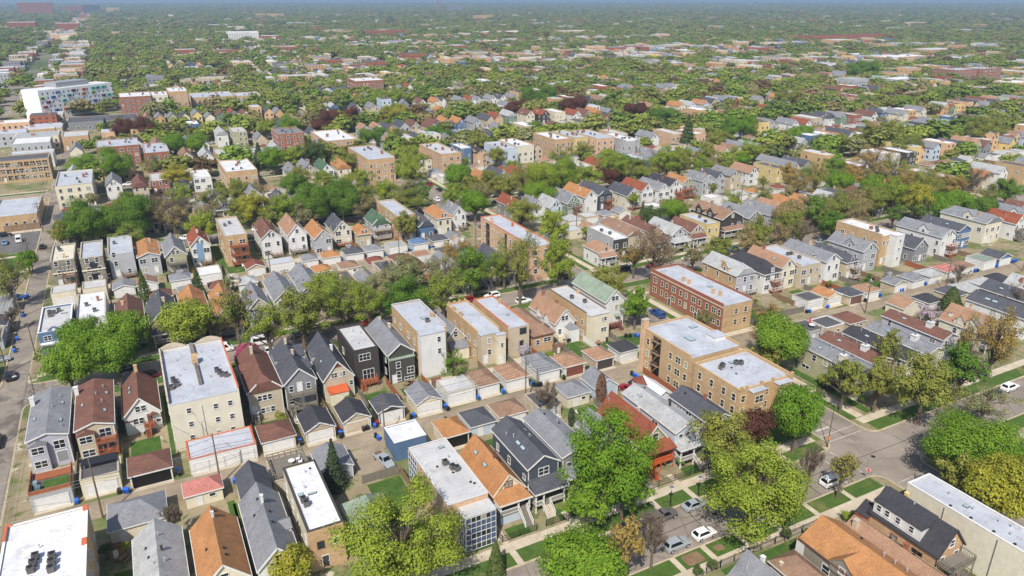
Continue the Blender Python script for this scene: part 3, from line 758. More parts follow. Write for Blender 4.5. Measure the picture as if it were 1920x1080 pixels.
def garage_door(b, u, w, h, col='wh', face='n', z=0.03):
    def mk():
        mb = MB(); n = 4
        for i in range(n): mb.box(-w / 2, w / 2, -.05, 0, h * i / n + .012, h * (i + 1) / n - .012)
        mb.box(-w / 2 - .12, -w / 2, -.09, 0, 0, h + .12, 1); mb.box(w / 2, w / 2 + .12, -.09, 0, 0, h + .12, 1); mb.box(-w / 2, w / 2, -.09, 0, h, h + .12, 1)
        mb.box(-w / 2, w / 2, -.02, 0, 0, h, 1)
        return mb.mesh('garage_door', [mat('plain', col), mat('plain', 'wh')])
    return link('garage_door', cached(('gd', w, h, col), mk), b.e, (-b.w / 2 + u, -b.d / 2 + b.iy - .003, z))
# ================================================================== the near blocks, building by building
HOUSES = []
def H(name, label, x0, x1, y0, y1, cat='house', group=None, lod=0):
    b = Bld(name, x0, x1, y0, y1, lod); tag(b.e, label, cat, group); HOUSES.append(b); b.label = label
    return b
def vents(b, *pts):
    for p in pts: b.vent(*p)
# ---------------- row behind the near alley (backs towards the camera)
b = H('frame_house', 'pale grey low-gabled house beside the left lane, green-roofed garage in front', -25.6, -18.8, 139.0, 158.2)
b.gable(6.3, 7.3, 'lav', 'gr'); b.axis_y = True
b.bump(-3.15, -0.3, -b.d / 2 - .75, -b.d / 2 + .5, 0, 5.5, 'lav', 'gr', 'g', rise=.75)
for z in (1.7, 4.5):
    b.win('n', 1.7, z, 1.9, 1.3, off=1.035)
b.win('n', 5.0, 4.4, 1.7, 1.6); b.door(5.1, .9, 'mg', w=1.7); b.chimney(-3.0, 4.5, 1.7, .75, 'wh')
b.skylight(2.0, 2.5); b.skylight(2.0, -4.5); b.skylight(-2.3, -2.0, .5, 1.2); vents(b, (1.6, 5), (.5, .5), (2.2, -7)); b.auto_side('r')
b = H('frame_house', 'beige house with reddish brown low-gabled roof and wooden balcony', -18.0, -11.3, 139.0, 158.0)
b.gable(6.3, 7.4, 'be', 'br')
b.bump(-3.05, -.2, -b.d / 2 - .75, -b.d / 2 + .5, 0, 5.5, 'be', 'br', 'g', rise=.75)
for z in (1.7, 4.5): b.win('n', 1.7, z, 2.0, 1.3, off=1.035)
b.win('n', 4.9, 4.7, 1.9, 1.7); b.win('n', 5.0, 1.6, 2.0, 1.5)
b.deck(3.2, 6.6, 1.4, 2, 'rwood', False, 'rwood', gap=2.5, z0=1.0); b.chimney(-3.1, 5.5, 1.7, .75, 'wh'); b.skylight(-2.0, -.5, .5, 1.1); b.skylight(2.1, 3.0); b.skylight(1.8, -4.5); vents(b, (1.6, 5.5), (.4, 2), (1.4, -1)); b.auto_side('r')
b = H('frame_house', 'small white gabled house with brown roof and brown back stairs', -10.3, -3.4, 144.3, 158.5)
b.gable(3.9, 7.7, 'wh', 'br'); b.win('n', 2.9, 5.2, .8, 1.15, False); b.win('n', 3.95, 5.2, .8, 1.15, False); b.win('n', 2.2, 2.6, .8, 1.2); b.win('n', 3.2, 2.6, .8, 1.2); b.door(4.7, 1.7, 'br'); b.win('n', 6.2, 1.9, .9, .6)
b.deck(3.5, 5.5, 1.3, 1, 'rwood', True, 'rwood', z0=1.65); b.chimney(0, 5.5, 1.3, .6, 'tn'); b.skylight(-1.6, -.3); b.skylight(-1.6, 1.6); b.bump(1.1, 2.7, -7.4, -6.85, 3.4, 3.5, 'wh', 'br', 'g', 'door_hood', .6)
b.bump(-3.1, -1.7, -7.0, -6.0, 0, 2.9, 'wh', 'br', 's'); b.auto_side('r')
b = H('apartment_block', 'big white four-flat block with curved front parapet and grey roof', -1.9, 10.6, 134.0, 158.9, 'apartment block')
b.flat(10.5, 'crm', 'sil', cop='sil', ph=.5, rearpar=False)
for sx in (-1, 1):
    mb = MB(); mb.cyl(0, 0, 0, .1, .1, 4)
    a = MB(); n = 12; x_0 = -6.25 if sx < 0 else 1.1; x_1 = -1.1 if sx < 0 else 6.25
    for i in range(n):
        t0, t1 = i / n, (i + 1) / n; h = .9 * math.sin(math.pi * (t0 + t1) / 2) + .15
        a.box(x_0 + (x_1 - x_0) * t0, x_0 + (x_1 - x_0) * t1 - .004, b.d / 2 - .34, b.d / 2 - .06, 10.6, 10.6 + h)
    b.part('parapet', a, mat('brick', 'cin'))
a = MB(); a.box(-6.3, -6.0, -12.3, 12.0, 10.6, 11.0); b.part('parapet', a, mat('brick', 'cin'))
a = MB(); a.box(6.05, 6.34, -12.3, 12.0, 10.6, 10.85); b.part('parapet', a, mat('plain', 'cop'))
a = MB(); a.box(-.3, .3, -7, 2.0, 10.1, 10.75); b.part('party_wall', a, mat('brick', (108, 102, 98)))
a = MB(); a.box(-.35, .35, 7.0, 12, 10.1, 11.0); b.part('party_wall', a, mat('brick', (128, 120, 114)))
a = MB(); a.box(-.55, .55, 2.6, 4.2, 10.1, 12.0); b.part('chimney', a, mat('brick', 'tn'), b.roof)
for x, y in ((-4.6, -3), (-4.4, -4.2), (-4.2, -5.4), (3.5, -2.6), (3.8, -3.8), (4.1, -5.0), (4.9, -5.6), (-5.2, -6.2)): b.ac(x, y)
vents(b, (-3.4, 6), (3.8, 7.5), (1.5, 8), (3.0, 3.2), (4.2, -.5), (2.0, -4.4), (-2.4, 1.0), (-3.4, -1.2))
for z in (2.0, 4.9, 7.8):
    for u in ((3.3,), (8.0,), (10.6,)):
        b.win('n', u[0] + (-.2 if z < 3 else 0), z + (.3 if u[0] < 5 else 0), .75, 1.0, False)
a = MB(); a.bar((-.6, -12.5, 1.0), (-.6, -12.5, 8.6), .07); a.bar((-1.2, -12.5, .5), (-1.2, -12.5, 5.2), .06); b.part('conduit', a, mat('metal', 'mg'))
b.auto_side('l', 3)
b = H('frame_house', 'beige house with dark brown clipped-gable roof beside the white block', 12.3, 19.3, 138.3, 155.5)
b.gable(6.5, 9.7, 'be', 'br', clip=1.2)
for z in (4.8, 1.9):
    for u in (2.3, 3.3, 4.3): b.win('n', u + (.3 if z < 3 else 0), z, .75, 1.15, False)
b.door(1.1, 1.3, 'wh'); b.chimney(-.3, 3.5, 1.6, .55, 'cin'); b.deck(.5, 1.7, 1.0, 1, 'gwood', True, 'wh', z0=1.3)
b.dormer(-3.3, -.9, 1.0, 2, 6.2, 1.4, 'be', 'br', 'l', .9, 1.8); b.auto_side('l')
b = H('frame_house', 'dark-roofed gabled house with open grey timber porches on two floors', 19.5, 26.3, 138.7, 155.0)
b.gable(6.4, 9.6, 'mg', 'dg'); b.chimney(0, 5.0, 1.0, .5, 'cin'); b.chimney(.3, -.5, 1.0, .5, 'cin')
b.bump(-3.2, 3.2, 1.6, 6.0, 6.0, 7.5, 'lg', 'dg', 's', 'dormer', .7); b.bump(.4, 3.3, -4.0, -.6, 5.6, 7.1, 'lg', 'dg', 's', 'dormer', .6)
b.deck(.4, 6.2, 2.0, 2, 'gwood', True, 'gwood', gap=2.9, z0=1.3); b.win('n', 1.5, 5.1, .8, 1.3); b.win('n', 5.0, 5.1, .8, 1.3); b.door(3.2, 4.2, 'wh'); b.door(3.4, 1.3, 'wh'); b.win('n', 1.4, 2.3, 1.1, 1.3); b.auto_side('l')
b = H('frame_house', 'dark-roofed gabled house with red gable tip and orange-red porch roof', 27.5, 34.3, 139.0, 156.0)
b.gable(5.0, 9.2, 'be', 'dg'); 
a = MB(); a.add([(-1.1, -8.26, 7.6), (1.1, -8.26, 7.6), (0, -8.26, 8.8)], [(0, 1, 2)]); b.part('gable_panel', a, mat('siding', 'rdd'))
for u in (2.2, 2.85, 4.0, 4.65): b.win('n', u, 5.9, .55, 1.05, False)
b.bump(-2.6, 1.4, -b.d / 2 - 1.9, -b.d / 2 + .27, 0, 2.7, 'cr', 'orr', 's', 'porch_room', .7); b.win('n', 6.0, 3.4, .7, 1.0); b.chimney(.6, -1.2, 1.2, .5, 'wh'); b.skylight(-2.0, -2.2, .6, .9); b.auto_side('l')
b.bump(-3.35, -1.2, 1.5, 4.5, 4.8, 6.4, 'lg', 'dg', 's', 'dormer', .8)
b = H('modern_house', 'dark brown flat-roofed cube house with grey roof and timber deck', 35.5, 41.1, 143.3, 157.3)
b.fr = 'wh'; b.flat(8.5, 'dk', 'mem', cop='dk', ph=.5); b.win('n', 2.4, 6.6, 2.4, 1.5); b.win('n', 3.0, 2.3, 2.4, 2.3); b.win('l', 5, 4.8, 1.2, 1.4); b.deck(.4, 4.6, 2.2, 1, 'rwood', True, 'rwood', z0=1.2); vents(b, (1.5, 2), (-.5, -3), (1.2, -2), (.2, 4))
b = H('frame_house', 'olive-black house with low annex and slate gable behind, white windows', 42.3, 48.7, 140.8, 157.5)
b.e.name = 'frame_house'; B0 = b
b.gable(6.8, 9.3, 'olv', 'gr', over=(.3, .28)); b.bump(-2.9, 2.9, -b.d / 2 - .4, -b.d / 2 + 3.6, 0, 5.7, 'olv', 'ggr', 's', 'annex', .6)
for (u, z, w, h) in ((2.2, 4.4, .9, 1.4), (2.2, 2.0, .9, 1.5), (5.0, 2.6, 1.5, 1.5), (2.2, .7, 1.0, .5), (4.6, .7, 2.2, .6)): b.win('n', u, z, w, h, off=.7)
b.door(1.2, .05, 'wh').location.y -= .69; b.chimney(.8, 2.0, 1.1, .6, 'cin'); b.auto_side('l'); b.chimney(0, 6.5, .5, .5, 'cin')
b = H('three_flat', 'tall white-backed three-flat with brown brick sides and pale roof', 49.6, 56.8, 141.5, 159.0, 'apartment block')
b.flat(11.0, 'tn', 'sil', cop='sil', ph=.35, rearpar=False); b.bump(-3.4, 2.5, -b.d / 2 - 1.8, -b.d / 2 + .01, 0, 10.6, 'wh', 'sil', 's', 'rear_wing')
for (u, z) in ((4.5, 8.9), (4.5, 6.0)): b.win('n', u, z, .75, 1.2, False, off=1.8)
b.win('n', 5.9, 9.2, .8, 1.3, False); b.win('n', 5.9, 6.2, .8, 1.3, False); b.auto_side('l', 3, 3.6); b.skylight(.8, -2.0, 1.6, 1.3); b.chimney(2.6, -2.2, 1.0, .7, 'ob'); b.ac(.6, -4.4); b.vent(1.8, 4)
b = H('frame_house', 'small beige gabled house with grey lower roof between two tall flats', 58.8, 63.8, 147.0, 158.0)
b.gable(4.4, 7.4, 'be', 'gr'); b.win('n', 2.5, 5.4, .9, 1.3); b.chimney(-1.6, 2.0, 2.2, .5, 'rb'); b.bump(-2.2, 2.2, -b.d / 2 - 2.6, -b.d / 2 + .26, 0, 2.8, 'cr', 'gr', 's', 'annex', .9); b.win('n', 1.6, 1.7, .9, 1.2, off=2.62)
b = H('two_flat', 'tan brick two-flat with beige siding rear and silver roof', 64.0, 69.7, 140.5, 159.2, 'apartment block')
b.flat(8.2, 'tn', 'sil', cop='tn', ph=.35, rearpar=False); b.bump(-2.85, 2.0, -b.d / 2 - 1.6, -b.d / 2 + .01, 0, 7.85, 'be', 'sil', 's', 'rear_wing'); b.bump(.9, 3.0, -b.d / 2 - 2.8, -b.d / 2 - 1.605, 0, 7.6, 'cr', 'sil', 's', 'stair_tower')
for (u, z) in ((2.2, 6.2), (2.2, 3.3)): b.win('n', u, z, .8, 1.3, False, off=1.6)
b.win('n', 4.9, 5.0, .6, 1.0, False, off=2.8); b.door(4.6, .3, 'wh').location.y -= 2.8; b.door(1.2, .5, 'wh').location.y -= 1.6; b.auto_side('l', 2, 3.4); b.chimney(-2.4, 1.5, 1.1, .6, 'tn'); b.chimney(-2.4, 5.5, .8, .6, 'tn')
for x in (-2.2, -.7, .7, 2.2): b.part('parapet_pier', MB().box(x - .25, x + .25, b.d / 2 - .3, b.d / 2 + .02, 8.29, 8.8), mat('brick', 'tn'))
b = H('two_flat', 'second tan brick two-flat with plain beige rear wall and silver roof', 71.4, 77.0, 139.4, 159.0, 'apartment block')
b.flat(8.2, 'tn', 'sil', near='be', cop='cop', ph=.35, rearpar=False)
for (u, z, w, h) in ((3.9, 6.6, 1.6, 1.4), (3.5, 3.5, .9, 1.1), (4.2, 1.3, 1.1, 1.6)): b.win('n', u, z, w, h, True, fr='dk')
b.chimney(2.3, 5.0, 1.0, .6, 'tn'); b.skylight(.8, -2.5, .8, .8); b.vent(.5, 3); b.auto_side('l', 2, 3.4)
b = H('brick_bungalow', 'low orange-brick bungalow with tan hipped roof and front chimney', 78.0, 84.3, 139.4, 156.5)
b.hip(4.3, 6.3, 'ob', 'lbr', trim='br'); b.win('n', 4.2, 2.7, 1.9, 1.1); b.win('n', 1.6, 2.4, .9, 1.2); b.chimney(.9, -5.6, 1.3, .7, 'ob'); b.auto_side('l', 1); b.chimney(-2.2, 6.2, 2.0, .7, 'pk')
b = H('frame_house', 'white cross-gabled house with pinkish tan roof and small hipped annex', 85.9, 92.0, 142.4, 156.0)
b.gable(4.6, 8.2, 'wh', 'tanr'); b.win('n', 2.5, 5.8, .8, 1.2); b.win('n', 3.5, 5.8, .8, 1.2); b.dormer(-3.1, -.8, -2.8, 2, 3.2, 1.7, 'wh', 'tanr', 'l', 1.4, 2.6); b.dormer(-3.1, -.8, 1.5, 2, 3.6, 1.6, 'wh', 'tanr', 'l', 1.1, 1.8)
b.bump(.0, 2.9, -b.d / 2 - 2.1, -b.d / 2 + .26, 0, 3.4, 'wh', 'gr', 'h', 'annex', 1.1); b.win('n', 4.5, 2.6, 1.8, 1.2, off=2.12); b.win('n', 1.6, 2.4, .8, 1.3); b.deck(.2, 2.6, 1.6, 1, 'cr', True, 'cr', z0=1.2); b.chimney(.8, -1.0, 1.0, .6, 'rb'); b.chimney(0, 4.4, 1.0, .6, 'rb')
b = H('two_flat', 'brown brick two-flat with cream rear wing and dark patched roof', 92.6, 98.6, 138.6, 157.5, 'apartment block')
b.flat(7.9, 'tn', 'mem', cop='tar', ph=.3, rearpar=False); b.bump(-2.8, 2.9, -b.d / 2 - 1.4, -b.d / 2 + .01, 0, 7.5, 'cr', 'mem', 's', 'rear_wing')
for z in (6.1, 3.3): b.win('n', 3.9, z, .7, 1.0, False, off=1.4); b.win('n', 4.7, z, .7, 1.0, False, off=1.4)
b.auto_side('l', 2, 3.0); b.ac(-.8, 1); b.chimney(2.3, 3, 1.2, .5, 'pk'); b.vent(1.0, -4); b.ac(.6, -3)
b = H('frame_house', 'tall white gabled house with pale green-grey roof near the side street', 100.9, 107.2, 142.6, 159.0)
b.gable(7.6, 10.6, 'wh', 'ggr'); b.win('n', 2.6, 8.2, .9, 1.1); b.win('n', 3.7, 8.2, .9, 1.1); b.win('n', 3.7, 5.6, .9, 1.4, False); b.door(3.8, 1.2, 'wh'); b.awning(3.8, 3.7, 1.5, 'ggr'); b.deck(.5, 4.6, 1.5, 1, 'rdd', True, 'rdd', z0=1.2); b.auto_side('l')
# garages of that row
GAR = []
def G(label, x0, x1, y0, y1, e, r, kind, wall, roof, door='wh', near=True, open_=False, ndoor=1, axis='y', cop='conc', lod=0, group=None):
    b = Bld('garage', x0, x1, y0, y1, lod); tag(b.e, label, 'garage', group); GAR.append(b)
    if kind == 'g': b.gable(e, r, wall, roof, axis=axis, over=(.25, .2))
    elif kind == 'h': b.hip(e, r, wall, roof, inset=.25)
    else: b.flat(e, wall, roof, cop=cop, ph=.22, cw=.25)
    h = min(2.2, e - .3)
    if near:
        for i in range(ndoor):
            W_ = (b.w - 1.0) / ndoor; u = .5 + W_ * (i + .5)
            if open_:
                a = MB(); a.box(-W_ / 2, W_ / 2, -.03, -.004, .03, h); b.part('doorway_shade', a, mat('plastic', (14, 13, 12)), None, (-b.w / 2 + u, -b.d / 2 + b.iy, 0))  # near-black panel on the closed wall; shade of the open interior is painted
            else: garage_door(b, u, round(W_ - .35, 2), round(h, 2), door)
        if lod == 0:
            ap = MB(); ap.add([(-b.w / 2 + .2, -b.d / 2 - .9, .022), (b.w / 2 - .2, -b.d / 2 - .9, .022), (b.w / 2 - .2, -b.d / 2 + .2, .022), (-b.w / 2 + .2, -b.d / 2 + .2, .022)], [(0, 1, 2, 3)]); b.part('apron', ap, M_CONC)
    elif lod < 2:
        if b.rnd.random() < .6: b.door(b.w * b.rnd.uniform(.2, .4), .05, 'wh')
        if b.rnd.random() < .6: b.win('n', b.w * .7, 1.6, .9, .6, False)
    return b
g = G('grey garage carrying a lawn terrace behind a wooden parapet', -24.7, -18.6, 125.8, 132.8, 3.2, 0, 'f', 'lg', 'tar')
a = MB(); w2, d2 = g.w / 2, g.d / 2
for q in ((-w2 - .02, w2 + .02, -d2 - .02, -d2 + .1), (-w2 - .02, -w2 + .1, -d2 + .1, d2), (w2 - .1, w2 + .02, -d2 + .1, d2)): a.box(*q, 3.3, 4.1)
g.part('parapet', a, mat('wood', 'rwood')); g.part('turf', MB().box(-1.2, w2 - .4, -d2 + .5, d2 - 2.5, 3.05, 3.12), M_GRASS); g.part('timber_deck', MB().box(-w2 + .3, w2 - .3, d2 - 2.3, d2 - .3, 3.05, 3.3), mat('wood', 'rwood'))
g.part('planter', MB().box(-2.2, -1.4, -2.4, -1.4, 3.05, 3.9), mat('plastic', (92, 112, 116))); g.part('planter', MB().box(-2.6, -2.0, -.6, .4, 3.05, 3.8), mat('plastic', (126, 150, 152)))
g = G('cream garage with dark pergola roof and white panelled door', -17.3, -11.3, 126.5, 132.2, 3.5, 0, 'f', 'cr', 'tar')
a = MB()
for i in range(14): a.box(-2.8, 2.8, .2 + i * .17, .2 + i * .17 + .12, 4.3, 4.4)
for x in (-2.75, 2.65):
    for y in (.25, 2.4): a.box(x, x + .1, y, y + .1, 3.3, 4.3)
g.part('pergola', a, mat('metal', (58, 62, 70)))
g = G('open-fronted garage with brown roof beside the small white house', -10.1, -2.9, 125.1, 131.7, 2.7, 4.3, 'h', 'wh', 'br', open_=True)
g = G('long flat white garage with orange coping and four doors', -.2, 11.4, 124.9, 131.6, 3.2, 0, 'f', 'wh', 'sil', ndoor=4, cop='cop')
g = G('cream garage with dark brown hipped roof by the orange-edged garage', 12.3, 18.8, 125.3, 132.0, 2.7, 4.1, 'h', 'cr', 'br')
g = G('garage with black gabled roof and wide white door, deck opposite', 20.3, 26.3, 124.9, 132.6, 2.7, 4.3, 'g', 'be', 'bk')
g = G('beige garage with black gabled roof behind the black carts', 27.7, 33.5, 125.1, 132.2, 2.7, 4.3, 'g', 'be', 'bk', 'be')
g = G('dark-walled garage with charcoal roof behind the alley pole', 34.9, 40.7, 125.5, 131.4, 2.7, 3.7, 'g', 'dk', 'dg')
g = G('cream garage with slate-grey hipped roof below the olive-black house', 42.9, 48.7, 124.9, 132.2, 2.7, 4.2, 'g', 'cr', 'gr')
g = G('white flat-roofed garage with stained roof below the white three-flat', 50.2, 56.6, 125.9, 132.2, 3.0, 0, 'f', 'wh', 'mem')
g = G('white garage with worn greyish brown hipped roof', 57.4, 62.7, 125.9, 133.4, 2.7, 3.9, 'h', 'wh', 'lbr')
g = G('white garage with tan hipped roof behind the tall wooden pole', 63.8, 69.8, 125.6, 133.0, 2.7, 4.0, 'h', 'wh', 'tanr')
g = G('white garage with large mottled grey hipped roof', 71.9, 77.6, 125.4, 134.6, 2.7, 4.1, 'h', 'wh', 'gr')
g = G('brick-red garage with orange-brown hipped roof', 78.2, 84.1, 125.1, 131.6, 2.7, 4.1, 'h', 'wh', 'tanr', 'rdd')
g = G('garage with pinkish tan hipped roof and dark brown door', 86.3, 91.9, 124.7, 131.0, 2.7, 4.2, 'h', 'be', 'tanr', 'dk')
g = G('white garage with black hipped roof near the tan flats', 93.6, 99.2, 125.4, 131.0, 2.7, 4.2, 'h', 'wh', 'bk')
# ---------------- row in front of the near alley (fronts towards the camera)
b = H('flat_roofed_building', 'white-roofed brick building with orange coping in the bottom left corner', -25.2, -14.8, 84.5, 109.9, 'building')
b.flat(9.0, 'tn', 'wht', cop='wht', ph=.2)
for q in ((-5.25, -4.4, 12.4, 12.76), (4.6, 5.26, 11.5, 12.76), (4.6, 5.26, 3.2, 4.6), (-5.26, -4.9, 9, 12.3)): b.part('coping', MB().box(*q, 9.1, 9.3), mat('plain', 'cop'))

for x, y in ((-.9, 3.4), (-1.1, 2.1), (-1.3, .8), (1.1, 2.5), (1.1, 1.1), (1.1, -.3)): b.ac(x, y)
a = MB(); a.box(-2.4, -1.0, -.9, -.5, 8.9, 9.3); a.box(-2.4, -1.0, -1.7, -1.3, 8.9, 9.3); b.part('panel', a, mat('metal', 'alum'))
b.auto_side('r', 3); b.vent(-.6, 5.6); b.boxvent(2.2, -2.4)
b = H('frame_house', 'grey gabled house with bright left slope beside the corner building', -9.8, -2.9, 88.0, 105.5)
b.gable(4.0, 6.8, 'cr', 'lgr'); vents(b, (.3, 4.5), (.8, -1.2), (-.6, -1.5)); b.boxvent(-1.2, 1); b.boxvent(-1.5, 3.5); b.chimney(.6, 1.2, .7, .3, 'dk'); b.auto_near(1)
b = H('frame_house', 'orange-roofed gabled house at the lower edge', -1.9, 5.0, 89.2, 103.6)
b.gable(4.2, 7.6, 'cr', 'or'); b.win('n', 3.45, 5.3, 1.0, 1.1); b.chimney(.05, 4.2, .9, .35, 'alum'); b.boxvent(.6, -3.0); b.boxvent(.7, -4.4); b.boxvent(-1.6, -1.0); b.boxvent(.4, 6); b.auto_near(1, attic=False); b.auto_side('r')
b = H('frame_house', 'long slate-grey gabled house with smaller rear gable and white chimney', 5.7, 11.9, 88.6, 105.8)
b.gable(5.0, 8.1, 'wh', 'gr'); b.chimney(-.05, 2.8, 1.3, .4, 'wh'); b.boxvent(-.5, 4.5); b.boxvent(.6, .8); b.boxvent(.5, -2); b.boxvent(-1.5, 2); b.auto_near(2); b.auto_side('l'); b.dormer(1.0, 3.0, -1.0, 2, 4.6, 1.3, 'wh', 'gr', 'r', .7, 2.6)
b.bump(-2.5, 2.5, b.d / 2 - .26, b.d / 2 + 8.6, 0, 4.6, 'cr', 'dg', 'g', 'rear_house', 2.3)
b = H('flat_roofed_building', 'long white-roofed building with pale side wall and brick front', 13.4, 18.7, 90.6, 108.3, 'building')
b.flat(7.5, 'cr', 'wht', near='ob', cop='dk', ph=.3); b.skylight(-1.5, .5, .8, 1.2); b.skylight(.2, .2, 1.4, .5); b.ac(-1.5, -1.2); b.ac(-1.3, -2.4); b.vent(-.6, 2); b.vent(.4, 6.2); b.boxvent(1.4, 7); b.win('n', 1.7, 4.6, .9, 1.1, fr='dk'); b.win('n', 4.0, 4.6, .9, 1.1); b.door(2.2, .4, 'dk'); b.auto_side('l', 2)
b = H('frame_house', 'pale green hip-roofed cottage half hidden by the lime tree', 20.2, 27.0, 86.5, 98.6)
b.hip(4.5, 7.4, 'lg', 'ggr'); b.auto_near(1)
b = H('modern_building', 'white-roofed building with blue glazed grid front and tan brick side', 33.8, 40.6, 86.4, 103.8, 'building')
b.flat(7.8, 'pk', 'mem', cop='alum', ph=.18, cw=.2)
for p in ((.4, 1.5), (1.0, -.2), (1.5, -.9)): b.ac(*p)
b.skylight(1.8, 6.5, 1.0, .7); b.boxvent(-1.0, 1.5); b.boxvent(.7, -1.2); b.boxvent(2.2, -4.8); b.boxvent(2.6, -5.4); b.vent(1.6, 3)
def gridwall(b, x0, x1, y0, y1, z0, z1, nx, nz, face, name='glazed_front', winrows=(1, 3)):
    """panelled wall with white bars; every panel and pane is a part"""
    par = b.part(name, MB().box(x0, x1, y0, y1, z0, z1), mat('plain', 'navy'))
    L_ = (x1 - x0) if face == 'n' else (y1 - y0)
    bars = MB(); pw, ph_ = L_ / nx, (z1 - z0) / nz
    for i in range(nx + 1):
        t = i * pw
        if face == 'n': bars.box(x0 + t - .035, x0 + t + .035, y0 - .08, y0 - .002, z0, z1)
        else: bars.box(x0 - .08, x0 - .002, y0 + t - .05, y0 + t + .05, z0, z1)
    for j in range(nz + 1):
        z = z0 + j * ph_
        if face == 'n': bars.box(x0, x1, y0 - .07, y0 - .002, z - .035, z + .035)
        else: bars.box(x0 - .07, x0 - .002, y0, y1, z - .05, z + .05)
    b.part('glazing_bar', bars, mat('plain', 'wh'), par)
    me = cached(('gp', round(pw, 2), round(ph_, 2), face), lambda: (MB().box(.1, pw - .1, -.035, -.003, .1, ph_ - .1) if face == 'n' else MB().box(-.035, -.003, .1, pw - .1, .1, ph_ - .1)).mesh('panel', mat('plain', (74, 88, 116))))
    mg_ = cached(('gg', round(pw, 2), round(ph_, 2), face), lambda: (MB().box(.1, pw - .1, -.03, -.003, .1, ph_ - .1) if face == 'n' else MB().box(-.03, -.003, .1, pw - .1, .1, ph_ - .1)).mesh('pane', GLASS))
    for i in range(nx):
        for j in range(nz):
            gl = (j in winrows) and (0 < i < nx - 1 or face != 'n')
            p = (x0 + i * pw, y0, z0 + j * ph_) if face == 'n' else (x0, y0 + i * pw, z0 + j * ph_)
            link('pane' if gl else 'panel', mg_ if gl else me, par, p)
b.bump(-1.6, 3.4, -b.d / 2 - 2.6, -b.d / 2 + .01, 0, 6.6, 'navy', 'mem', 's', 'front_bay', .1)
gridwall(b, -1.62, 3.42, -b.d / 2 - 2.68, -b.d / 2 - 2.61, .3, 6.5, 6, 6, 'n', winrows=(2, 5, 0))
gridwall(b, -1.69, -1.61, -b.d / 2 - 2.6, -b.d / 2 - .05, .3, 6.5, 3, 6, 'l', winrows=())
gridwall(b, -3.48, -3.41, 4.6, 8.6, .3, 7.5, 4, 6, 'l', winrows=())
b.win('l', 6.4, 5.6, .7, 1.5, False); b.win('l', 12.0, 5.6, .7, 1.5); b.win('l', 15.0, 3.0, .7, 1.5)
b = H('frame_house', 'orange-brown gabled house with white stairs and hipped porch roof', 42.8, 48.9, 89.2, 103.0)
b.gable(4.3, 7.7, 'cr', 'or', trim='cr'); b.win('n', 3.0, 5.7, 1.3, 1.1, fr='br'); b.porch(2.4, roof='or', z=1.7, top=4.0, stair_u=.75, step='gwood', wallb='lbl'); b.skylight(-1.3, 3.3); b.skylight(-1.4, -.6); b.chimney(.0, -1.4, 1.1, .4, 'br'); b.boxvent(.8, -1.6); b.boxvent(.6, .4); b.auto_side('l', 1)
b = H('modern_house', 'dark blue-grey gabled house with two skylights and white porch rails', 49.3, 55.6, 89.3, 103.4)
b.gable(7.3, 9.3, 'dgw', 'dg'); b.win('n', 3.2, 6.0, 1.9, 1.4); b.porch(2.6, roof='dg', z=1.4, top=4.0, hip=False, stair_u=.35, step='conc'); b.skylight(-1.5, -.6, .6, 1.3); b.skylight(-1.5, -2.3, .6, 1.3); b.skylight(1.4, 2.4, .5, 1.0); b.skylight(1.4, .4, .5, 1.0); vents(b, (-2.0, 3.0), (-1.4, 1.4), (.8, -.3)); b.auto_side('l', 2)
b.bump(-3.5, -2.87, -4.5, 6.5, 0, 3.4, 'dgw', 'dg', 's', 'side_aisle', .3)
b = H('modern_house', 'slate-grey shallow-gabled house right of the dark house with skylights', 56.4, 62.6, 90.0, 104.6)
b.gable(7.0, 8.2, 'mg', 'gr'); b.vent(1.5, 2.2); b.boxvent(1.6, 1.7); b.boxvent(.4, 5.0); b.auto_near(2); b.porch(2.0, roof='gr', z=1.2, top=3.8, hip=False); b.auto_side('l', 2)
b = H('frame_house', 'grey gabled house behind the bright green street tree', 65.4, 71.3, 88.5, 100.6)
b.gable(5.4, 8.3, 'be', 'gr', trim='wh'); b.auto_near(2); b.vent(1.0, 1.5); b.porch(1.8, roof='gr', z=1.2, top=3.7); b.bump(-3.6, -1.0, 1.5, 5.5, 0, 4.4, 'be', 'gr', 'g', 'side_wing', 1.6)
b = H('frame_house', 'sage house with brick-red gabled roof and orange timber stairs', 72.3, 78.9, 88.9, 103.4)
b.gable(4.5, 8.5, 'sage', 'rd'); b.win('n', 3.3, 6.0, 1.2, 1.4); b.deck(.4, 6.2, 2.2, 1, 'orr', True, 'orr', z0=2.0); b.bump(-2.9, 2.9, -b.d / 2 - 2.2, -b.d / 2 + .26, 4.2, 4.35, 'wh', 'rd', 's', 'porch_canopy', .8); b.door(2.4, 2.0, 'br'); b.win('n', 4.8, 3.2, 1.4, 1.3); b.vent(-1.2, 6.2); b.chimney(2.0, 1.0, 1.2, .5, 'cin')
b = H('frame_house', 'long pale grey-white house with light grey roof beside the red roof', 78.7, 84.8, 87.4, 104.2)
b.gable(6.8, 8.2, 'lbl', 'lgr'); 
for u in (1.5, 3.1, 4.7): b.win('n', u, 5.4, .8, 1.3, False)
b.porch(1.9, roof='lgr', z=1.5, top=4.1); b.chimney(1.2, -1.3, .9, .35, 'dk'); b.skylight(-1.4, 4.6, .6, 1.0); b.vent(-1.6, .5); b.win('l', 10.5, 5.2, 1.6, 1.4); b.win('l', 5.5, 2.6, .9, 1.3); b.boxvent(1.0, 6.4)
b = H('frame_house', 'lavender-grey house with charcoal roof in front of the tan flats', 88.2, 94.6, 88.6, 101.2)
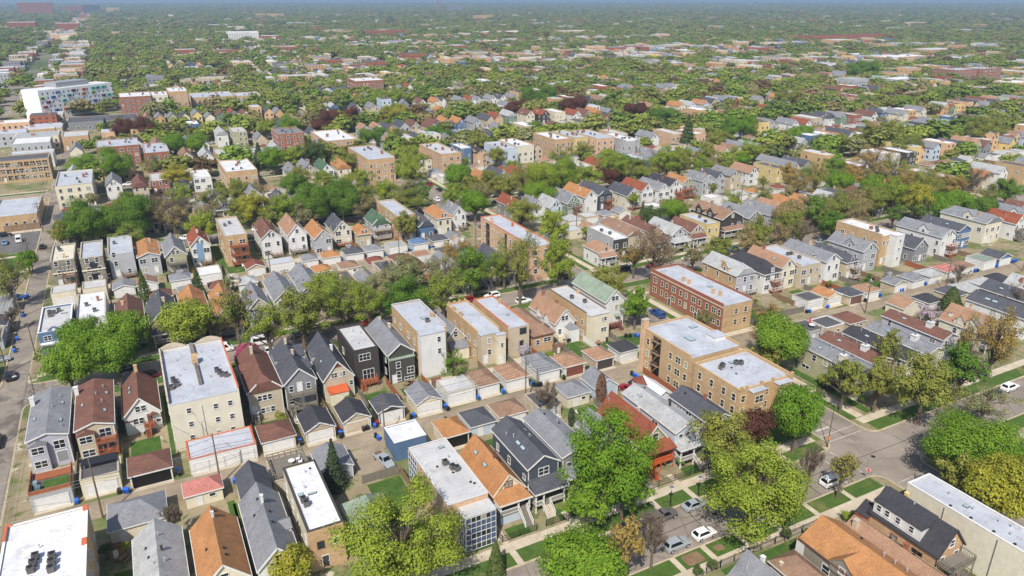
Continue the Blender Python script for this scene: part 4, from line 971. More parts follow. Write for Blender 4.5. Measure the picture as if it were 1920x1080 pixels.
b.gable(5.0, 6.8, 'lav', 'dg'); b.win('n', 2.4, 4.9, .9, 1.0); b.awning(2.4, 5.8, 1.3); b.porch(2.6, roof='lgr', z=1.2, top=3.5, hip=True); b.chimney(1.2, .5, 1.0, .55, 'rb')
for u in (3.2, 6.0, 9.2): b.win('l', u, 3.6, 1.5, 1.3)
b.boxvent(-1.0, 3.8)
b = H('frame_house', 'small white shed-roofed house with red side roof behind the pale house', 85.3, 91.0, 102.0, 109.5)
b.gable(4.0, 5.8, 'wh', 'wht'); b.bump(-2.8, 0, 1.0, 3.9, 0, 5.0, 'be', 'rdd', 's', 'rear_room', .6); b.vent(-1.8, 2.0)
b = H('courtyard_flats', 'tan brick three-storey flats with tall chimney and pale blue roof', 96.4, 109.6, 104.4, 121.5, 'apartment block')
b.flat(10.5, 'tn', 'sil', cop='tn', ph=.4, rearpar=False); b.bump(-7.0, -5.6, 7.4, 8.5, 0, 12.4, 'pk', 'conc', 's', 'chimney_stack'); b.skylight(-.8, -1.0, 1.5, 2.4); b.skylight(4.0, 3.5, 1.8, 1.2)
b.bump(3.2, 6.4, -4.5, -1.5, 10.0, 10.9, 'wh', 'sil', 's', 'roof_hatch')
for z in (2.0, 4.9, 7.8):
    for u in (2.6, 10.5, 13.0, 15.5): b.win('l', u, z, 1.6 if u == 13.0 else .9, 1.4, True, fr='cr')
    for u in (1.6, 4.2, 6.8): b.win('n', u, z, 1.2, 1.4, fr='cr')
a = MB(); a.box(-6.64, -6.55, 1.5, 4.2, .3, 10.0); b.part('recess_shade', a, mat('plastic', (40, 32, 28)))  # flat dark panel on the wall, painted as the shade of an open porch
a = MB()
for z in (3.4, 6.3, 9.2): a.box(-7.3, -6.65, 1.5, 4.2, z - .12, z); a.bar((-7.3, 1.5, z + .9), (-7.3, 4.2, z + .9), .08); a.bar((-7.2, 1.7, z), (-7.2, 4.0, z - 2.8), .1, 0, .25)
b.part('back_stair', a, mat('wood', 'wood'))
b = H('courtyard_flats', 'tan brick corner flats with stepped bays and pale roof at the crossing', 96.3, 110.6, 90.2, 103.4, 'apartment block')
b.flat(9.6, 'tn', 'sil', cop='tn', ph=.6)
b.bump(-5.0, -1.5, -b.d / 2 - 1.4, -b.d / 2 + .01, 0, 9.2, 'tn', 'sil', 's', 'bay'); b.bump(1.8, 5.4, -b.d / 2 - 1.4, -b.d / 2 + .01, 0, 9.2, 'tn', 'sil', 's', 'bay')
for z in (1.8, 4.7, 7.5):
    for u in (3.9, 10.75): b.win('n', u, z, 2.0, 1.5, True, off=1.4, fr='cr')
    for u in (1.1, 7.2, 13.4): b.win('n', u, z, .9, 1.4, fr='cr')
    for u in (2, 5.5, 9, 11.8): b.win('l', u, z, .9, 1.5, fr='cr')
for p in ((-3.5, 2.6), (-2.6, 3.2), (.8, 2.8), (1.6, 2.3)): b.ac(*p)
vents(b, (-4.0, 3.0), (-3.8, 1.8), (2.0, 3.2), (1.6, .3), (3.4, -1.0)); b.boxvent(-2.2, -.4); b.boxvent(-1.2, 2.0); b.skylight(.4, 3.8, .9, .9)
for x in (-6.6, -5.2, -1.4, 1.6, 5.5, 6.8): b.part('parapet_pier', MB().box(x - .35, x + .35, -b.d / 2 - .06, -b.d / 2 + .32, 9.70, 10.2), mat('brick', 'tn'))
# garages of the front row
g = G('large grey hip-roofed garage with pale ridges beside the bare shrub', -13.3, -4.6, 110.7, 118.3, 2.8, 4.8, 'h', 'cr', 'gr', near=False)
g = G('garage with faded pinkish red hipped roof', -2.0, 4.3, 114.8, 119.2, 2.6, 4.1, 'h', 'cr', 'pnk', near=False)
g = G('brick garage topped by a weathered timber deck and railing', 12.0, 18.6, 111.5, 118.6, 3.1, 0, 'f', 'cin', 'tar', near=False)
a = MB()
for i in range(18): a.box(-3.0 + i * .335, -3.0 + i * .335 + .3, -3.2, 3.2, 3.2, 3.28)
g.part('deck_floor', a, mat('wood', 'gwood')); a = MB()
for (p, q) in (((-3.1, -3.3), (3.1, -3.3)), ((-3.1, -3.3), (-3.1, 3.3)), ((3.1, -3.3), (3.1, 3.3)), ((-3.1, 3.3), (3.1, 3.3))):
    a.bar((*p, 4.3), (*q, 4.3), .12); a.bar((*p, 3.7), (*q, 3.7), .1); n = int(math.dist(p, q) / 1.0)
    for i in range(n + 1): a.bar((p[0] + (q[0] - p[0]) * i / n, p[1] + (q[1] - p[1]) * i / n, 3.2), (p[0] + (q[0] - p[0]) * i / n, p[1] + (q[1] - p[1]) * i / n, 4.3), .12)
g.part('railing', a, mat('wood', 'gwood')); g.part('patio_table', MB().cyl(.6, .2, 3.28, 3.95, .08, 6).cyl(.6, .2, 3.95, 4.02, .6, 12), mat('plain', 'wh'))
for p in ((1.8, .8), (2.0, -.3)): g.part('patio_chair', MB().box(p[0] - .3, p[0] + .3, p[1] - .3, p[1] + .3, 3.6, 3.7).box(p[0] + .25, p[0] + .32, p[1] - .3, p[1] + .3, 3.7, 4.2).box(p[0] - .28, p[0] - .2, p[1] - .28, p[1] - .2, 3.28, 3.6), mat('plain', 'wh'))
g = G('grey gabled garage partly hidden by the spruce', 19.7, 25.8, 110.8, 118.0, 2.7, 4.2, 'g', 'lg', 'gr', near=False)
g = G('blue-walled flat garage with white metal roof', 33.8, 40.0, 111.9, 117.9, 4.0, 0, 'f', 'bl', 'wht', near=False, cop='wht')
g = G('cream open garage with orange-brown hipped roof', 43.3, 48.7, 111.1, 117.6, 2.7, 4.4, 'h', 'cr', 'or', open_=True)
g = G('blue-grey garage with charcoal hipped roof by the orange garage', 49.3, 54.9, 112.2, 118.4, 2.7, 4.0, 'h', 'lbl', 'dg', near=False)
g = G('cream garage with golden brown worn roof', 55.8, 62.2, 112.8, 118.5, 2.7, 4.2, 'h', 'cr', 'lbr')
g = G('flat grey garage behind the bare sapling', 64.2, 69.5, 112.0, 118.2, 3.0, 0, 'f', 'cin', 'tar')
g = G('cream garage with grey hipped roof beside the small lawn', 71.8, 77.6, 113.2, 119.2, 2.8, 4.3, 'h', 'crm', 'gr', near=False)
g = G('white garage with slate-grey gabled roof by the parked red car', 78.8, 84.5, 112.9, 119.6, 2.8, 5.0, 'g', 'lbl', 'gr', near=False)
# ---------------- houses across the near street (lower right)
b = H('frame_house', 'grey-shingled gabled house at the bottom edge behind the iron fence', 65.0, 71.6, 42.0, 58.9)
b.gable(3.6, 7.0, 'lg', 'gr'); b.chimney(.6, 6.0, .9, .5, 'wh'); b.vent(-1.6, 6.6); b.auto_side('l', 1)
b = H('frame_house', 'low brown-roofed house left of the big orange roof', 72.5, 77.8, 44.0, 58.5)
b.hip(3.5, 5.4, 'be', 'lbr'); b.vent(-.2, 6.0); b.chimney(-2.0, 5.4, .8, .45, 'cin')
b = H('frame_house', 'large orange-shingled house with brown-grey side gable', 78.2, 86.6, 42.0, 58.3)
b.gable(5.6, 8.2, 'greige', 'or', trim='br'); b.dormer(-4.2, -.8, 0.5, 2, 4.4, 1.6, 'greige', 'or', 'l', 1.5, 4.0); b.win('l', 8.5, 3.4, 1.2, 1.6); b.win('l', 5.0, 3.4, 1.2, 1.6); b.bump(-4.0, -2.6, 7.2, 8.6, 0, 5.0, 'wh', 'or', 's', 'corner_porch'); vents(b, (1.4, -1.5), (1.8, -3.0), (2.2, -4.6)); b.boxvent(2.6, 3.0)
b = H('brick_bungalow', 'long low house with mottled pinkish brown roof beside the orange roof', 86.8, 91.2, 40.0, 57.6)
b.gable(4.8, 6.3, 'be', 'tanr', trim='be'); b.chimney(-1.2, 7.4, 1.2, .7, 'cin'); b.chimney(.8, .5, .9, .6, 'rb'); b.boxvent(1.0, 3.2); b.boxvent(.3, -1.0); b.skylight(1.2, 2.0, .5, 1.0)
b = H('brick_house', 'tan brick house with black roof and long white dormer', 91.7, 97.9, 45.6, 57.2)
b.gable(6.2, 10.0, 'ob', 'bk', trim='bk'); b.bump(-2.9, -.4, -2.6, 5.2, 6.6, 8.6, 'wh', 'bk', 's', 'dormer', .1)
a = MB(); a.add([(-3.1, -2.8, 8.62), (0.1, -2.8, 9.95), (0.1, 5.3, 9.95), (-3.1, 5.3, 8.62), (-3.1, -2.8, 8.78), (0.1, -2.8, 10.12), (0.1, 5.3, 10.12), (-3.1, 5.3, 8.78)], [(0, 3, 2, 1), (4, 5, 6, 7), (0, 1, 5, 4), (1, 2, 6, 5), (2, 3, 7, 6), (3, 0, 4, 7)]); b.part('dormer_roof', a, mat('shingle', 'bk'))
for u in (1.8, 3.2, 5.0, 7.2): o = b.win('l', u - .3, 7.7, .7, 1.0, fr='wh'); o.location.x = -2.91
for (u, w_, h_) in ((4.6, .9, 1.4), (8.4, 1.5, 1.5)): b.win('l', u, 4.2, w_, h_, fr='br')
for u in (2.6, 6.6, 9.6): b.win('l', u, .9, 1.1, .5, False, fr='br')
b.deck(.3, 5.4, 2.4, 2, 'gwood', True, 'gwood', gap=2.7, z0=2.4); b.chimney(.4, 2.6, 1.0, .5, 'ye'); b.vent(-.3, .8); b.bump(-3.4, 0.5, 5.5, 7.6, 0, 5.2, 'rwood', 'bk', 'g', 'front_porch', 1.6); b.auto_near(2)
b = H('flat_roofed_building', 'long pale block-walled building with bluish white roof at the right corner', 101.1, 106.4, 36.0, 57.6, 'building')
b.flat(8.0, 'p:crm', 'sil', cop='wht', ph=.25, cw=.22)
for y in (4.2, 1.0, -2.4, -5.4): b.boxvent(-1.8, y)
vents(b, (.6, 6), (.3, 2), (.9, -1.5), (-.4, -4), (.8, -6), (1.4, -3)); b.skylight(.2, 3.0, .8, .8)
for y in (4.5, -3.6): b.part('downpipe', MB().bar((-2.72, y, .2), (-2.72, y, 7.6), .09), mat('metal', 'mg'))
# ================================================================== the other rows of houses
WW = dict(wh='white', cr='cream', be='beige', lg='light grey', mg='grey', dk='dark brown', dgw='dark blue-grey', bl='blue', lbl='pale blue', ye='yellow brick', tn='tan brick', rb='red brick', ob='orange brick',
          pk='pinkish brick', gnw='green', lav='lavender-grey', sage='sage', greige='taupe', olv='olive-black', navy='navy', cin='sandy brick', crm='ivory')
RW = dict(gr='grey', lgr='pale grey', dg='charcoal', bk='black', br='brown', lbr='light brown', or_='orange', rd='red', rdd='dark red', gn='green', ggr='grey-green', tanr='tan', pnk='pinkish', sil='silver', wht='white', mem='off-white', tar='tar-black', crm='cream', rust='rusty', bl='blue')
RW['or'] = 'orange'
KW = dict(g='gabled', h='hip-roofed', f='flat-roofed')
OCC = []
def occupied(x0, x1, y0, y1):
    return any(a0 < x1 - .2 and a1 > x0 + .2 and c0 < y1 and c1 > y0 for a0, a1, c0, c1 in OCC)
for b in HOUSES + GAR: OCC.append((b.x0, b.x1, b.y0, b.y1))
def A(row, x0, x1, y0, y1, kind, e, r, wall, roof, near=None, front=False, cat=None, noun=None, label=None, cop='conc', extra=True, name=None, clip=0, floors=None):
    dist = math.hypot((x0 + x1) / 2, y0)
    lod = 0 if dist < 205 else (1 if dist < 330 else 2)
    flats = kind == 'f' and (x1 - x0) > 5 and e > 6.4
    nm = name or ('apartment_block' if flats else 'frame_house')
    b = Bld(nm, x0, x1, y0, y1, lod); HOUSES.append(b); OCC.append((x0, x1, y0, y1))
    if kind == 'g': b.gable(e, r, wall, roof, near, trim=(lod < 2), clip=clip or (1.2 if lod > 0 and b.rnd.random() < .15 else 0))
    elif kind == 'h': b.hip(e, r, wall, roof, near, trim=(lod < 2))
    else: b.flat(e, wall, roof, near, cop=cop, rearpar=b.rnd.random() < .5)
    if extra:
        b.auto_near(floors, z0=1.0 if e > 5 else .6)
        b.auto_side('l' if b.cx > 10 else 'r', floors, 4.2 if lod < 2 else 5.5)
        q = b.rnd
        if q.random() < .7: b.chimney(q.uniform(-.3, .3) * b.w, q.uniform(-.3, .35) * b.d, q.uniform(.7, 1.2), q.uniform(.45, .7), q.choice(['rb', 'cin', 'pk', 'tn']))
        if kind == 'g' and q.random() < .4 and r - e > 1.8: b.dormer(-b.w / 2 + .25, -.5, q.uniform(-.25, .3) * b.d, 2, e - .7, q.uniform(1.3, 2.0), wall, roof, 'l', q.uniform(.7, 1.5), q.uniform(1.5, 3.4))
        if lod < 2:
            for i in range(q.randint(1, 3)): b.vent(q.uniform(-.35, .35) * b.w, q.uniform(-.4, .4) * b.d)
            if kind == 'f':
                for i in range(q.randint(0, 3)): b.ac(q.uniform(-.25, .25) * b.w, q.uniform(-.3, .3) * b.d)
            else:
                if q.random() < .35: b.skylight(q.choice([-1, 1]) * b.w * .25, q.uniform(-.3, .3) * b.d)
                if q.random() < .5: b.boxvent(q.uniform(-.3, .3) * b.w, q.uniform(-.3, .3) * b.d)
            if front:
                if kind != 'f' and e < 7.5 and q.random() < .85: b.porch(1.8, roof=roof if kind != 'f' else 'gr', z=1.2, top=3.6, hip=q.random() < .6, stair_u=q.choice([.3, .75]))
            elif q.random() < .5 and e > 4.6:
                lv = 1 if q.random() < .5 else (2 if e < 9 else 3)
                b.deck(.4 if q.random() < .5 else b.w * .4, b.w - .4, 1.8, lv, q.choice(['wood', 'gwood', 'rwood', 'rwood']), True, q.choice(['wood', 'gwood', 'rwood', 'wh']))
    w = WW.get((near or wall).replace('b:', '').replace('p:', ''), 'pale')
    n_ = noun or ('apartment block' if flats else 'house')
    base = '%s %s %s with %s roof' % (w, KW[kind], n_, RW.get(roof, 'grey'))
    b.e['category'] = cat or ('apartment block' if flats else 'house')
    if label: b.e['label'] = label
    else: NAMED.append((b.e, base, row))
    return b
# ---- right-hand block, front row
RA = 'townhouse row beyond the crossing'
b = A(RA, 128.3, 134.7, 87.6, 104.6, 'g', 6.2, 7.3, 'sage', 'gr', front=False, extra=False, name='townhouse', noun='townhouse', label='sage corner townhouse with grey roof, beside the crossing')
for u, z in ((4.5, 4.6), (7.5, 4.8), (10.2, 5.0)): b.win('l', u, z, 1.0 if u != 10.2 else 2.0, 1.4)
b.win('l', 2.6, 1.6, 2.0, .8); b.bump(-4.6, -2.9, -3.2, -.6, 0, 2.6, 'dk', 'gr', 's', 'entrance_porch', .7); b.bump(-2.3, -1.0, -3.0, -1.6, 6.4, 7.9, 'cr', 'alum', 's', 'chimney_box'); b.skylight(-1.5, 4); b.skylight(1, 3); vents(b, (.5, 5.5), (-.5, 2)); b.boxvent(1.6, -2); b.auto_near(2)
b.part('flue', MB().cyl(-1.65, -2.3, 7.9, 9.1, .16, 8), mat('metal', 'mg'))
for (x0, x1, y0, y1, w_, r_, lab) in ((135.2, 141.3, 89.8, 105.2, 'be', 'br', 'townhouse with reddish brown roof next to the corner townhouse'), (142.6, 149.2, 87.6, 104.8, 'be', 'bk', 'townhouse with black roof and white chimney box'), (149.7, 156.0, 87.4, 104.2, 'sage', 'gr', 'townhouse with mid-grey roof right of the black-roofed one'), (159.8, 165.8, 90.6, 107.2, 'lav', 'br', 'long townhouse with brown roof left of the cream dormered house')):
    b = A(RA, x0, x1, y0, y1, 'g', 6.1, 7.3, w_, r_, extra=False, name='townhouse', noun='townhouse', label=lab)
    b.bump(-1.2, .2, -3.6, -2.2, 6.3, 8.1, 'wh', 'alum', 's', 'chimney_box'); b.part('flue', MB().cyl(-.5, -2.9, 8.1, 9.2, .16, 8), mat('metal', 'mg')); b.skylight(-1.3, 3.2); vents(b, (.8, 4.2), (1.6, 1), (-.6, 5.4)); b.boxvent(.9, 2.0); b.auto_near(2); b.auto_side('l', 2)
b = A(RA, 174.2, 182.4, 90.2, 101.4, 'g', 4.6, 8.2, 'crm', 'tanr', front=True, label='cream house with tan-brown roof and two left dormers')
b.dormer(-4.0, -1.0, 0.2, 2, 4.6, 1.7, 'crm', 'tanr', 'l', 1.1, 1.6); b.dormer(-4.0, -1.0, -2.6, 2, 4.6, 1.6, 'crm', 'gr', 'l', 1.2, 2.6); b.bump(-2.9, -2.1, 3.2, 4.0, 5.6, 6.6, 'wh', 'tanr', 's', 'dormer', .2)
for u in (4.5, 6.5, 8.5): b.win('l', u, 3.0, .9, 1.3)
b = A(RA, 190.3, 198.6, 89.0, 105.0, 'g', 5.6, 7.6, 'wh', 'dg', label='white-walled house with broad charcoal roof and twin skylights at right edge'); b.skylight(-2, 3.5, .7, 1.4); b.skylight(-2, 1.6, .7, 1.4)
A(RA, 200.5, 208.8, 92.0, 108.0, 'g', 6.0, 7.8, 'ob', 'dg', label='terracotta-walled house with charcoal roof at the far right edge')
A(RA, 210.5, 217, 91, 107, 'g', 6, 8.4, 'cr', 'lgr', front=True)
def GA(row, x0, x1, y0, y1, e, r, kind, wall, roof, **k):
    g_ = G('', x0, x1, y0, y1, e, r, kind, wall, roof, lod=0 if y0 < 140 and x0 < 180 else (1 if y0 < 330 else 2), **k)
    OCC.append((x0, x1, y0, y1)); del g_.e['label']
    NAMED.append((g_.e, '%s %s garage with %s roof' % (WW.get(wall, 'pale'), KW[kind], RW.get(roof, 'grey')), row)); return g_
ga = 'along the right-hand alley'
GA(ga, 141.6, 146.6, 112.6, 118.8, 3.0, 0, 'f', 'lg', 'tar', near=False); GA(ga, 147.1, 153.6, 112.4, 118.0, 3.0, 0, 'f', 'be', 'tar', near=False, cop='wht'); GA(ga, 155.2, 161.6, 111.8, 118.2, 2.7, 4.2, 'h', 'be', 'br', near=False)
GA(ga, 176.0, 184.2, 111.8, 117.6, 2.7, 4.4, 'g', 'crm', 'tanr', near=False); GA(ga, 185.6, 191.6, 111.2, 117.0, 2.7, 4.2, 'h', 'wh', 'bk', near=False); GA(ga, 196.2, 202.0, 111.0, 117.6, 2.7, 4.4, 'h', 'be', 'dg', near=False)
GA(ga, 203.5, 209.5, 111.4, 117.8, 2.7, 4.2, 'h', 'cr', 'lgr', near=False); GA(ga, 211.5, 217.4, 111.2, 117.6, 2.7, 4.2, 'h', 'cr', 'lgr', near=False); GA(ga, 219.2, 225.2, 111.6, 117.8, 2.7, 4.2, 'h', 'be', 'bk', near=False)
GA(ga, 157.3, 163.6, 127.4, 133.0, 2.8, 0, 'f', 'wh', 'tar'); GA(ga, 164.4, 170.2, 126.6, 133.0, 2.7, 4.0, 'g', 'cr', 'or'); GA(ga, 170.7, 176.7, 124.6, 130.6, 2.7, 4.2, 'h', 'be', 'dg', door='br'); GA(ga, 177.3, 183.2, 124.4, 130.2, 2.7, 4.2, 'h', 'wh', 'tanr')
GA(ga, 197.5, 203.3, 124.4, 130.2, 2.7, 4.2, 'h', 'wh', 'gr'); GA(ga, 205.0, 211.4, 124.4, 130.2, 2.7, 4.0, 'h', 'wh', 'lgr'); GA(ga, 213.2, 219.4, 124.6, 130.4, 2.7, 4.0, 'h', 'cr', 'pnk'); GA(ga, 220.4, 227.0, 124.4, 130.6, 2.7, 4.0, 'h', 'wh', 'lbr'); GA(ga, 231.8, 238.0, 124.6, 130.8, 3.0, 0, 'f', 'wh', 'ggr'); GA(ga, 239.2, 246.4, 124.4, 130.8, 2.7, 4.2, 'g', 'bl', 'dg')
GA(ga, 189.5, 195.5, 124.6, 129.6, 2.7, 3.8, 'g', 'be', 'gr')
# ---- right-hand block, rear row
RB = 'row behind the right-hand alley'
b = A(RB, 126.2, 136.0, 127.0, 156.8, 'f', 8.0, 0, 'rb', 'sil', near='tn', cop='rb', extra=False, label='long red brick apartment block with pale blue roof and tan end wall')
for z in (1.9, 4.7, 6.6)[:2]:
    for i, u in enumerate((2.2, 5.4, 7.4, 10.4, 13.4, 15.6, 18.6, 21.0, 23.8, 26.4, 28.4)): b.win('l', u, z + .6, (1.5 if i % 3 == 0 else .9), 1.5, True, fr='cr')
for z in (2.4, 5.4):
    for u in (4.4, 7.6): b.win('n', u, z, .9, 1.4, fr='cr')
for u in (8.9, 19.8): b.door(u, .1, 'dk', 'l')
for x, y in ((-2.6, 3.5), (-2.6, 1.2), (-1.6, -7.2), (-1.0, -9.2)): b.chimney(x, y, 1.3, .7, 'pk')
b.skylight(1.2, -2.8, 1.2, 1.2); vents(b, (.6, 8), (1.5, 5), (2, -6), (.2, -11)); b.part('string_course', MB().box(-5.02, -4.9, -14.9, 14.9, 7.0, 7.15), mat('plain', 'cr'))
rows = [(146.5, 154.0, 144.0, 158.5, 'g', 6.5, 9.3, 'tn', 'lgr', 'lav'), (155.0, 161.8, 141.6, 158.0, 'h', 6.2, 9.2, 'wh', 'bk', None), (162.4, 168.2, 142.0, 157.0, 'g', 6.8, 9.4, 'cr', 'tanr', None), (168.5, 176.6, 140.6, 158.4, 'f', 7.3, 0, 'be', 'sil', None),
        (177.6, 184.4, 139.6, 157.0, 'g', 7.0, 9.2, 'wh', 'gr', None), (185.0, 190.6, 138.2, 154.0, 'h', 6.0, 8.2, 'be', 'dg', None), (195.6, 202.6, 141.0, 155.0, 'g', 7.0, 9.6, 'lg', 'gr', None), (205.6, 213.0, 142.6, 160.2, 'f', 10.6, 0, 'tn', 'wht', None),
        (217.0, 224.4, 138.6, 151.0, 'g', 5.2, 8.2, 'mg', 'dg', None), (230.6, 238.6, 138.8, 156.0, 'g', 7.0, 9.4, 'wh', 'gr', None), (243.0, 250.4, 141.2, 156.0, 'g', 6.8, 8.6, 'bl', 'dg', None), (257.6, 267.4, 141.0, 158.2, 'g', 7.6, 9.9, 'crm', 'gr', None),
        (271.0, 277.2, 138.4, 152.6, 'g', 6.2, 9.2, 'wh', 'rd', None), (279.4, 287.0, 141.0, 155.4, 'g', 7.0, 9.4, 'wh', 'gr', None), (289.5, 296, 140, 155, 'g', 6.5, 9.2, 'lg', 'br', None)]
for t in rows:
    b = A(RB, *t[:9], near=t[9])
    if t[0] == 205.6:
        b.bump(-.4, 3.4, -b.d / 2 - 2.6, -b.d / 2 + .01, 0, 10.4, 'wh', 'wht', 's', 'stair_tower')
        for z in (8.6, 5.8, 2.8): b.win('n', 5.3, z, .7, .9, False, off=2.6)
    if t[0] in (195.6, 230.6, 257.6): b.dormer(-b.w / 2 + .2, -.6, -1.5, 2, t[5] - .8, 2.0, t[7], t[8], 'l', 1.6, 3.4)
    if t[0] == 155.0: b.dormer(-1.2, 1.2, -4.6, 2, 6.6, 1.0, 'wh', 'bk', 'l', .7, 1.4)
# ---- second street, houses facing it
RC = 'row facing the second street'
b = A(RC, -26.8, -20.0, 190.6, 208.0, 'f', 6.6, 0, 'bl', 'mem', cop='wht', extra=False, label='blue shopfront building with white cornice and roundel on the left lane')
a = MB(); n = 14
for i in range(n): t0 = i / n; a.box(-1.4 + 2.8 * t0, -1.4 + 2.8 * (i + 1) / n - .004, -b.d / 2 - .02, -b.d / 2 + .2, 6.7, 6.75 + .9 * math.sin(math.pi * (t0 + .5 / n)))
b.part('cornice', a, wallmat('bl')); b.part('roundel', MB().tube([(0, -b.d / 2 - .04, 6.9), (0, -b.d / 2 - .1, 6.9)], [.42, .42], 14), mat('plain', 'wh'))
for u in (1.8, 4.8): b.win('n', u, 5.0, 1.5, 1.1)
b.bump(-3.2, 3.3, -b.d / 2 - .5, -b.d / 2 + .01, 3.3, 3.6, 'wh', 'wht', 's', 'canopy', .2); b.win('n', 2.0, 2.0, 1.6, 1.7); b.win('n', 4.9, 2.0, 1.6, 1.7); b.part('plinth', MB().box(-3.38, 3.38, -b.d / 2 - .1, -b.d / 2 - .002, 0, .9), wallmat('ob'))
for p in ((-1.6, 4.4), (-.6, 3.8), (.4, 4.9), (-1.4, 2.2)): b.ac(*p)
b.skylight(1.6, 3.2, 1.4, .6)
for t in ((-26.6, -20.4, 210.0, 216.5, 'f', 3.1, 0, 'rb', 'rust', None), (-19.4, -12.7, 200.0, 218.0, 'f', 5.2, 0, 'wh', 'wht', None), (-10.6, -4.0, 188.0, 204.6, 'g', 5.6, 8.3, 'cr', 'br', None), (-3.1, 3.5, 185.6, 201.6, 'g', 6.0, 9.2, 'ob', 'dg', None),
          (4.3, 11.0, 184.6, 204.4, 'g', 5.6, 8.3, 'be', 'or', None), (11.8, 18.2, 183.4, 201.0, 'g', 5.6, 8.6, 'be', 'or', None), (19.6, 25.6, 184.4, 198.0, 'g', 5.6, 8.6, 'be', 'gr', None), (26.6, 33.2, 187.0, 203.6, 'g', 5.8, 8.6, 'wh', 'gr', None),
          (34.2, 41.2, 189.6, 207.0, 'g', 5.8, 8.8, 'lg', 'gr', None), (42.6, 49.6, 186.0, 199.0, 'f', 7.0, 0, 'tn', 'tar', None), (50.2, 55.8, 182.4, 196.0, 'g', 6.0, 8.2, 'be', 'gr', None), (58.6, 64.8, 190.0, 205.0, 'f', 6.0, 0, 'be', 'tar', None),
          (67.0, 73.4, 190.0, 205.2, 'g', 4.8, 6.8, 'be', 'rdd', None), (75.2, 81.2, 184.4, 200.0, 'g', 5.6, 8.4, 'cr', 'gr', None), (83.0, 89.0, 185.0, 200.0, 'g', 5.6, 8.4, 'wh', 'gr', None), (90.6, 96.6, 185.0, 200.0, 'g', 5.6, 8.4, 'be', 'dg', None)):
    b = A(RC, *t[:9], near=t[9], front=True, extra=t[5] > 4)
    if t[0] in (-3.1, 11.8): b.dormer(-b.w / 2 - .1, -.4, -.5, 2, t[5] - 1.2, 1.8, t[7], t[8], 'l', 1.8, 3.4)
b = A(RC, 101.0, 108.3, 182.6, 217.6, 'f', 11.2, 0, 'pk', 'sil', cop='cop', extra=False, label='tall tan brick six-flat with orange coping and open stair recess')
for z in (2.0, 4.9, 7.8, 9.9)[:3]:
    for u in (3.5, 9.5, 13.5, 17.5, 22, 26, 30, 33): b.win('l', u, z + .8, .9, 1.4, True)
    for u in (1.8, 5.4): b.win('n', u, z + .8, 1.2, 1.4)
for y0_, y1_ in ((10.6, 13.2), (-2.0, -.6)): b.part('recess_shade', MB().box(-3.74, -3.66, y0_, y1_, .3, 10.4), mat('plastic', (44, 36, 30)))  # dark panels on the solid wall; their colour paints the shade inside recesses
a = MB()
for z in (2.6, 5.4, 8.2): a.box(-3.98, -3.745, 10.6, 13.2, z - .1, z); a.bar((-3.95, 10.7, z + .9), (-3.95, 13.1, z + .9), .07); a.bar((-3.9, 10.8, z), (-3.9, 13.0, z - 2.6), .1, 0, .2)
b.part('back_stair', a, mat('wood', 'wood')); b.chimney(-2.6, 11, 1.4, .6, 'pk'); b.chimney(1.5, 4, 1.0, .6, 'cop')
RD = 'row facing the second street, right half'
for t in ((125.8, 132.2, 183.0, 192.4, 'h', 4.9, 7.2, 'wh', 'tanr', None), (133.5, 139.3, 186.0, 201.6, 'f', 7.6, 0, 'lg', 'wht', 'dk'), (142.6, 149.4, 190.4, 207.8, 'g', 6.0, 8.2, 'be', 'lbr', None), (150.4, 155.9, 188.4, 206.0, 'g', 6.4, 8.2, 'be', 'br', 'pk'),
          (156.4, 163.9, 184.8, 199.4, 'g', 5.6, 8.4, 'lg', 'lgr', None), (165.0, 171.4, 185.2, 197.8, 'g', 5.2, 7.9, 'be', 'br', None), (172.2, 178.2, 185.6, 200.0, 'f', 7.2, 0, 'ye', 'sil', None), (180.4, 190.4, 187.0, 204.4, 'g', 7.4, 10.0, 'dk', 'lbr', None),
          (192.4, 199.2, 186.4, 202.0, 'g', 6.4, 9.0, 'greige', 'gr', None), (203, 209, 187, 202, 'g', 6, 8.8, 'lg', 'gr', None), (218, 224.6, 187, 202, 'g', 6, 8.8, 'be', 'or', None), (231, 237.6, 187, 202, 'f', 7, 0, 'dk', 'wht', None), (246, 252, 186, 201, 'g', 6, 8.6, 'mg', 'dg', None), (262, 268, 186, 201, 'g', 6, 8.6, 'wh', 'gr', None), (278, 284.6, 186, 201, 'g', 6, 8.6, 'ob', 'or', None), (294, 300, 186, 201, 'g', 6, 8.6, 'be', 'gr', None), (346, 353, 189, 204, 'g', 6.2, 9, 'wh', 'lgr', None), (331, 337.6, 187, 201, 'g', 6.2, 9, 'be', 'or', None), (362, 369, 187, 201, 'f', 8, 0, 'tn', 'tar', None)):
    b = A(RD, *t[:9], near=t[9], front=True)
    if t[0] == 180.4: b.dormer(-5.2, -1.0, -2.5, 2, 6.6, 2.0, 'dk', 'lbr', 'l', 1.8, 3.6); b.dormer(-5.2, -1.0, 3.5, 2, 6.6, 2.0, 'dk', 'lbr', 'l', 1.8, 3.6)
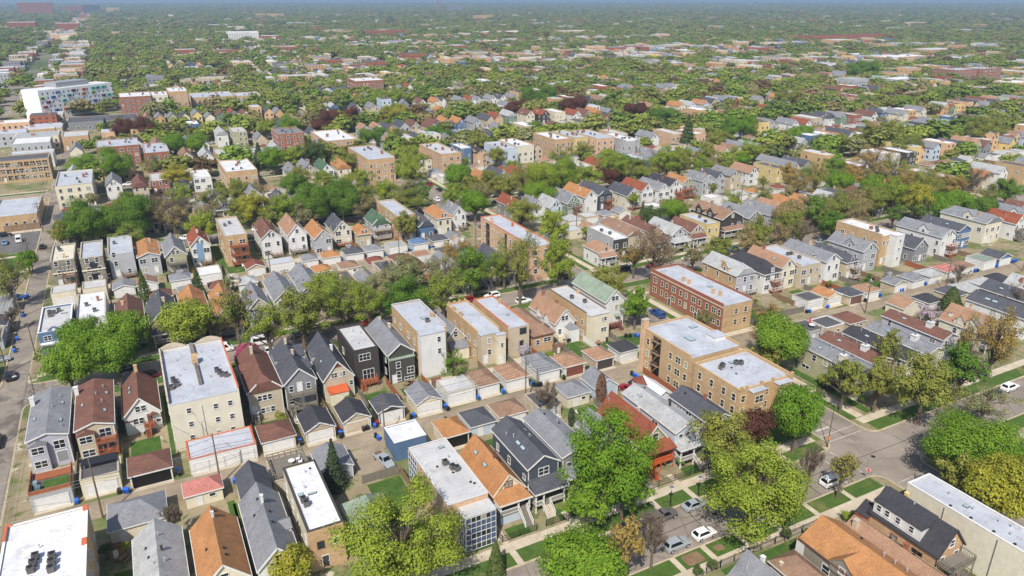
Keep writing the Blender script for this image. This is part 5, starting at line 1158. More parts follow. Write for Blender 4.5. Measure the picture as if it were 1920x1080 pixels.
# ---- behind the second alley
RE = 'row behind the second alley'
for t in ((-26.4, -20.3, 240.8, 257.8, 'f', 8.6, 0, 'greige', 'crm'), (-18.8, -12.8, 239.8, 257.4, 'f', 8.6, 0, 'greige', 'sil'), (-11.5, -4.6, 242.4, 260.6, 'f', 8.2, 0, 'lg', 'sil'), (-4.0, 2.7, 240.5, 257.4, 'g', 6.3, 7.6, 'lg', 'or'), (3.6, 10.1, 238.0, 254.0, 'g', 6.0, 9.2, 'sage', 'gr'),
          (11.4, 17.6, 243.4, 257.0, 'g', 6.6, 9.8, 'wh', 'rd'), (21.6, 28.3, 238.4, 261.4, 'f', 10.0, 0, 'tn', 'mem'), (32.6, 39.4, 240.0, 257.4, 'g', 7.0, 9.8, 'wh', 'br'), (41.2, 47.8, 241.0, 257.4, 'g', 6.6, 10.2, 'wh', 'tanr'), (48.6, 54.8, 234.8, 250.0, 'g', 6.0, 9.0, 'lg', 'or'),
          (56.6, 63.2, 241.4, 254.0, 'g', 5.6, 9.2, 'crm', 'dg'), (63.8, 69.0, 237.6, 247.0, 'h', 4.6, 6.8, 'be', 'or'), (70.6, 77.4, 242.2, 253.0, 'g', 6.0, 9.2, 'lg', 'gn'), (78.0, 84.6, 236.6, 260.0, 'f', 9.6, 0, 'tn', 'sil'), (85.0, 91.2, 234.8, 246.0, 'g', 5.2, 8.2, 'bl', 'dg'),
          (92.6, 98.8, 237.0, 250.6, 'h', 6.6, 9.2, 'crm', 'or'), (100.2, 106.0, 240.4, 251.0, 'g', 6.0, 9.2, 'wh', 'gr'),
          (124.6, 130.4, 238.0, 254.0, 'g', 5.6, 8.8, 'mg', 'rd'), (131.4, 136.6, 235.0, 247.0, 'g', 5.6, 8.8, 'wh', 'gr'), (137.6, 143.4, 233.8, 245.0, 'g', 5.6, 8.8, 'lbl', 'lgr'), (146.6, 153.0, 236.0, 250.0, 'g', 5.6, 9.2, 'gnw', 'gr'), (155.6, 162.0, 237.4, 254.6, 'g', 6.6, 9.4, 'wh', 'or'), (163.2, 170.0, 238.6, 255.0, 'g', 6.6, 9.4, 'dgw', 'dg'),
          (174.2, 180.8, 234.8, 249.0, 'g', 5.6, 8.8, 'crm', 'dg'), (182.0, 188.4, 235.8, 251.0, 'g', 6.6, 9.4, 'wh', 'rd'), (188.9, 195.0, 233.6, 249.0, 'g', 6.6, 9.2, 'wh', 'gr'), (196.6, 204.0, 236.2, 252.6, 'g', 6.6, 9.4, 'wh', 'bk'), (205.4, 212.0, 238.6, 251.0, 'g', 6.6, 8.8, 'sage', 'or'), (215.6, 223.0, 237.6, 250.0, 'g', 6.6, 9.2, 'lg', 'gr'), (225.0, 231.0, 240, 253, 'g', 6.4, 9.0, 'lg', 'dg'), (233.6, 240.6, 240, 254, 'g', 6.4, 9.0, 'be', 'gr'),
          (270.8, 277.2, 240, 263.0, 'g', 6.4, 9, 'be', 'gr'), (280.6, 287, 242, 257, 'g', 6.4, 8.6, 'lg', 'dg'), (300.4, 307, 228.4, 246, 'f', 7, 0, 'rb', 'wht'), (330, 339, 234, 250, 'f', 8, 0, 'wh', 'wht'), (340.6, 348.6, 232, 248, 'f', 8.6, 0, 'dk', 'wht')):
    b = A(RE, *t[:9])
    if t[0] in (-26.4, -18.8): b.part('ledge', MB().box(-3.1, 3.1, -b.d / 2 - .35, -b.d / 2 + .02, 4.6, 4.9), mat('plain', 'cr')); b.win('n', 3.2, 6.2, 1.9, 1.8, fr='dk'); b.win('n', 3.2, 2.2, 1.9, 2.4, fr='dk')
    if t[0] == 21.6: b.deck(1.2, 6.6, 2.2, 3, 'rwood', True, 'rwood')
    if t[0] == 32.6: b.dormer(-3.3, -.8, 3.0, 2, 6.6, 1.4, 'wh', 'br', 'l', .9, 3.0)
    if t[0] == 11.4: b.part('glazed_strip', MB().box(-1.2, .6, -b.d / 2 + .1, -b.d / 2 + .27, 1, 7.4), mat('plastic', (120, 150, 176)))
gb = 'on the second alley'
for t in ((-26.4, -20.4, 225.5, 231.8, 4.0, 0, 'f', 'cr', 'mem'), (-18.7, -12.8, 225.4, 231.8, 4.0, 0, 'f', 'cr', 'mem'), (-11.4, -5.4, 224.6, 231.0, 2.7, 3.8, 'g', 'wh', 'gr'), (3.6, 9.6, 224.8, 230.6, 2.7, 4, 'h', 'wh', 'gr'), (11.5, 18.1, 224.6, 232.6, 3.0, 0, 'f', 'wh', 'wht'), (32.0, 39.8, 224.6, 230.2, 3, 0, 'f', 'wh', 'sil'),
          (42.2, 47.4, 224.6, 230.0, 2.7, 4, 'h', 'wh', 'gr'), (48.6, 54.6, 224.6, 230.2, 2.7, 4.1, 'h', 'wh', 'or'), (55.9, 62.3, 224.5, 230.4, 2.7, 4.1, 'h', 'wh', 'dg'), (63.0, 68.9, 224.5, 230.2, 2.7, 4, 'h', 'wh', 'gr'), (70.8, 77.0, 224.5, 230.6, 2.8, 0, 'f', 'wh', 'lgr'), (79, 84.8, 224.5, 230.4, 2.7, 4, 'h', 'lbl', 'bl'), (92, 98, 224.5, 230.4, 2.7, 4, 'g', 'wh', 'gr')):
    GA(gb, *t[:6], t[6], t[7], t[8], near=True)
gc = 'just before the second alley'
for t in ((-2.2, 3.6, 212.5, 218.5, 'br'), (5, 11, 212.8, 218.6, 'gr'), (13, 19, 212.4, 218.4, 'br'), (21, 26.6, 212.6, 218.4, 'lgr'), (28.6, 33.8, 212.2, 218.4, 'rust'), (43, 48.6, 212.4, 218.4, 'or'), (51, 57, 211.8, 218.2, 'lbr'), (59.8, 65.6, 211.8, 218.2, 'rdd'), (67.2, 73.4, 210.8, 217.6, 'br'), (75, 81, 212, 218, 'rust'), (82.8, 88.6, 212, 218, 'tar'), (90.4, 96, 212, 218, 'gr')):
    GA(gc, t[0], t[1], t[2], t[3], 2.7, 4.1, 'f' if t[4] in ('tar', 'rust') else 'h', ['wh', 'cr', 'be'][int(t[0]) % 3], t[4] if t[4] != 'rust' else 'rust', near=False)
# ---- left of the lane
RF = 'left of the lane'
for t in ((-47.5, -35.6, 201, 208.4, 'f', 3.2, 0, 'lg', 'tar'), (-47.5, -35.4, 209.6, 217.4, 'g', 2.8, 4.6, 'lg', 'dg'), (-46.5, -35.6, 226, 232, 'f', 3.2, 0, 'lg', 'gr'), (-47, -36, 180, 188, 'f', 3.2, 0, 'lg', 'tar'), (-49.6, -35.2, 317.5, 347.6, 'f', 5.2, 0, 'tn', 'sil'), (-58, -35.0, 404.5, 420, 'f', 10.2, 0, 'tn', 'tar'), (-55, -35.4, 436, 452, 'f', 6.5, 0, 'wh', 'sil'), (-56, -38, 470, 488, 'f', 8.0, 0, 'lg', 'wht'), (-33, -20, 480, 500, 'f', 8.0, 0, 'ob', 'mem')):
    b = A(RF, *t[:9], extra=False, noun='building', name='flat_roofed_building', cat='building')
    if t[5] > 4: b.auto_near(); b.auto_side('r')
    if t[0] == -58:
        for j in range(3):
            for i in range(9): b.win('n', 1.6 + i * 2.45, 2.4 + j * 3.0, 1.9, 1.9, True, fr='tn')
# ---- farther rows read off the photograph: (x, y of the near end, ridge height, form, roof, wall)
PICKS = [(2, 291, 8.5, 'g', 'br', 'be'), (9, 288, 8.5, 'g', 'br', 'wh'), (27, 298, 8.5, 'g', 'gr', 'lg'), (41, 304, 8.5, 'g', 'gr', 'be'), (49, 286, 8.5, 'g', 'dg', 'wh'), (81, 284, 9, 'g', 'gr', 'lg'), (92, 294, 6, 'h', 'lbr', 'be'), (131.5, 290, 7, 'h', 'rd', 'dgw'), (139, 290, 7, 'g', 'or', 'be'), (146, 289, 8, 'g', 'dg', 'be'), (153.5, 283, 8.5, 'g', 'rd', 'cr'), (186, 282, 7.5, 'f', 'mem', 'ye'), (453, 290, 9, 'g', 'gr', 'wh'),
    (-9, 348, 9, 'g', 'gr', 'wh'), (1, 342, 8.5, 'g', 'br', 'be'), (9, 350, 6, 'f', 'mem', 'rb'), (17, 346, 6.5, 'g', 'dg', 'lbl'), (26, 347, 6, 'f', 'wht', 'wh'), (64, 335, 9, 'g', 'gr', 'wh'), (71.5, 340, 9, 'g', 'gr', 'be'), (79, 337, 9, 'g', 'gn', 'wh'), (86.8, 336, 9, 'g', 'or', 'cr'), (227, 329, 9, 'g', 'bk', 'ob'), (250, 345, 8, 'f', 'mem', 'pk'), (264, 333, 9, 'g', 'gr', 'wh'), (279, 332, 8, 'f', 'mem', 'pk'), (290, 325, 8, 'f', 'wht', 'pk'), (364, 342, 8, 'g', 'gr', 'lg'), (372, 331, 9, 'g', 'gr', 'wh'), (380, 328, 9, 'g', 'rd', 'wh'), (396, 335, 8, 'f', 'wht', 'be'), (415, 340, 9, 'g', 'dg', 'wh'), (423, 337, 9, 'g', 'gr', 'gnw'), (431, 333, 8, 'f', 'mem', 'rb'), (448, 333, 9, 'g', 'br', 'wh'), (462, 337, 9, 'h', 'dg', 'bl'), (470, 326, 9, 'g', 'gr', 'cr'), (496, 331, 9, 'g', 'gr', 'crm'),
    (24, 397, 9, 'g', 'lbr', 'cr'), (33, 392, 9, 'g', 'lgr', 'wh'), (41, 386, 8, 'f', 'mem', 'tn'), (49, 398, 8, 'g', 'gn', 'cr'), (68, 397, 8.5, 'g', 'lgr', 'lbl'), (79, 387, 8.5, 'g', 'lbr', 'be'), (130, 402, 9, 'h', 'gr', 'lg'), (202, 400, 8.5, 'g', 'gr', 'wh'), (277, 400, 9, 'g', 'br', 'be'), (439, 400, 9, 'g', 'dg', 'wh'), (465, 428, 9, 'g', 'or', 'be'), (514, 400, 9, 'f', 'mem', 'rb'), (533, 400, 9, 'f', 'mem', 'ye'),
    (-9, 453, 8, 'g', 'lbr', 'be'), (3, 450, 9, 'g', 'dg', 'wh'), (48, 452, 10, 'g', 'lgr', 'wh'), (57, 446, 9, 'f', 'mem', 'sage'), (160, 438, 8.5, 'g', 'br', 'be'), (168, 428, 8.5, 'g', 'br', 'be'), (181, 437, 9, 'g', 'or', 'lg'), (189, 433, 9, 'g', 'or', 'bl'), (198, 428, 9, 'g', 'gr', 'lg'), (219, 440, 9, 'g', 'rd', 'pk'), (231, 444, 9, 'g', 'lgr', 'gnw'), (245, 444, 9, 'g', 'br', 'cr'), (254, 439, 9, 'g', 'rd', 'dk'), (263, 435, 8, 'f', 'wht', 'cr'), (273, 429, 9, 'g', 'rd', 'wh'), (281, 428, 9, 'g', 'br', 'be'), (289, 428, 9, 'g', 'or', 'be'), (363, 429, 9, 'g', 'or', 'cr'), (372, 428, 9, 'g', 'lgr', 'wh'), (385, 428, 9, 'g', 'or', 'lbl'), (440, 428, 9, 'g', 'gr', 'be'), (484, 428, 9, 'g', 'gr', 'bl'),
    (63, 482, 9, 'g', 'gr', 'wh'), (189, 484, 8, 'g', 'gr', 'lbl'), (201, 492, 8, 'h', 'or', 'ye'), (321, 486, 9, 'h', 'bk', 'dk'), (331, 486, 9, 'g', 'lbr', 'be'), (339, 486, 9, 'g', 'lgr', 'wh'), (150, 531, 8.5, 'g', 'dg', 'wh'), (162, 529, 8.5, 'g', 'gr', 'be'), (203, 538, 8.5, 'g', 'br', 'cr'), (213, 532, 9, 'g', 'or', 'cr'), (232, 531, 9, 'g', 'gr', 'lbl'), (240, 528, 9, 'g', 'rd', 'wh'), (258, 528, 9, 'g', 'gr', 'wh'), (268, 531, 9, 'g', 'dg', 'wh'), (277, 528, 9, 'g', 'gr', 'be'), (414, 530, 9, 'g', 'gr', 'lg'), (427, 528, 9, 'g', 'gr', 'be'), (436, 528, 9, 'g', 'gr', 'wh'),
    (426, 612, 9, 'g', 'or', 'ye'), (416, 628, 9, 'g', 'lgr', 'wh'), (444, 628, 9, 'g', 'gr', 'lg'), (21, 736, 9, 'g', 'gr', 'be'), (45, 736, 9, 'g', 'br', 'cr'), (63, 736, 9, 'g', 'or', 'be'), (73, 736, 9, 'g', 'lgr', 'lbl')]
def rowname(y):
    k = int((y - 73.1) // 99.5); south = (y - 73.1) % 99.5 < 47
    return ('row facing the %s street' if south else 'row behind the %s alley') % ORD[k + 1], south
BIG = [(-29.6, -16.4, 341.0, 371.0, 9.6, 'cr', 'sil', 'cream three-storey block by the lane with two rows of roof units'), (35.6, 49.0, 343.6, 371.0, 8.2, 'ob', 'wht', 'orange brick flats with white roof and red chimney, behind third alley'), (95.6, 108.8, 328.4, 361.0, 11.2, 'ob', 'sil', 'orange brick four-storey corner block with white light well'), (131.8, 142.2, 327.6, 357.0, 10.2, 'ob', 'mem', 'orange brick corner flats with ribbed left wall across the side street'),
       (-15.4, 4.0, 425.5, 446, 10.2, 'rb', 'sil', 'dark red brick courtyard flats, left wing'), (5.5, 16.6, 396, 425, 10.2, 'rb', 'sil', 'dark red brick courtyard flats, nearer right wing'), (92.4, 109.2, 392, 427, 9.4, 'ob', 'wht', 'orange brick flats with white roof near the side street, fourth row'), (74, 88, 424, 446, 9.6, 'rb', 'gr', 'red brick flats with grey pitched crown behind the fourth alley'),
       (-33, 8, 555, 575, 6.2, 'mg', 'tar', 'dark low wing in front of the white coloured-window building'), (-1.2, 19.0, 588, 612, 16.5, 'rb', 'wht', 'red brick five-storey block right of the white building'), (19.6, 30, 592, 612, 16, 'cr', 'wht', 'cream five-storey block between two brick blocks'), (31, 43.6, 598, 622, 17.5, 'ob', 'wht', 'orange brick five-storey block with tower'), (47.5, 78, 612, 646, 10.2, 'tn', 'sil', 'long tan brick flats behind the red brick block'), (79, 97, 612, 632, 10.2, 'tn', 'sil', 'tan brick flats, right end of the long terrace'),
       (166.0, 174.6, 330, 352, 9.0, 'lbl', 'sil', 'pale blue-ended three-storey flats in the side-street row'), (176.4, 186.2, 334, 356, 9.0, 'crm', 'wht', 'cream-ended flats right of the pale blue ones'), (199.0, 209.0, 334, 358, 10.6, 'ob', 'wht', 'orange brick flats, left of the yellow-ended block'), (211.0, 219.4, 334, 358, 10.6, 'ye', 'sil', 'yellow-ended three-storey flats in the brick row'), (220.6, 232.4, 328, 354, 10.6, 'pk', 'sil', 'pinkish brick flats right of the yellow-ended block'), (236, 245, 322, 346, 9.0, 'lg', 'wht', 'light grey-ended flats at right of the brick row'),
       (716, 746, 452, 476, 15.5, 'rb', 'sil', 'red brick seven-storey block near the right edge, left half'), (749, 779, 448, 470, 15.5, 'rb', 'sil', 'red brick seven-storey block near the right edge, right half'), (180, 206, 640, 664, 14, 'rb', 'wht', 'red brick four-storey block with white roof amid trees')]
for (x0, x1, y0, y1, z, w_, r_, lab) in BIG:
    b = A('big', x0, x1, y0, y1, 'f', z, 0, w_, r_, extra=False, label=lab, cop='conc')
    nf = int((z - .8) / 2.85); n = max(2, int(b.w / 3.2)); n2 = max(2, int(b.d / 4.0)); q = b.rnd
    for j in range(nf):
        for i in range(n): b.win('n', b.w * (i + .5) / n, 1.9 + j * 2.85, 1.5 if i % 2 else 1.0, 1.4)
        for i in range(n2): b.win('l' if b.cx > 20 else 'r', b.d * (i + .5) / n2, 1.9 + j * 2.85, 1.0, 1.4)
    b.chimney(q.uniform(-.3, .3) * b.w, q.uniform(-.2, .3) * b.d, 1.4, 1.0, 'rb')
    for i in range(4): b.ac(q.uniform(-.35, .35) * b.w, q.uniform(-.35, .35) * b.d)
# white building with coloured window boxes, set askew to the grid
t_ = empty('modern_building', (-33.0, 642.0, 0), math.atan2(661 - 614.1, -9.9 + 50.9) - .16); tag(t_, 'white six-storey building with multicoloured window boxes and roof plant', 'building')
OCC.append((-70, 0, 600, 700))
Lw = 60.0; Dw = 17.0; tb = MB(); tb.box(-Lw / 2, Lw / 2, -Dw / 2, Dw / 2, 0, 20); tb.build('wall', mat('plain', (236, 237, 240)), t_)
MB().box(-Lw / 2 + .4, Lw / 2 - .4, -Dw / 2 + .4, Dw / 2 - .4, 20.002, 20.2).build('roof', mat('flat', 'wht'), t_); MB().box(-12, 14, -4, 8, 20.2, 23.6).build('plant_room', mat('metal', 'lg'), t_)
cols = [(214, 120, 60), (212, 176, 70), (70, 178, 160), (190, 52, 80), (130, 170, 50), (60, 100, 180), (110, 50, 90), (40, 150, 150)]
qq = random.Random(5)
for j in range(6):
    for i in range(15):
        x = -Lw / 2 + 2.6 + i * 4.05 + qq.uniform(-.8, .8); z = 2.6 + j * 3.0
        if qq.random() < .34:
            c_ = qq.choice(cols); mb = MB(); mb.box(-1.7, 1.7, -.3, -.002, -.85, .85); o = link('window_box', cached(('wb', c_), lambda: mb.mesh('window_box', mat('plain', c_))), t_, (x, -Dw / 2, z))
            p = MB(); p.box(-.3, .9, -.36, -.31, -.55, .55); link('pane', cached('wbp', lambda: p.mesh('pane', GLASS)), o)
        else:
            p = MB(); p.box(-.4, .4, -.06, -.002, -.7, .7); link('window', cached('wbw', lambda: p.mesh('window', GLASS)), t_, (x, -Dw / 2, z))
for (x, y, z, k_, r_, w_) in PICKS:
    rn, south = rowname(y); d_ = 15 if k_ != 'f' else 18; wd = 6.6 if k_ != 'f' else 7.4
    if occupied(x - 2, x + 2, y, y + d_): continue
    e_ = z if k_ == 'f' else max(4.2, z - (2.8 if k_ == 'g' else 2.4))
    A(rn, x - wd / 2, x + wd / 2, y, y + d_, k_, e_, z + .3, w_, r_, front=south)
# ---- the remaining lots
rnd = random.Random(21)
WALLS = ['wh', 'wh', 'wh', 'cr', 'be', 'be', 'lg', 'lg', 'crm', 'lbl', 'gnw', 'mg', 'sage', 'bl', 'tn', 'ob', 'rb', 'pk', 'ye']
ROOFS = ['gr', 'gr', 'gr', 'gr', 'dg', 'dg', 'dg', 'lgr', 'lgr', 'br', 'br', 'lbr', 'lbr', 'or', 'tanr', 'tanr', 'rd', 'bk', 'ggr']
CAND = []
for k in range(1, 17):
    for side in (0, 1):
        for i in range(-1, 10):
            xa = -29 if i == 0 else 115.3 + 201 * (i - 1) + 9.5; xb = 115.3 + 201 * i - 8
            if i == -1: continue
            n = int((xb - xa) / LOTW)
            for j in range(n):
                x = xa + (j + .5) * LOTW
                y = SY(k) + 11.5 + rnd.uniform(-.8, 3.5) if side == 0 else SY(k) + 66 + rnd.uniform(-4, 5)
                d_ = rnd.uniform(13, 18)
                if not in_view(x, y, 4, 60) or rnd.random() < (.06 if k < 5 else (.2 if k < 8 else .36)): continue
                fl = rnd.random() < .24
                st = ('f' if fl else ('g' if rnd.random() < .86 else 'h'), rnd.choice(['mem', 'sil', 'wht', 'wht', 'tar', 'sil']) if fl else rnd.choice(ROOFS), rnd.choice(WALLS[-7:] if fl and rnd.random() < .7 else WALLS), rnd.uniform(6.8, 10.4) if fl else rnd.uniform(7.6, 9.6))
                if occupied(x - 3.2, x + 3.2, y - 1, y + d_ + 1) or occupied(x - 3.2, x + 3.2, SY(k) + 8 if side == 0 else SY(k) + 58, SY(k) + 30 if side == 0 else SY(k) + 86): continue
                CAND.append((x, y, d_, st, side, k))
CAND.sort(key=lambda t: math.hypot(t[0], t[1]))
NH = sum(1 for b in HOUSES)
FARH = []
for c_ in CAND:
    x, y, d_, (k_, r_, w_, z), side, k = c_
    if NH < 296 and k < 8:
        rn, south = rowname(y)
        e_ = z if k_ == 'f' else max(4.2, z - rnd.uniform(2.2, 3.2))
        A(rn, x - 3.2, x + 3.2, y, y + d_, k_, e_, z, w_, r_, front=south); NH += 1
    else: FARH.append(c_)
# garages along the middle-distance alleys
NG = len(GAR)
for k in range(1, 6):
    for i in range(0, 4):
        xa = -29 if i == 0 else AX[i] + 9; xb = AX[i + 1] - 8
        for j in range(int((xb - xa) / LOTW)):
            for side in (0, 1):
                x = xa + (j + .5) * LOTW; y = AL(k)[0] - 6.6 if side == 0 else AL(k)[1] + .6
                if not in_view(x, y, 2, 10) or occupied(x - 3, x + 3, y, y + 6) or rnd.random() < .15: continue
                if NG > 285: continue
                kk = rnd.choice(['h', 'h', 'g', 'f'])
                GA('near the %s alley' % ORD[k + 1], x - 3, x + 3, y, y + 5.9, 2.7 if kk != 'f' else 3, 4.1, kk, rnd.choice(['wh', 'wh', 'cr', 'be', 'lg']), rnd.choice(['gr', 'lgr', 'dg', 'lbr', 'tanr', 'or', 'br', 'rdd']) if kk != 'f' else rnd.choice(['mem', 'tar', 'sil', 'wht']), near=side == 1); NG += 1
# ================================================================== trees
LEAFC = dict(bri=(116, 148, 52), grn=(104, 134, 56), lime=(142, 160, 64), lim2=(140, 157, 64), yel=(160, 158, 64), yel2=(154, 156, 72), olv=(137, 143, 72), gol=(166, 142, 84), mar=(106, 72, 62), mag=(196, 92, 134),
             lil=(196, 182, 196), whb=(232, 230, 220), con=(78, 94, 70), con2=(92, 108, 64), brn=(146, 126, 106), brn2=(128, 100, 82), grey=(146, 147, 106), tan=(152, 140, 98))
LEAFW = dict(bri='bright green', grn='mid green', lime='lime green', lim2='fresh yellow-green', yel='yellow', yel2='yellow-green', olv='olive green', gol='golden brown', mar='dark maroon', mag='magenta-blossomed', lil='pale lilac-blossomed', whb='white-blossomed', con='dark blue-green', con2='dark green', brn='leafless brown', brn2='reddish brown', grey='grey-green', tan='budding tan')
def leaf_nodes(nt, colsock, b, lo=0.76, hi=1.22):
    geo = nt.nodes.new('ShaderNodeNewGeometry')
    v = ramp(nt, geo.outputs['Random Per Island'], 0.0, 1.0, (lo, lo + .02, lo - .02, 1), (hi, hi - .02, hi, 1))
    x = mixcol(nt, 1.0, colsock, v, 'MULTIPLY')
    nz = ramp(nt, noise(nt, geo.outputs['Position'], 0.55, 2.0), 0.35, 0.68, (0.84, 0.88, 0.82, 1), (1.16, 1.10, 1.06, 1))
    x = mixcol(nt, 1.0, x, nz, 'MULTIPLY')
    nt.nodes.remove(b)
    d = nt.nodes.new('ShaderNodeBsdfDiffuse'); t = nt.nodes.new('ShaderNodeBsdfTranslucent'); m = nt.nodes.new('ShaderNodeMixShader'); m.inputs[0].default_value = 0.34
    nt.links.new(x, d.inputs[0]); nt.links.new(x, t.inputs[0]); nt.links.new(d.outputs[0], m.inputs[1]); nt.links.new(t.outputs[0], m.inputs[2])
    nt.links.new(m.outputs[0], nt.nodes['Material Output'].inputs[0])
def leafmat(c):
    key = ('leaf', c)
    if key in MATS: return MATS[key]
    m, nt, b = newmat('leaf_' + c)
    oi = nt.nodes.new('ShaderNodeObjectInfo')
    cc = lin(LEAFC[c])
    col = ramp(nt, oi.outputs['Random'], 0.0, 1.0, tuple(v * f for v, f in zip(cc, (0.86, 0.92, 0.9))) + (1,), tuple(v * f for v, f in zip(cc, (1.12, 1.06, 1.1))) + (1,))
    leaf_nodes(nt, col, b); MATS[key] = m; return m
M_BARK = mat('wood', (104, 92, 78)); M_BARK2 = mat('wood', (126, 112, 98))
def quads_mesh(name, P, Nn, size, rs, asp=1.0):
    """leaf quads: centres P, normals Nn"""
    n = len(P)
    ref = rs.normal(size=(n, 3)); u = np.cross(Nn, ref); u /= np.linalg.norm(u, axis=1)[:, None] + 1e-9; v = np.cross(Nn, u)
    s = (size * rs.uniform(0.65, 1.3, n))[:, None]
    V = np.empty((n, 4, 3)); V[:, 0] = P - u * s - v * s * asp * .6; V[:, 1] = P + u * s * .9 - v * s * asp * .8; V[:, 2] = P + u * s + v * s * asp * .7; V[:, 3] = P - u * s * .8 + v * s * asp
    me = bpy.data.meshes.new(name)
    me.vertices.add(n * 4); me.vertices.foreach_set('co', V.reshape(-1))
    me.loops.add(n * 4); me.loops.foreach_set('vertex_index', np.arange(n * 4, dtype=np.int32))
    me.polygons.add(n); me.polygons.foreach_set('loop_start', np.arange(0, n * 4, 4, dtype=np.int32)); me.polygons.foreach_set('loop_total', np.full(n, 4, dtype=np.int32))
    me.update(); me.validate()
    return me
def crown_points(kind, rc, rs, nleaf):
    hz = 0.8 * rc; zc = hz + 2.2
    nc = {'R': 44, 'O': 64, 'S': 40, 'B': 34}[kind]
    C_ = []
    while len(C_) < nc:
        p = rs.normal(size=3); p /= np.linalg.norm(p); rad = rs.uniform(0.35, 0.8) if kind == 'R' else rs.uniform(0.25, 1.0)
        q = p * rad
        if kind != 'R': q[2] = q[2] * 0.9 + 0.05; q[:2] *= (1.0 - 0.25 * max(0, q[2]))
        if q[2] < -0.62: continue
        C_.append(q)
    C_ = np.array(C_); cr = rs.uniform(0.2, 0.36, nc) if kind == 'R' else rs.uniform(0.12, 0.27, nc)
    wt = cr ** 2; wt /= wt.sum()
    idx = rs.choice(nc, nleaf, p=wt)
    d = rs.normal(size=(nleaf, 3)); d[:, 2] = d[:, 2] * 0.9 + 0.22; d /= np.linalg.norm(d, axis=1)[:, None]
    rr = cr[idx] * rs.uniform(0.55, 1.08, nleaf) ** (0.7 if kind == 'R' else 1.0)
    if kind in ('O', 'S'): rr *= rs.uniform(0.6, 1.25, nleaf)
    P = C_[idx] + d * rr[:, None]
    Pm = P * np.array([rc, rc, hz]) + np.array([0, 0, zc])
    Nn = d + rs.normal(size=(nleaf, 3)) * 0.34 + P * 0.5 + np.array([0, 0, 0.35]); Nn /= np.linalg.norm(Nn, axis=1)[:, None]
    Cm = C_ * np.array([rc, rc, hz]) + np.array([0, 0, zc])
    return Pm, Nn, Cm, cr * rc
def limb_mesh(kind, rc, Cm, cr, rs, mat_, twigs):
    mb = MB(); hz = 0.8 * rc; tr = 0.055 * rc + 0.06; fork = 2.2 + hz * 0.35
    mb.tube([(0, 0, -0.3), (0.04, 0.02, 0.4), (0.06 * rc * .3, 0, fork * .6), (0, 0.05, fork), (0.05, 0, 2.2 + hz * 1.15)], [tr * 1.5, tr * 1.05, tr * .9, tr * .75, tr * .15], 7)
    order = np.argsort(-cr); k = len(Cm) if twigs else 12
    for i in order[:k]:
        c = Cm[i]; z0 = fork * rs.uniform(.65, 1.0) if c[2] < 2.2 + hz else fork + rs.uniform(0, .5) * hz
        m_ = np.array([c[0] * .45, c[1] * .45, z0 + (c[2] - z0) * .55])
        mb.tube([(0, 0, z0), tuple(m_), tuple(c)], [tr * .42, tr * .25, tr * .06], 4, cap=False)
    for _ in range(twigs):
        i = rs.integers(len(Cm)); c = Cm[i]; d = rs.normal(size=3); d[2] = abs(d[2]) * .8 + .1; d /= np.linalg.norm(d)
        e = c + d * cr[i] * rs.uniform(.7, 1.5); s_ = c * rs.uniform(.75, 1.0) + np.array([0, 0, (1 - .9) * c[2] * .3])
        mid = (s_ + e) / 2 + rs.normal(size=3) * .12 * cr[i]
        mb.tube([tuple(s_), tuple(mid), tuple(e)], [.045, .03, .008], 3, cap=False)
    return mb.mesh('trunk', mat_)
TREE = {}
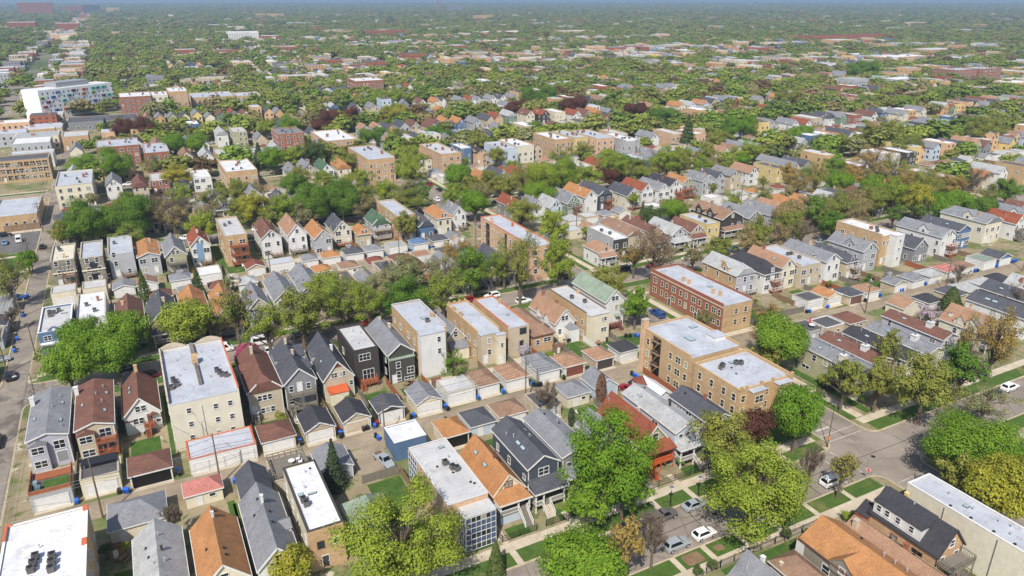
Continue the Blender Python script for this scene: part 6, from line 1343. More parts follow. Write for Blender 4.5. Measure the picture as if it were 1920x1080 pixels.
def tree_proto(kind, rc, var):
    key = (kind, rc, var)
    if key in TREE: return TREE[key]
    rs = np.random.default_rng(abs(hash((kind == 'R', kind == 'O', kind == 'S', int(rc * 10), var))) % 99991)
    if kind in 'ROSB':
        dens = {'R': 640, 'O': 420, 'S': 200, 'B': 0}[kind]
        sz = 0.125 if rc > 3 else 0.10
        n = int(dens * rc ** 1.75) if kind != 'B' else 8
        Pm, Nn, Cm, cr = crown_points(kind, rc, rs, max(60, n))
        crown = quads_mesh('crown', Pm, Nn, sz if kind != 'S' else sz * .8, rs)
        trunk = limb_mesh(kind, rc, Cm, cr, rs, M_BARK, {'R': 20, 'O': 90, 'S': 240, 'B': 420}[kind])
        if kind == 'B':
            mb = MB()
            for _ in range(520):
                i = rs.integers(len(Cm)); c = Cm[i]; d = rs.normal(size=3); d[2] = abs(d[2]); d /= np.linalg.norm(d); e = c + d * cr[i] * rs.uniform(.6, 1.7)
                mb.tube([tuple(c + rs.normal(size=3) * .3 * cr[i]), tuple(e)], [.024, .006], 3, cap=False)
            crown = mb.mesh('crown', M_BARK2)
    elif kind == 'C':
        P, Q = [], []; H_ = 2.0 * rc * .95
        for i in range(int(900 * rc)):
            t = rs.uniform(0, 1) ** 1.35; z = .35 + t * (rc * 3.7 - .4); rad = rc * (1 - t) * (0.82 + .18 * math.sin(z * 7.0 / max(.6, rc * .4))) + .05
            a = rs.uniform(0, 2 * math.pi); lob = 1 + .13 * math.sin(a * 9 + z * 3); rr = rad * rs.uniform(.72, 1.02) * lob
            P.append((rr * math.cos(a), rr * math.sin(a), z - .18 * rr)); Q.append((math.cos(a), math.sin(a), .35))
        P = np.array(P); Q = np.array(Q) + rs.normal(size=(len(P), 3)) * .5; Q /= np.linalg.norm(Q, axis=1)[:, None]
        crown = quads_mesh('crown', P, Q, .2, rs, .55); trunk = MB().tube([(0, 0, -.2), (0, 0, rc * 3.4)], [.16 * rc ** .5, .02], 6).mesh('trunk', M_BARK)
    else:
        n = int(1500 * rc); a = rs.uniform(0, 2 * math.pi, n); t = rs.uniform(0, 1, n); hz = rc * (2.9 if kind == 'K' else 1.9)
        prof = np.sin(np.pi * np.clip(t * .92 + .08, 0, 1)) ** .6 if kind == 'K' else (1 - t) ** .75
        rr = rc * prof * rs.uniform(.7, 1.05, n); P = np.stack([rr * np.cos(a), rr * np.sin(a), .15 + t * 2 * hz], 1)
        Q = np.stack([np.cos(a), np.sin(a), np.full(n, .3)], 1) + rs.normal(size=(n, 3)) * .5; Q /= np.linalg.norm(Q, axis=1)[:, None]
        crown = quads_mesh('crown', P, Q, .13 if rc < 2 else .2, rs, 1.0); trunk = MB().tube([(0, 0, -.2), (0, 0, hz * 1.6)], [.09, .02], 5).mesh('trunk', M_BARK)
    crown.materials.clear(); crown.materials.append(leafmat('olv') if kind != 'B' else M_BARK2)
    TREE[key] = (crown, trunk); return TREE[key]
NT = [0]
TREES = []
def tree(x, y, r, hz, kind, col, label=None, row=None):
    far = math.hypot(x, y) > 260
    if kind in 'ROSB': classes = [2.2, 4.2, 6.2, 8.4, 10.6]
    elif kind == 'C': classes = [2.7]
    elif kind == 'K': classes = [1.5]
    else: classes = [1.6, 3.6]
    rc = min(classes, key=lambda c: abs(c - r))
    if far and rc > 8.4: rc = 8.4
    NT[0] += 1
    crown, trunk = tree_proto(kind, rc, NT[0] % 3 if rc < 8 else NT[0] % 2)
    nm = {'R': 'broadleaf_tree', 'O': 'broadleaf_tree', 'S': 'budding_tree', 'B': 'bare_tree', 'C': 'spruce_tree', 'K': 'columnar_tree', 'P': 'conical_shrub'}[kind]
    if r < 2.0 and kind in 'RSB': nm = 'shrub'
    e = empty(nm, (x, y, -0.02 if y > 80 or True else 0), (NT[0] * 2.399) % 6.283)
    s_ = r / rc
    if kind in 'ROSB': sz = (hz * 2 + 2.2 * min(1, r / 3)) / (1.6 * rc + 2.2)
    elif kind == 'C': sz = (hz * 2) / (rc * 3.7)
    elif kind == 'K': sz = hz / (rc * 2.9)
    else: sz = hz / (rc * 1.9)
    e.scale = (s_, s_, sz)
    tr = link('trunk', trunk, e); c = link('crown', crown, e)
    if kind != 'B':
        c.material_slots[0].link = 'OBJECT'; c.material_slots[0].material = leafmat(col)
    e['category'] = 'shrub' if nm in ('shrub', 'conical_shrub') else 'tree'
    w = {'R': 'dense round', 'O': 'loose-crowned', 'S': 'thin-leaved', 'B': 'twiggy', 'C': 'pointed spruce', 'K': 'slim columnar', 'P': 'cone-shaped'}[kind]
    TREES.append((e, x, y, r, '%s %s %s' % (w, LEAFW[col], 'shrub' if nm in ('shrub', 'conical_shrub') else 'tree')))
    OCCT.append((x, y, r)); return e
OCCT = []
TPICK = [(24.2, 79.8, 9.6, 8.2, 'O', 'lime'), (58.4, 80.2, 8.2, 10.0, 'O', 'bri'), (54.6, 79.2, 4.8, 4.4, 'O', 'bri'), (61.6, 79.4, 5.0, 4.6, 'O', 'bri'), (45.5, 66.6, 7.0, 5.2, 'R', 'bri'), (52.0, 65.8, 2.8, 5.9, 'O', 'gol'), (83.2, 79.8, 6.3, 6.3, 'O', 'olv'), (77.8, 67.5, 10.2, 7.7, 'O', 'lim2'), (10.4, 89.1, 4.0, 2.9, 'R', 'yel'), (101.5, 80.2, 5.7, 6.4, 'R', 'bri'), (94.5, 83.4, 3.6, 3.9, 'R', 'mar'), (121.8, 104.0, 7.3, 6.9, 'R', 'bri'), (129.6, 114.4, 5.5, 3.8, 'S', 'gol'), (118.4, 104.2, 3.8, 3.8, 'O', 'olv'), (121.6, 86.4, 4.4, 5.5, 'O', 'olv'), (127.5, 83.0, 4.0, 5.4, 'O', 'olv'), (139.8, 90.5, 3.0, 5.6, 'O', 'olv'), (131.6, 76.1, 7.3, 6.6, 'O', 'olv'), (146.3, 77.8, 5.2, 6.0, 'O', 'grn'), (122.0, 59.3, 10.6, 6.0, 'R', 'bri'), (113.1, 50.0, 6.7, 6.7, 'R', 'yel'), (112.7, 56.2, 3.7, 4.4, 'O', 'olv'), (143.3, 70.3, 5.8, 3.3, 'S', 'grey'), (160.8, 80.0, 6.3, 8.6, 'S', 'gol'), (156.8, 83.9, 2.8, 5.9, 'S', 'gol'), (97.6, 66.8, 3.0, 3.7, 'S', 'yel'), (92.3, 69.0, 2.0, 5.1, 'B', 'brn'), (-15.2, 166.2, 9.9, 5.8, 'R', 'bri'), (-12.7, 181.4, 9.9, 5.6, 'R', 'bri'), (4.9, 177.6, 7.3, 6.1, 'R', 'lim2'), (15.6, 173.9, 5.1, 8.6, 'S', 'olv'), (21.2, 165.2, 5.9, 6.7, 'S', 'lim2'), (29.5, 166.3, 7.3, 7.3, 'O', 'olv'), (40.6, 171.4, 8.3, 7.5, 'S', 'lim2'), (46.3, 167.8, 5.5, 6.3, 'S', 'lim2'), (39.3, 182.9, 5.8, 5.8, 'O', 'lim2'), (15.8, 165.3, 3.3, 1.6, 'R', 'mag'), (54.8, 133.4, 3.5, 3.5, 'S', 'bri'), (56.7, 169.1, 7.7, 6.0, 'O', 'grn'), (65.7, 165.7, 6.3, 7.1, 'S', 'lim2'), (79.5, 177.6, 6.8, 6.8, 'O', 'grn'), (83.9, 197.2, 5.7, 5.7, 'S', 'gol'), (89.5, 167.7, 6.6, 10.6, 'S', 'olv'), (103.4, 169.5, 6.1, 7.8, 'O', 'lim2'), (111.2, 156.6, 6.0, 5.1, 'O', 'olv'), (131.5, 161.9, 7.2, 8.9, 'S', 'brn'), (108.0, 139.3, 4.2, 5.0, 'O', 'bri'), (21.9, 109.4, 2.7, 5.0, 'C', 'con'), (78.7, 111.2, 1.15, 3.9, 'K', 'brn2'), (65.0, 110.2, 2.7, 4.0, 'B', 'brn'), (74.4, 136.6, 1.9, 1.6, 'R', 'lil'), (69.1, 107.4, 0.7, 2.1, 'K', 'con'), (69.0, 104.6, 0.6, 1.8, 'K', 'con'), (-4.1, 107.0, 1.7, 3.3, 'B', 'brn'), (58.8, 68.0, 2.5, 4.4, 'B', 'brn'), (-34.2, 259.1, 3.6, 3.1, 'R', 'bri'), (-35.9, 229.3, 6.2, 7.1, 'S', 'olv'), (-10.4, 280.8, 13.7, 8.0, 'R', 'grn'), (-21.5, 282.8, 7.4, 5.1, 'O', 'grn'), (-25.8, 278.8, 4.2, 4.8, 'S', 'yel'), (11.2, 287.2, 7.5, 7.5, 'B', 'brn'), (3.5, 295.0, 6.6, 6.6, 'B', 'brn'), (-3.4, 217.0, 2.8, 5.2, 'C', 'con2'), (10.3, 212.4, 2.8, 5.1, 'C', 'con2'), (19.7, 214.3, 2.5, 2.1, 'R', 'whb'), (61.6, 270.5, 13.0, 7.9, 'R', 'grn'), (45.8, 270.6, 6.2, 6.2, 'O', 'lim2'), (35.6, 277.4, 7.3, 6.2, 'O', 'yel'), (24.3, 300.1, 6.7, 5.5, 'S', 'olv'), (35.1, 314.9, 5.9, 4.6, 'O', 'olv'), (92.0, 264.7, 8.4, 5.0, 'O', 'olv'), (101.9, 276.2, 4.0, 4.4, 'O', 'grn'), (125.3, 291.9, 7.1, 5.8, 'R', 'bri'), (112.3, 247.0, 7.1, 6.0, 'R', 'bri'), (109.9, 263.1, 5.3, 5.3, 'O', 'lim2'), (136.8, 273.4, 5.7, 4.5, 'O', 'olv'), (158.4, 268.0, 12.7, 9.1, 'R', 'lim2'), (141.8, 250.0, 7.5, 5.2, 'R', 'bri'), (196.7, 275.2, 7.5, 6.2, 'O', 'lim2'), (202.6, 262.9, 8.6, 6.0, 'O', 'olv'), (175.2, 208.1, 5.7, 4.6, 'R', 'bri'), (170.4, 219.4, 2.3, 3.8, 'C', 'con2'), (282.8, 327.8, 6.4, 9.6, 'C', 'con2'), (258.5, 202.9, 7.3, 6.0, 'R', 'bri'), (259.1, 187.1, 5.9, 7.2, 'R', 'bri'), (223.3, 177.3, 9.6, 8.5, 'O', 'olv'), (195.6, 170.9, 5.9, 5.9, 'O', 'olv'), (175.3, 165.4, 4.6, 6.5, 'O', 'olv'), (215.8, 177.6, 5.2, 6.3, 'O', 'grn'), (272.0, 184.8, 7.3, 7.3, 'O', 'gol'), (259.9, 169.1, 6.9, 6.9, 'O', 'yel'), (269.1, 163.1, 10.5, 9.3, 'R', 'bri'), (300.0, 191.0, 7.9, 5.1, 'S', 'gol'), (309.6, 226.4, 11.3, 6.9, 'S', 'gol'), (274.3, 153.4, 5.8, 5.8, 'R', 'grn'), (258.5, 229.9, 5.1, 5.1, 'O', 'gol'), (191.3, 108.9, 3.7, 3.7, 'P', 'con2'), (314.6, 167.3, 6.6, 5.2, 'O', 'grn'), (176.3, 105.5, 4.0, 2.1, 'S', 'lil'), (25.8, 420.9, 11.6, 10.8, 'R', 'bri'), (9.4, 493.8, 9.1, 7.2, 'R', 'bri'), (3.5, 487.5, 12.5, 7.0, 'R', 'mar'), (-10.7, 495.8, 5.5, 7.3, 'C', 'con'), (-21.5, 405.5, 9.0, 4.3, 'R', 'bri'), (122.7, 472.6, 14.3, 6.9, 'R', 'mar'), (105.4, 458.6, 6.9, 5.1, 'R', 'mar'), (87.4, 456.2, 7.7, 6.8, 'R', 'bri'), (74.6, 463.5, 6.9, 5.1, 'O', 'lim2'), (123.8, 409.0, 9.4, 7.8, 'R', 'grn'), (159.6, 476.0, 11.0, 9.2, 'O', 'yel'), (56.7, 386.1, 5.2, 6.4, 'C', 'con'), (282.0, 499.3, 14.7, 10.4, 'R', 'grn'), (284.2, 453.1, 11.7, 7.7, 'R', 'mar'), (249.6, 472.6, 11.7, 5.7, 'R', 'mar'), (315.7, 423.1, 9.7, 5.7, 'R', 'mar'), (203.1, 290.9, 6.6, 5.2, 'O', 'lim2'), (320.8, 394.4, 11.2, 5.4, 'R', 'grn'), (326.1, 333.1, 12.0, 6.7, 'R', 'bri'), (448.7, 409.4, 13.3, 8.8, 'O', 'olv'), (683.9, 531.0, 18.9, 9.4, 'R', 'grn'), (217.6, 391.3, 8.2, 4.8, 'R', 'grn'), (157.9, 397.2, 7.9, 5.4, 'R', 'grn'), (167.9, 361.0, 7.3, 5.8, 'O', 'olv'), (91.4, 348.8, 8.0, 5.2, 'O', 'olv'), (114.8, 323.5, 7.6, 7.6, 'O', 'lim2'), (15.7, 350.4, 7.8, 5.1, 'O', 'yel'), (63.7, 326.7, 7.4, 4.8, 'O', 'olv'), (287.4, 306.5, 9.3, 6.1, 'O', 'olv'), (334.5, 272.0, 9.5, 6.2, 'O', 'olv'), (375.3, 274.0, 15.3, 7.0, 'O', 'olv'), (274.8, 273.2, 7.2, 5.7, 'O', 'lim2'), (433.7, 250.1, 14.7, 9.0, 'O', 'olv'), (362.5, 248.0, 9.7, 6.4, 'O', 'olv'), (80.3, 235.2, 4.7, 4.7, 'O', 'olv'), (130.3, 170.2, 4.9, 4.9, 'S', 'gol'), (119.0, 125.9, 2.7, 3.5, 'S', 'olv'), (37.6, 77.6, 1.5, 3.1, 'P', 'con2'), (157.6, 163.9, 3.5, 2.5, 'R', 'grn'), (138.5, 123.8, 4.4, 2.6, 'S', 'gol'), (202.1, 98.6, 3.4, 3.4, 'B', 'brn'), (192.3, 150.8, 2.8, 2.8, 'B', 'brn'), (210.8, 119.5, 3.7, 2.7, 'B', 'brn'), (337.6, 296.8, 9.9, 6.5, 'R', 'bri'), (181.3, 551.7, 12.7, 8.4, 'O', 'lim2'), (-40.0, 726.4, 13.3, 10.6, 'O', 'olv'), (234.1, 261.8, 7.8, 5.1, 'O', 'lim2'), (201.6, 312.5, 6.9, 5.4, 'O', 'olv'), (-34.4, 211.9, 2.5, 2.5, 'B', 'brn'), (187.1, 201.2, 3.1, 4.2, 'B', 'brn'),]
TPICK += [(11.2, 178.8, 5.8, 4.8, 'S', 'olv'), (31.3, 179.0, 5.4, 4.5, 'S', 'grey'), (43.9, 179.1, 5.7, 5.3, 'S', 'lim2'), (53.0, 179.5, 5.8, 4.9, 'O', 'grey'), (61.3, 181.3, 6.5, 6.4, 'O', 'grey'), (72.2, 180.2, 6.6, 6.4, 'S', 'grey'), (81.8, 179.4, 5.9, 5.0, 'S', 'lim2'), (90.7, 179.9, 6.8, 6.1, 'S', 'lim2'), (-15.1, 281.0, 5.5, 5.4, 'R', 'olv'), (9.1, 280.3, 6.5, 6.0, 'S', 'tan'), (19.8, 279.2, 5.8, 5.5, 'S', 'tan'), (32.5, 279.5, 6.2, 5.0, 'O', 'olv'), (45.7, 281.9, 5.4, 4.7, 'S', 'grey'), (57.1, 281.6, 6.6, 5.4, 'O', 'grn'), (66.4, 279.8, 6.5, 5.4, 'O', 'olv'), (76.6, 279.5, 6.8, 5.9, 'O', 'olv'), (87.8, 281.9, 6.2, 5.2, 'O', 'lim2'), (98.7, 279.5, 6.6, 5.5, 'S', 'grey'), (-6.0, 263.2, 6.0, 4.9, 'S', 'lim2'), (16.8, 263.7, 6.0, 5.4, 'O', 'lim2'), (26.7, 262.6, 5.2, 4.4, 'O', 'olv'), (39.0, 262.6, 5.0, 4.2, 'O', 'olv'), (51.8, 263.3, 5.1, 4.9, 'S', 'grey'), (73.9, 264.2, 5.9, 5.5, 'S', 'tan'), (86.6, 263.7, 5.2, 5.1, 'S', 'olv'), (14.5, 312.5, 5.6, 5.2, 'O', 'lim2'), (29.5, 312.6, 4.5, 4.5, 'O', 'olv'), (44.1, 311.3, 5.3, 4.4, 'S', 'tan'), (57.8, 311.3, 5.7, 5.6, 'R', 'grn'), (71.2, 312.7, 5.9, 4.9, 'O', 'lim2'), (87.3, 310.5, 5.8, 4.7, 'O', 'lim2'), (205.2, 180.6, 6.5, 6.1, 'R', 'tan'), (218.2, 180.3, 7.1, 6.5, 'S', 'grey'), (227.6, 179.8, 7.2, 7.0, 'S', 'olv'), (239.6, 180.3, 7.3, 5.8, 'R', 'tan'), (249.7, 180.9, 7.1, 6.0, 'R', 'olv'), (261.2, 179.5, 8.3, 6.8, 'O', 'lim2'), (274.9, 179.1, 8.4, 7.4, 'O', 'olv'), (285.4, 180.8, 7.5, 7.4, 'S', 'olv'), (295.9, 179.7, 6.9, 5.7, 'O', 'gol'), (308.0, 179.0, 7.3, 7.2, 'B', 'brn'), (148.4, 164.5, 4.4, 4.2, 'S', 'tan'), (160.1, 165.7, 4.9, 4.2, 'O', 'olv'), (173.5, 166.0, 5.4, 5.0, 'O', 'tan'), (184.8, 165.8, 5.9, 5.3, 'S', 'tan'), (195.7, 164.9, 5.3, 5.3, 'B', 'brn'), (211.8, 165.9, 5.4, 5.0, 'O', 'grn'), (225.1, 166.5, 5.4, 5.3, 'S', 'tan'), (244.4, 166.8, 4.8, 4.2, 'S', 'grn'), (257.1, 165.9, 5.1, 4.9, 'S', 'grn'), (270.9, 167.0, 4.5, 4.1, 'S', 'olv'), (286.8, 167.0, 4.4, 4.1, 'S', 'olv'), (300.4, 166.6, 4.7, 4.7, 'S', 'olv'), (135.2, 281.6, 5.6, 4.8, 'O', 'olv'), (149.2, 280.7, 5.8, 5.6, 'S', 'olv'), (162.7, 279.5, 5.4, 4.9, 'R', 'bri'), (178.7, 280.7, 5.1, 4.6, 'S', 'bri'), (194.3, 280.4, 5.2, 4.4, 'S', 'olv'), (211.2, 281.8, 5.3, 4.5, 'S', 'grey'), (226.3, 280.0, 6.6, 6.2, 'B', 'brn'), (238.6, 280.2, 6.5, 5.5, 'O', 'lim2'), (243.9, 211.7, 7.5, 6.4, 'S', 'gol'), (256.7, 213.5, 7.4, 7.2, 'S', 'olv'), (268.2, 213.6, 6.8, 6.2, 'S', 'bri'), (279.0, 214.0, 6.2, 5.1, 'O', 'gol'), (293.1, 212.3, 6.0, 5.6, 'O', 'tan'), (303.0, 211.7, 7.5, 6.4, 'S', 'olv')]
FIX = {}
for i, (x, y, r, hz, k_, c_) in enumerate(TPICK):
    if r > 9.0 and math.hypot(x, y) > 150 and k_ in 'RO':
        a = random.Random(i); r2 = r * .62
        for dx, dy in ((-r * .45, a.uniform(-2, 2)), (r * .45, a.uniform(-2, 2))): tree(x + dx, y + dy, r2, min(hz, r2 * .95), k_, c_)
        continue
    tree(x, y, r, hz, k_, c_)
sr = random.Random(77)
for (x0, x1, y) in ((42, 110, 87.0), (12, 84, 134.5), (125.6, 127.6, 95), (128, 160, 85.5), (60, 100, 62.2), (-24, 8, 106.8), (140, 200, 136), (-22, 80, 183.0), (128, 180, 183.6)):
    for i in range(6):
        xx, yy = sr.uniform(x0, x1), y + sr.uniform(-1.2, 1.2)
        if occupied(xx - .9, xx + .9, yy - .9, yy + .9): continue
        tree(xx, yy, sr.uniform(.7, 1.4), sr.uniform(.5, 1.0), 'R', sr.choice(['grn', 'bri', 'olv', 'con2', 'lim2']))
# street and yard trees beyond those read off the photograph
rnd = random.Random(33)
PAL = ['olv'] * 8 + ['lim2'] * 8 + ['bri'] * 5 + ['grn'] * 3 + ['lime'] * 4 + ['tan'] * 2 + ['grey'] * 3 + ['mar', 'con2']
CANDT = []
def try_tree(x, y, r, col, kind):
    if not in_view(x, y, 5, 40): return
    CANDT.append((math.hypot(x, y), x, y, r, col, kind))
for k in range(1, 17):
    for s in (-1, 1):
        x = -28.0
        while x < 1700:
            x += rnd.uniform(7.0, 12.0)
            if any(abs(x - (115.3 + 201 * i)) < 9 for i in range(9)): continue
            c_ = rnd.choice(PAL); try_tree(x, SY(k) + s * 6.6 + rnd.uniform(-.6, .6), rnd.uniform(5.0, 9.2), c_, 'R' if c_ in ('bri', 'grn', 'mar', 'yel') else rnd.choice('OOSSB' if c_ in ('tan', 'grey') else 'OOOS'))
    for i in range(9):
        y = SY(k) + 12
        while y < SY(k + 1) - 12:
            y += rnd.uniform(8, 13)
            for s in (-1, 1):
                if rnd.random() < .7: c_ = rnd.choice(PAL); try_tree(115.3 + 201 * i + s * 7.0, y, rnd.uniform(5.0, 8.6), c_, 'R' if c_ in ('bri', 'grn', 'mar', 'yel') else rnd.choice('OOSSB' if c_ in ('tan', 'grey') else 'OOOS'))
    for s in (0, 1):
        x = -26.0
        while x < 1700:
            x += rnd.uniform(6, 15)
            if any(abs(x - (115.3 + 201 * i)) < 9 for i in range(9)): continue
            y = SY(k) + (rnd.uniform(32, 38) if s == 0 else rnd.uniform(57, 62)); c_ = rnd.choice(PAL); try_tree(x, y, rnd.uniform(2.4, 6.0), c_, rnd.choice('ROOOS'))
CANDT.sort()
FART = []
for (d_, x, y, r, c_, k_) in CANDT:
    if any((x - a) ** 2 + (y - b_) ** 2 < (.56 * (r + q)) ** 2 for a, b_, q in OCCT): continue
    clash = d_ < 900 and [o for o in OCC if o[0] - r * .55 < x < o[1] + r * .55 and o[2] - r * .55 < y < o[3] + r * .55]
    if clash: continue
    if (x < 112 and y < 300) or y < 192: continue
    if sum(1 for t in TREES if t[3] > 1.5) < 296:
        tree(x, y, r, r * rnd.uniform(.75, 1.0), k_, c_)
    else:
        FART.append((x, y, r, c_)); 
        if d_ < 800: OCCT.append((x, y, r))
# ================================================================== the far city: masses nobody could count
class FarMesh:
    def __init__(s): s.v = []; s.f = []; s.c = []
    def q(s, pts, col):
        o = len(s.v); s.v += pts; s.f.append(tuple(range(o, o + len(pts)))); s.c.append(col)
    def house(s, x, y, w, d, e, r, kind, wc, rc, win=0, q=None):
        x0, x1, y0, y1 = x - w / 2, x + w / 2, y, y + d
        if kind == 'f':
            s.q([(x0, y0, 0), (x1, y0, 0), (x1, y0, e), (x0, y0, e)], wc); s.q([(x0, y1, 0), (x0, y0, 0), (x0, y0, e), (x0, y1, e)], wc); s.q([(x1, y0, 0), (x1, y1, 0), (x1, y1, e), (x1, y0, e)], wc)
            s.q([(x1, y1, 0), (x0, y1, 0), (x0, y1, e), (x1, y1, e)], wc)
            s.q([(x0, y0, e), (x1, y0, e), (x1, y1, e), (x0, y1, e)], wc); i = .35; z = e + .02
            s.q([(x0 + i, y0 + i, z), (x1 - i, y0 + i, z), (x1 - i, y1 - i, z), (x0 + i, y1 - i, z)], rc)
            if q and q.random() < .7:
                a, b_ = x + q.uniform(-.3, .3) * w, y + d * q.uniform(.2, .8); s.house(a, b_, 1.0 + w * .04, 1.2 + d * .03, e + 1.3, 0, 'g0', (.35, .2, .15), (.3, .3, .3))
        elif kind == 'g0':
            for P in (((x0, y0), (x1, y0)), ((x0, y1), (x0, y0)), ((x1, y0), (x1, y1)), ((x1, y1), (x0, y1))): s.q([(P[0][0], P[0][1], 0), (P[1][0], P[1][1], 0), (P[1][0], P[1][1], e), (P[0][0], P[0][1], e)], wc)
            s.q([(x0, y0, e), (x1, y0, e), (x1, y1, e), (x0, y1, e)], rc)
        else:
            s.q([(x0 + .3, y0 + .3, 0), (x1 - .3, y0 + .3, 0), (x1 - .3, y0 + .3, e), (x, y0 + .3, r - .1), (x0 + .3, y0 + .3, e)], wc)
            s.q([(x1 - .3, y1 - .3, 0), (x0 + .3, y1 - .3, 0), (x0 + .3, y1 - .3, e), (x, y1 - .3, r - .1), (x1 - .3, y1 - .3, e)], wc)
            s.q([(x0 + .3, y1 - .3, 0), (x0 + .3, y0 + .3, 0), (x0 + .3, y0 + .3, e), (x0 + .3, y1 - .3, e)], wc); s.q([(x1 - .3, y0 + .3, 0), (x1 - .3, y1 - .3, 0), (x1 - .3, y1 - .3, e), (x1 - .3, y0 + .3, e)], wc)
            s.q([(x0, y1, e - .1), (x0, y0, e - .1), (x, y0, r), (x, y1, r)], rc); s.q([(x1, y0, e - .1), (x1, y1, e - .1), (x, y1, r), (x, y0, r)], rc)
        if win:
            g = (.05, .06, .075); fl = max(1, int((e - .6) / 2.8)); yy = y0 + (.3 if kind not in ('f', 'g0') else 0) - .05; xx = x0 + (.3 if kind not in ('f', 'g0') else 0) - .05
            for j in range(fl):
                z = 1.3 + j * 2.8
                for i in range(max(2, int(w / 3.0))):
                    u = x0 + w * (i + .5) / max(2, int(w / 3.0)); s.q([(u - .55, yy, z), (u + .55, yy, z), (u + .55, yy, z + 1.4), (u - .55, yy, z + 1.4)], g)
                for i in range(max(2, int(d / 5.0))):
                    u = y0 + d * (i + .5) / max(2, int(d / 5.0)); s.q([(xx, u + .5, z), (xx, u - .5, z), (xx, u - .5, z + 1.3), (xx, u + .5, z + 1.3)], g)
    def build(s, name, m):
        me = bpy.data.meshes.new(name); me.from_pydata(s.v, [], s.f)
        a = me.attributes.new('col', 'FLOAT_COLOR', 'FACE')
        a.data.foreach_set('color', np.array([tuple(c) + (1,) for c in s.c], dtype=np.float32).reshape(-1))
        me.materials.append(m); o = bpy.data.objects.new(name, me); C.objects.link(o); return o
m_far, nt, b_ = newmat('far_building')
at = nt.nodes.new('ShaderNodeAttribute'); at.attribute_name = 'col'
pos_ = nt.nodes.new('ShaderNodeNewGeometry').outputs['Position']
nt.links.new(mixcol(nt, 1.0, at.outputs['Color'], ramp(nt, noise(nt, pos_, .35, 3.0), .3, .75, (.78, .78, .78, 1), (1.08, 1.08, 1.08, 1)), 'MULTIPLY'), b_.inputs['Base Color']); b_.inputs['Roughness'].default_value = .8; b_.inputs['Specular IOR Level'].default_value = .2
rnd = random.Random(91)
fm = FarMesh()
for (x, y, d_, (k_, r_, w_, z), side, k) in FARH:
    ds = math.hypot(x, y)
    if k_ == 'f': fm.house(x, y, rnd.uniform(6.4, 7.4), d_, z, 0, 'f', lin(COL[w_]), lin(COL[r_]), ds < 1100, rnd)
    else: fm.house(x, y, 6.4, d_, z - rnd.uniform(2.4, 3.2), z, 'g', lin(COL[w_]), lin(COL[r_]), ds < 1100, rnd)
# commercial frontage and larger blocks
FW = ['ob', 'tn', 'pk', 'rb', 'rb', 'cr', 'be', 'cin', 'lg', 'mg']; FR = ['wht', 'mem', 'sil', 'sil', 'tar', 'gr', 'lgr']
def far_block(x, y, w, d, z, w_=None, r_=None): fm.house(x, y, w, d, z, 0, 'f', lin(COL[w_ or rnd.choice(FW)]), lin(COL[r_ or rnd.choice(FR)]), True, rnd)
y = 470
while y < 2600:                      # shops along the avenue on the left
    y += rnd.uniform(9, 24)
    for xx in (-62, -108, -44):
        if rnd.random() < .72 and in_view(xx, y, 5, 60) and not occupied(xx - 9, xx + 9, y, y + 18): far_block(xx + rnd.uniform(-3, 3), y, rnd.uniform(14, 22), rnd.uniform(7, 20), rnd.choice([4.5, 5, 7.5, 8, 9.5]))
for (yy, n0, n1) in ((860, 150, 900), (960, 60, 1250), (1270, 200, 1800), (690, 560, 1000), (1490, 100, 1500)):   # long shopping streets
    x = n0
    while x < n1:
        x += rnd.uniform(10, 34)
        if rnd.random() < .75: far_block(x, yy + rnd.uniform(-12, 12), rnd.uniform(10, 32), rnd.uniform(16, 34), rnd.choice([5, 6, 8, 9, 11]))
for (x, y, w, d, z, w_, r_) in ((-280, 4210, 137, 60, 60, 'rb', 'tar'), (-137, 4650, 79, 60, 40, 'rb', 'gr'), (-57, 4610, 80, 60, 46, 'dgw', 'gr'), (40, 4600, 60, 40, 32, 'tn', 'mem'), (-188, 2270, 60, 40, 24, 'rb', 'wht'), (-90, 2290, 54, 40, 20, 'rb', 'wht'), (228, 1550, 56, 26, 20, 'wh', 'wht'), (275, 1545, 34, 24, 12, 'rb', 'wht'), (1252, 1006, 229, 40, 14, 'rb', 'rdd'), (1177, 2475, 62, 30, 24, 'ob', 'rdd'),
                         (1735, 4010, 60, 60, 46, 'mg', 'tar'), (1330, 2150, 130, 40, 14, 'rb', 'rdd'), (600, 3300, 110, 40, 20, 'ob', 'rdd'), (820, 590, 120, 26, 6, 'bl', 'sil'), (2300, 1700, 100, 34, 10, 'ye', 'wht'), (2600, 2100, 140, 40, 10, 'wh', 'wht'), (1050, 690, 60, 30, 12, 'tn', 'mem'), (920, 650, 70, 30, 9, 'pk', 'wht'), (980, 600, 60, 28, 9, 'rb', 'sil'), (1100, 900, 46, 30, 14, 'ob', 'mem'), (520, 1560, 90, 40, 16, 'rb', 'rdd'), (760, 1500, 120, 40, 12, 'ob', 'wht'), (900, 1420, 80, 40, 14, 'tn', 'mem')):
    far_block(x, y, w, d, z, w_, r_)
for i in range(26):                  # clusters of larger flat-roofed blocks among the trees
    d_ = rnd.uniform(720, 2400); a = R(rnd.uniform(-6, 62)); x, y = d_ * math.sin(a), d_ * math.cos(a)
    for j in range(rnd.randint(2, 7)):
        xx, yy = x + j * rnd.uniform(18, 34), y + rnd.uniform(-6, 6); w = rnd.uniform(12, 30)
        if not occupied(xx - w / 2, xx + w / 2, yy, yy + 24): far_block(xx, yy, w, rnd.uniform(14, 30), rnd.choice([8, 9.5, 10.5, 11.5, 13.5]))
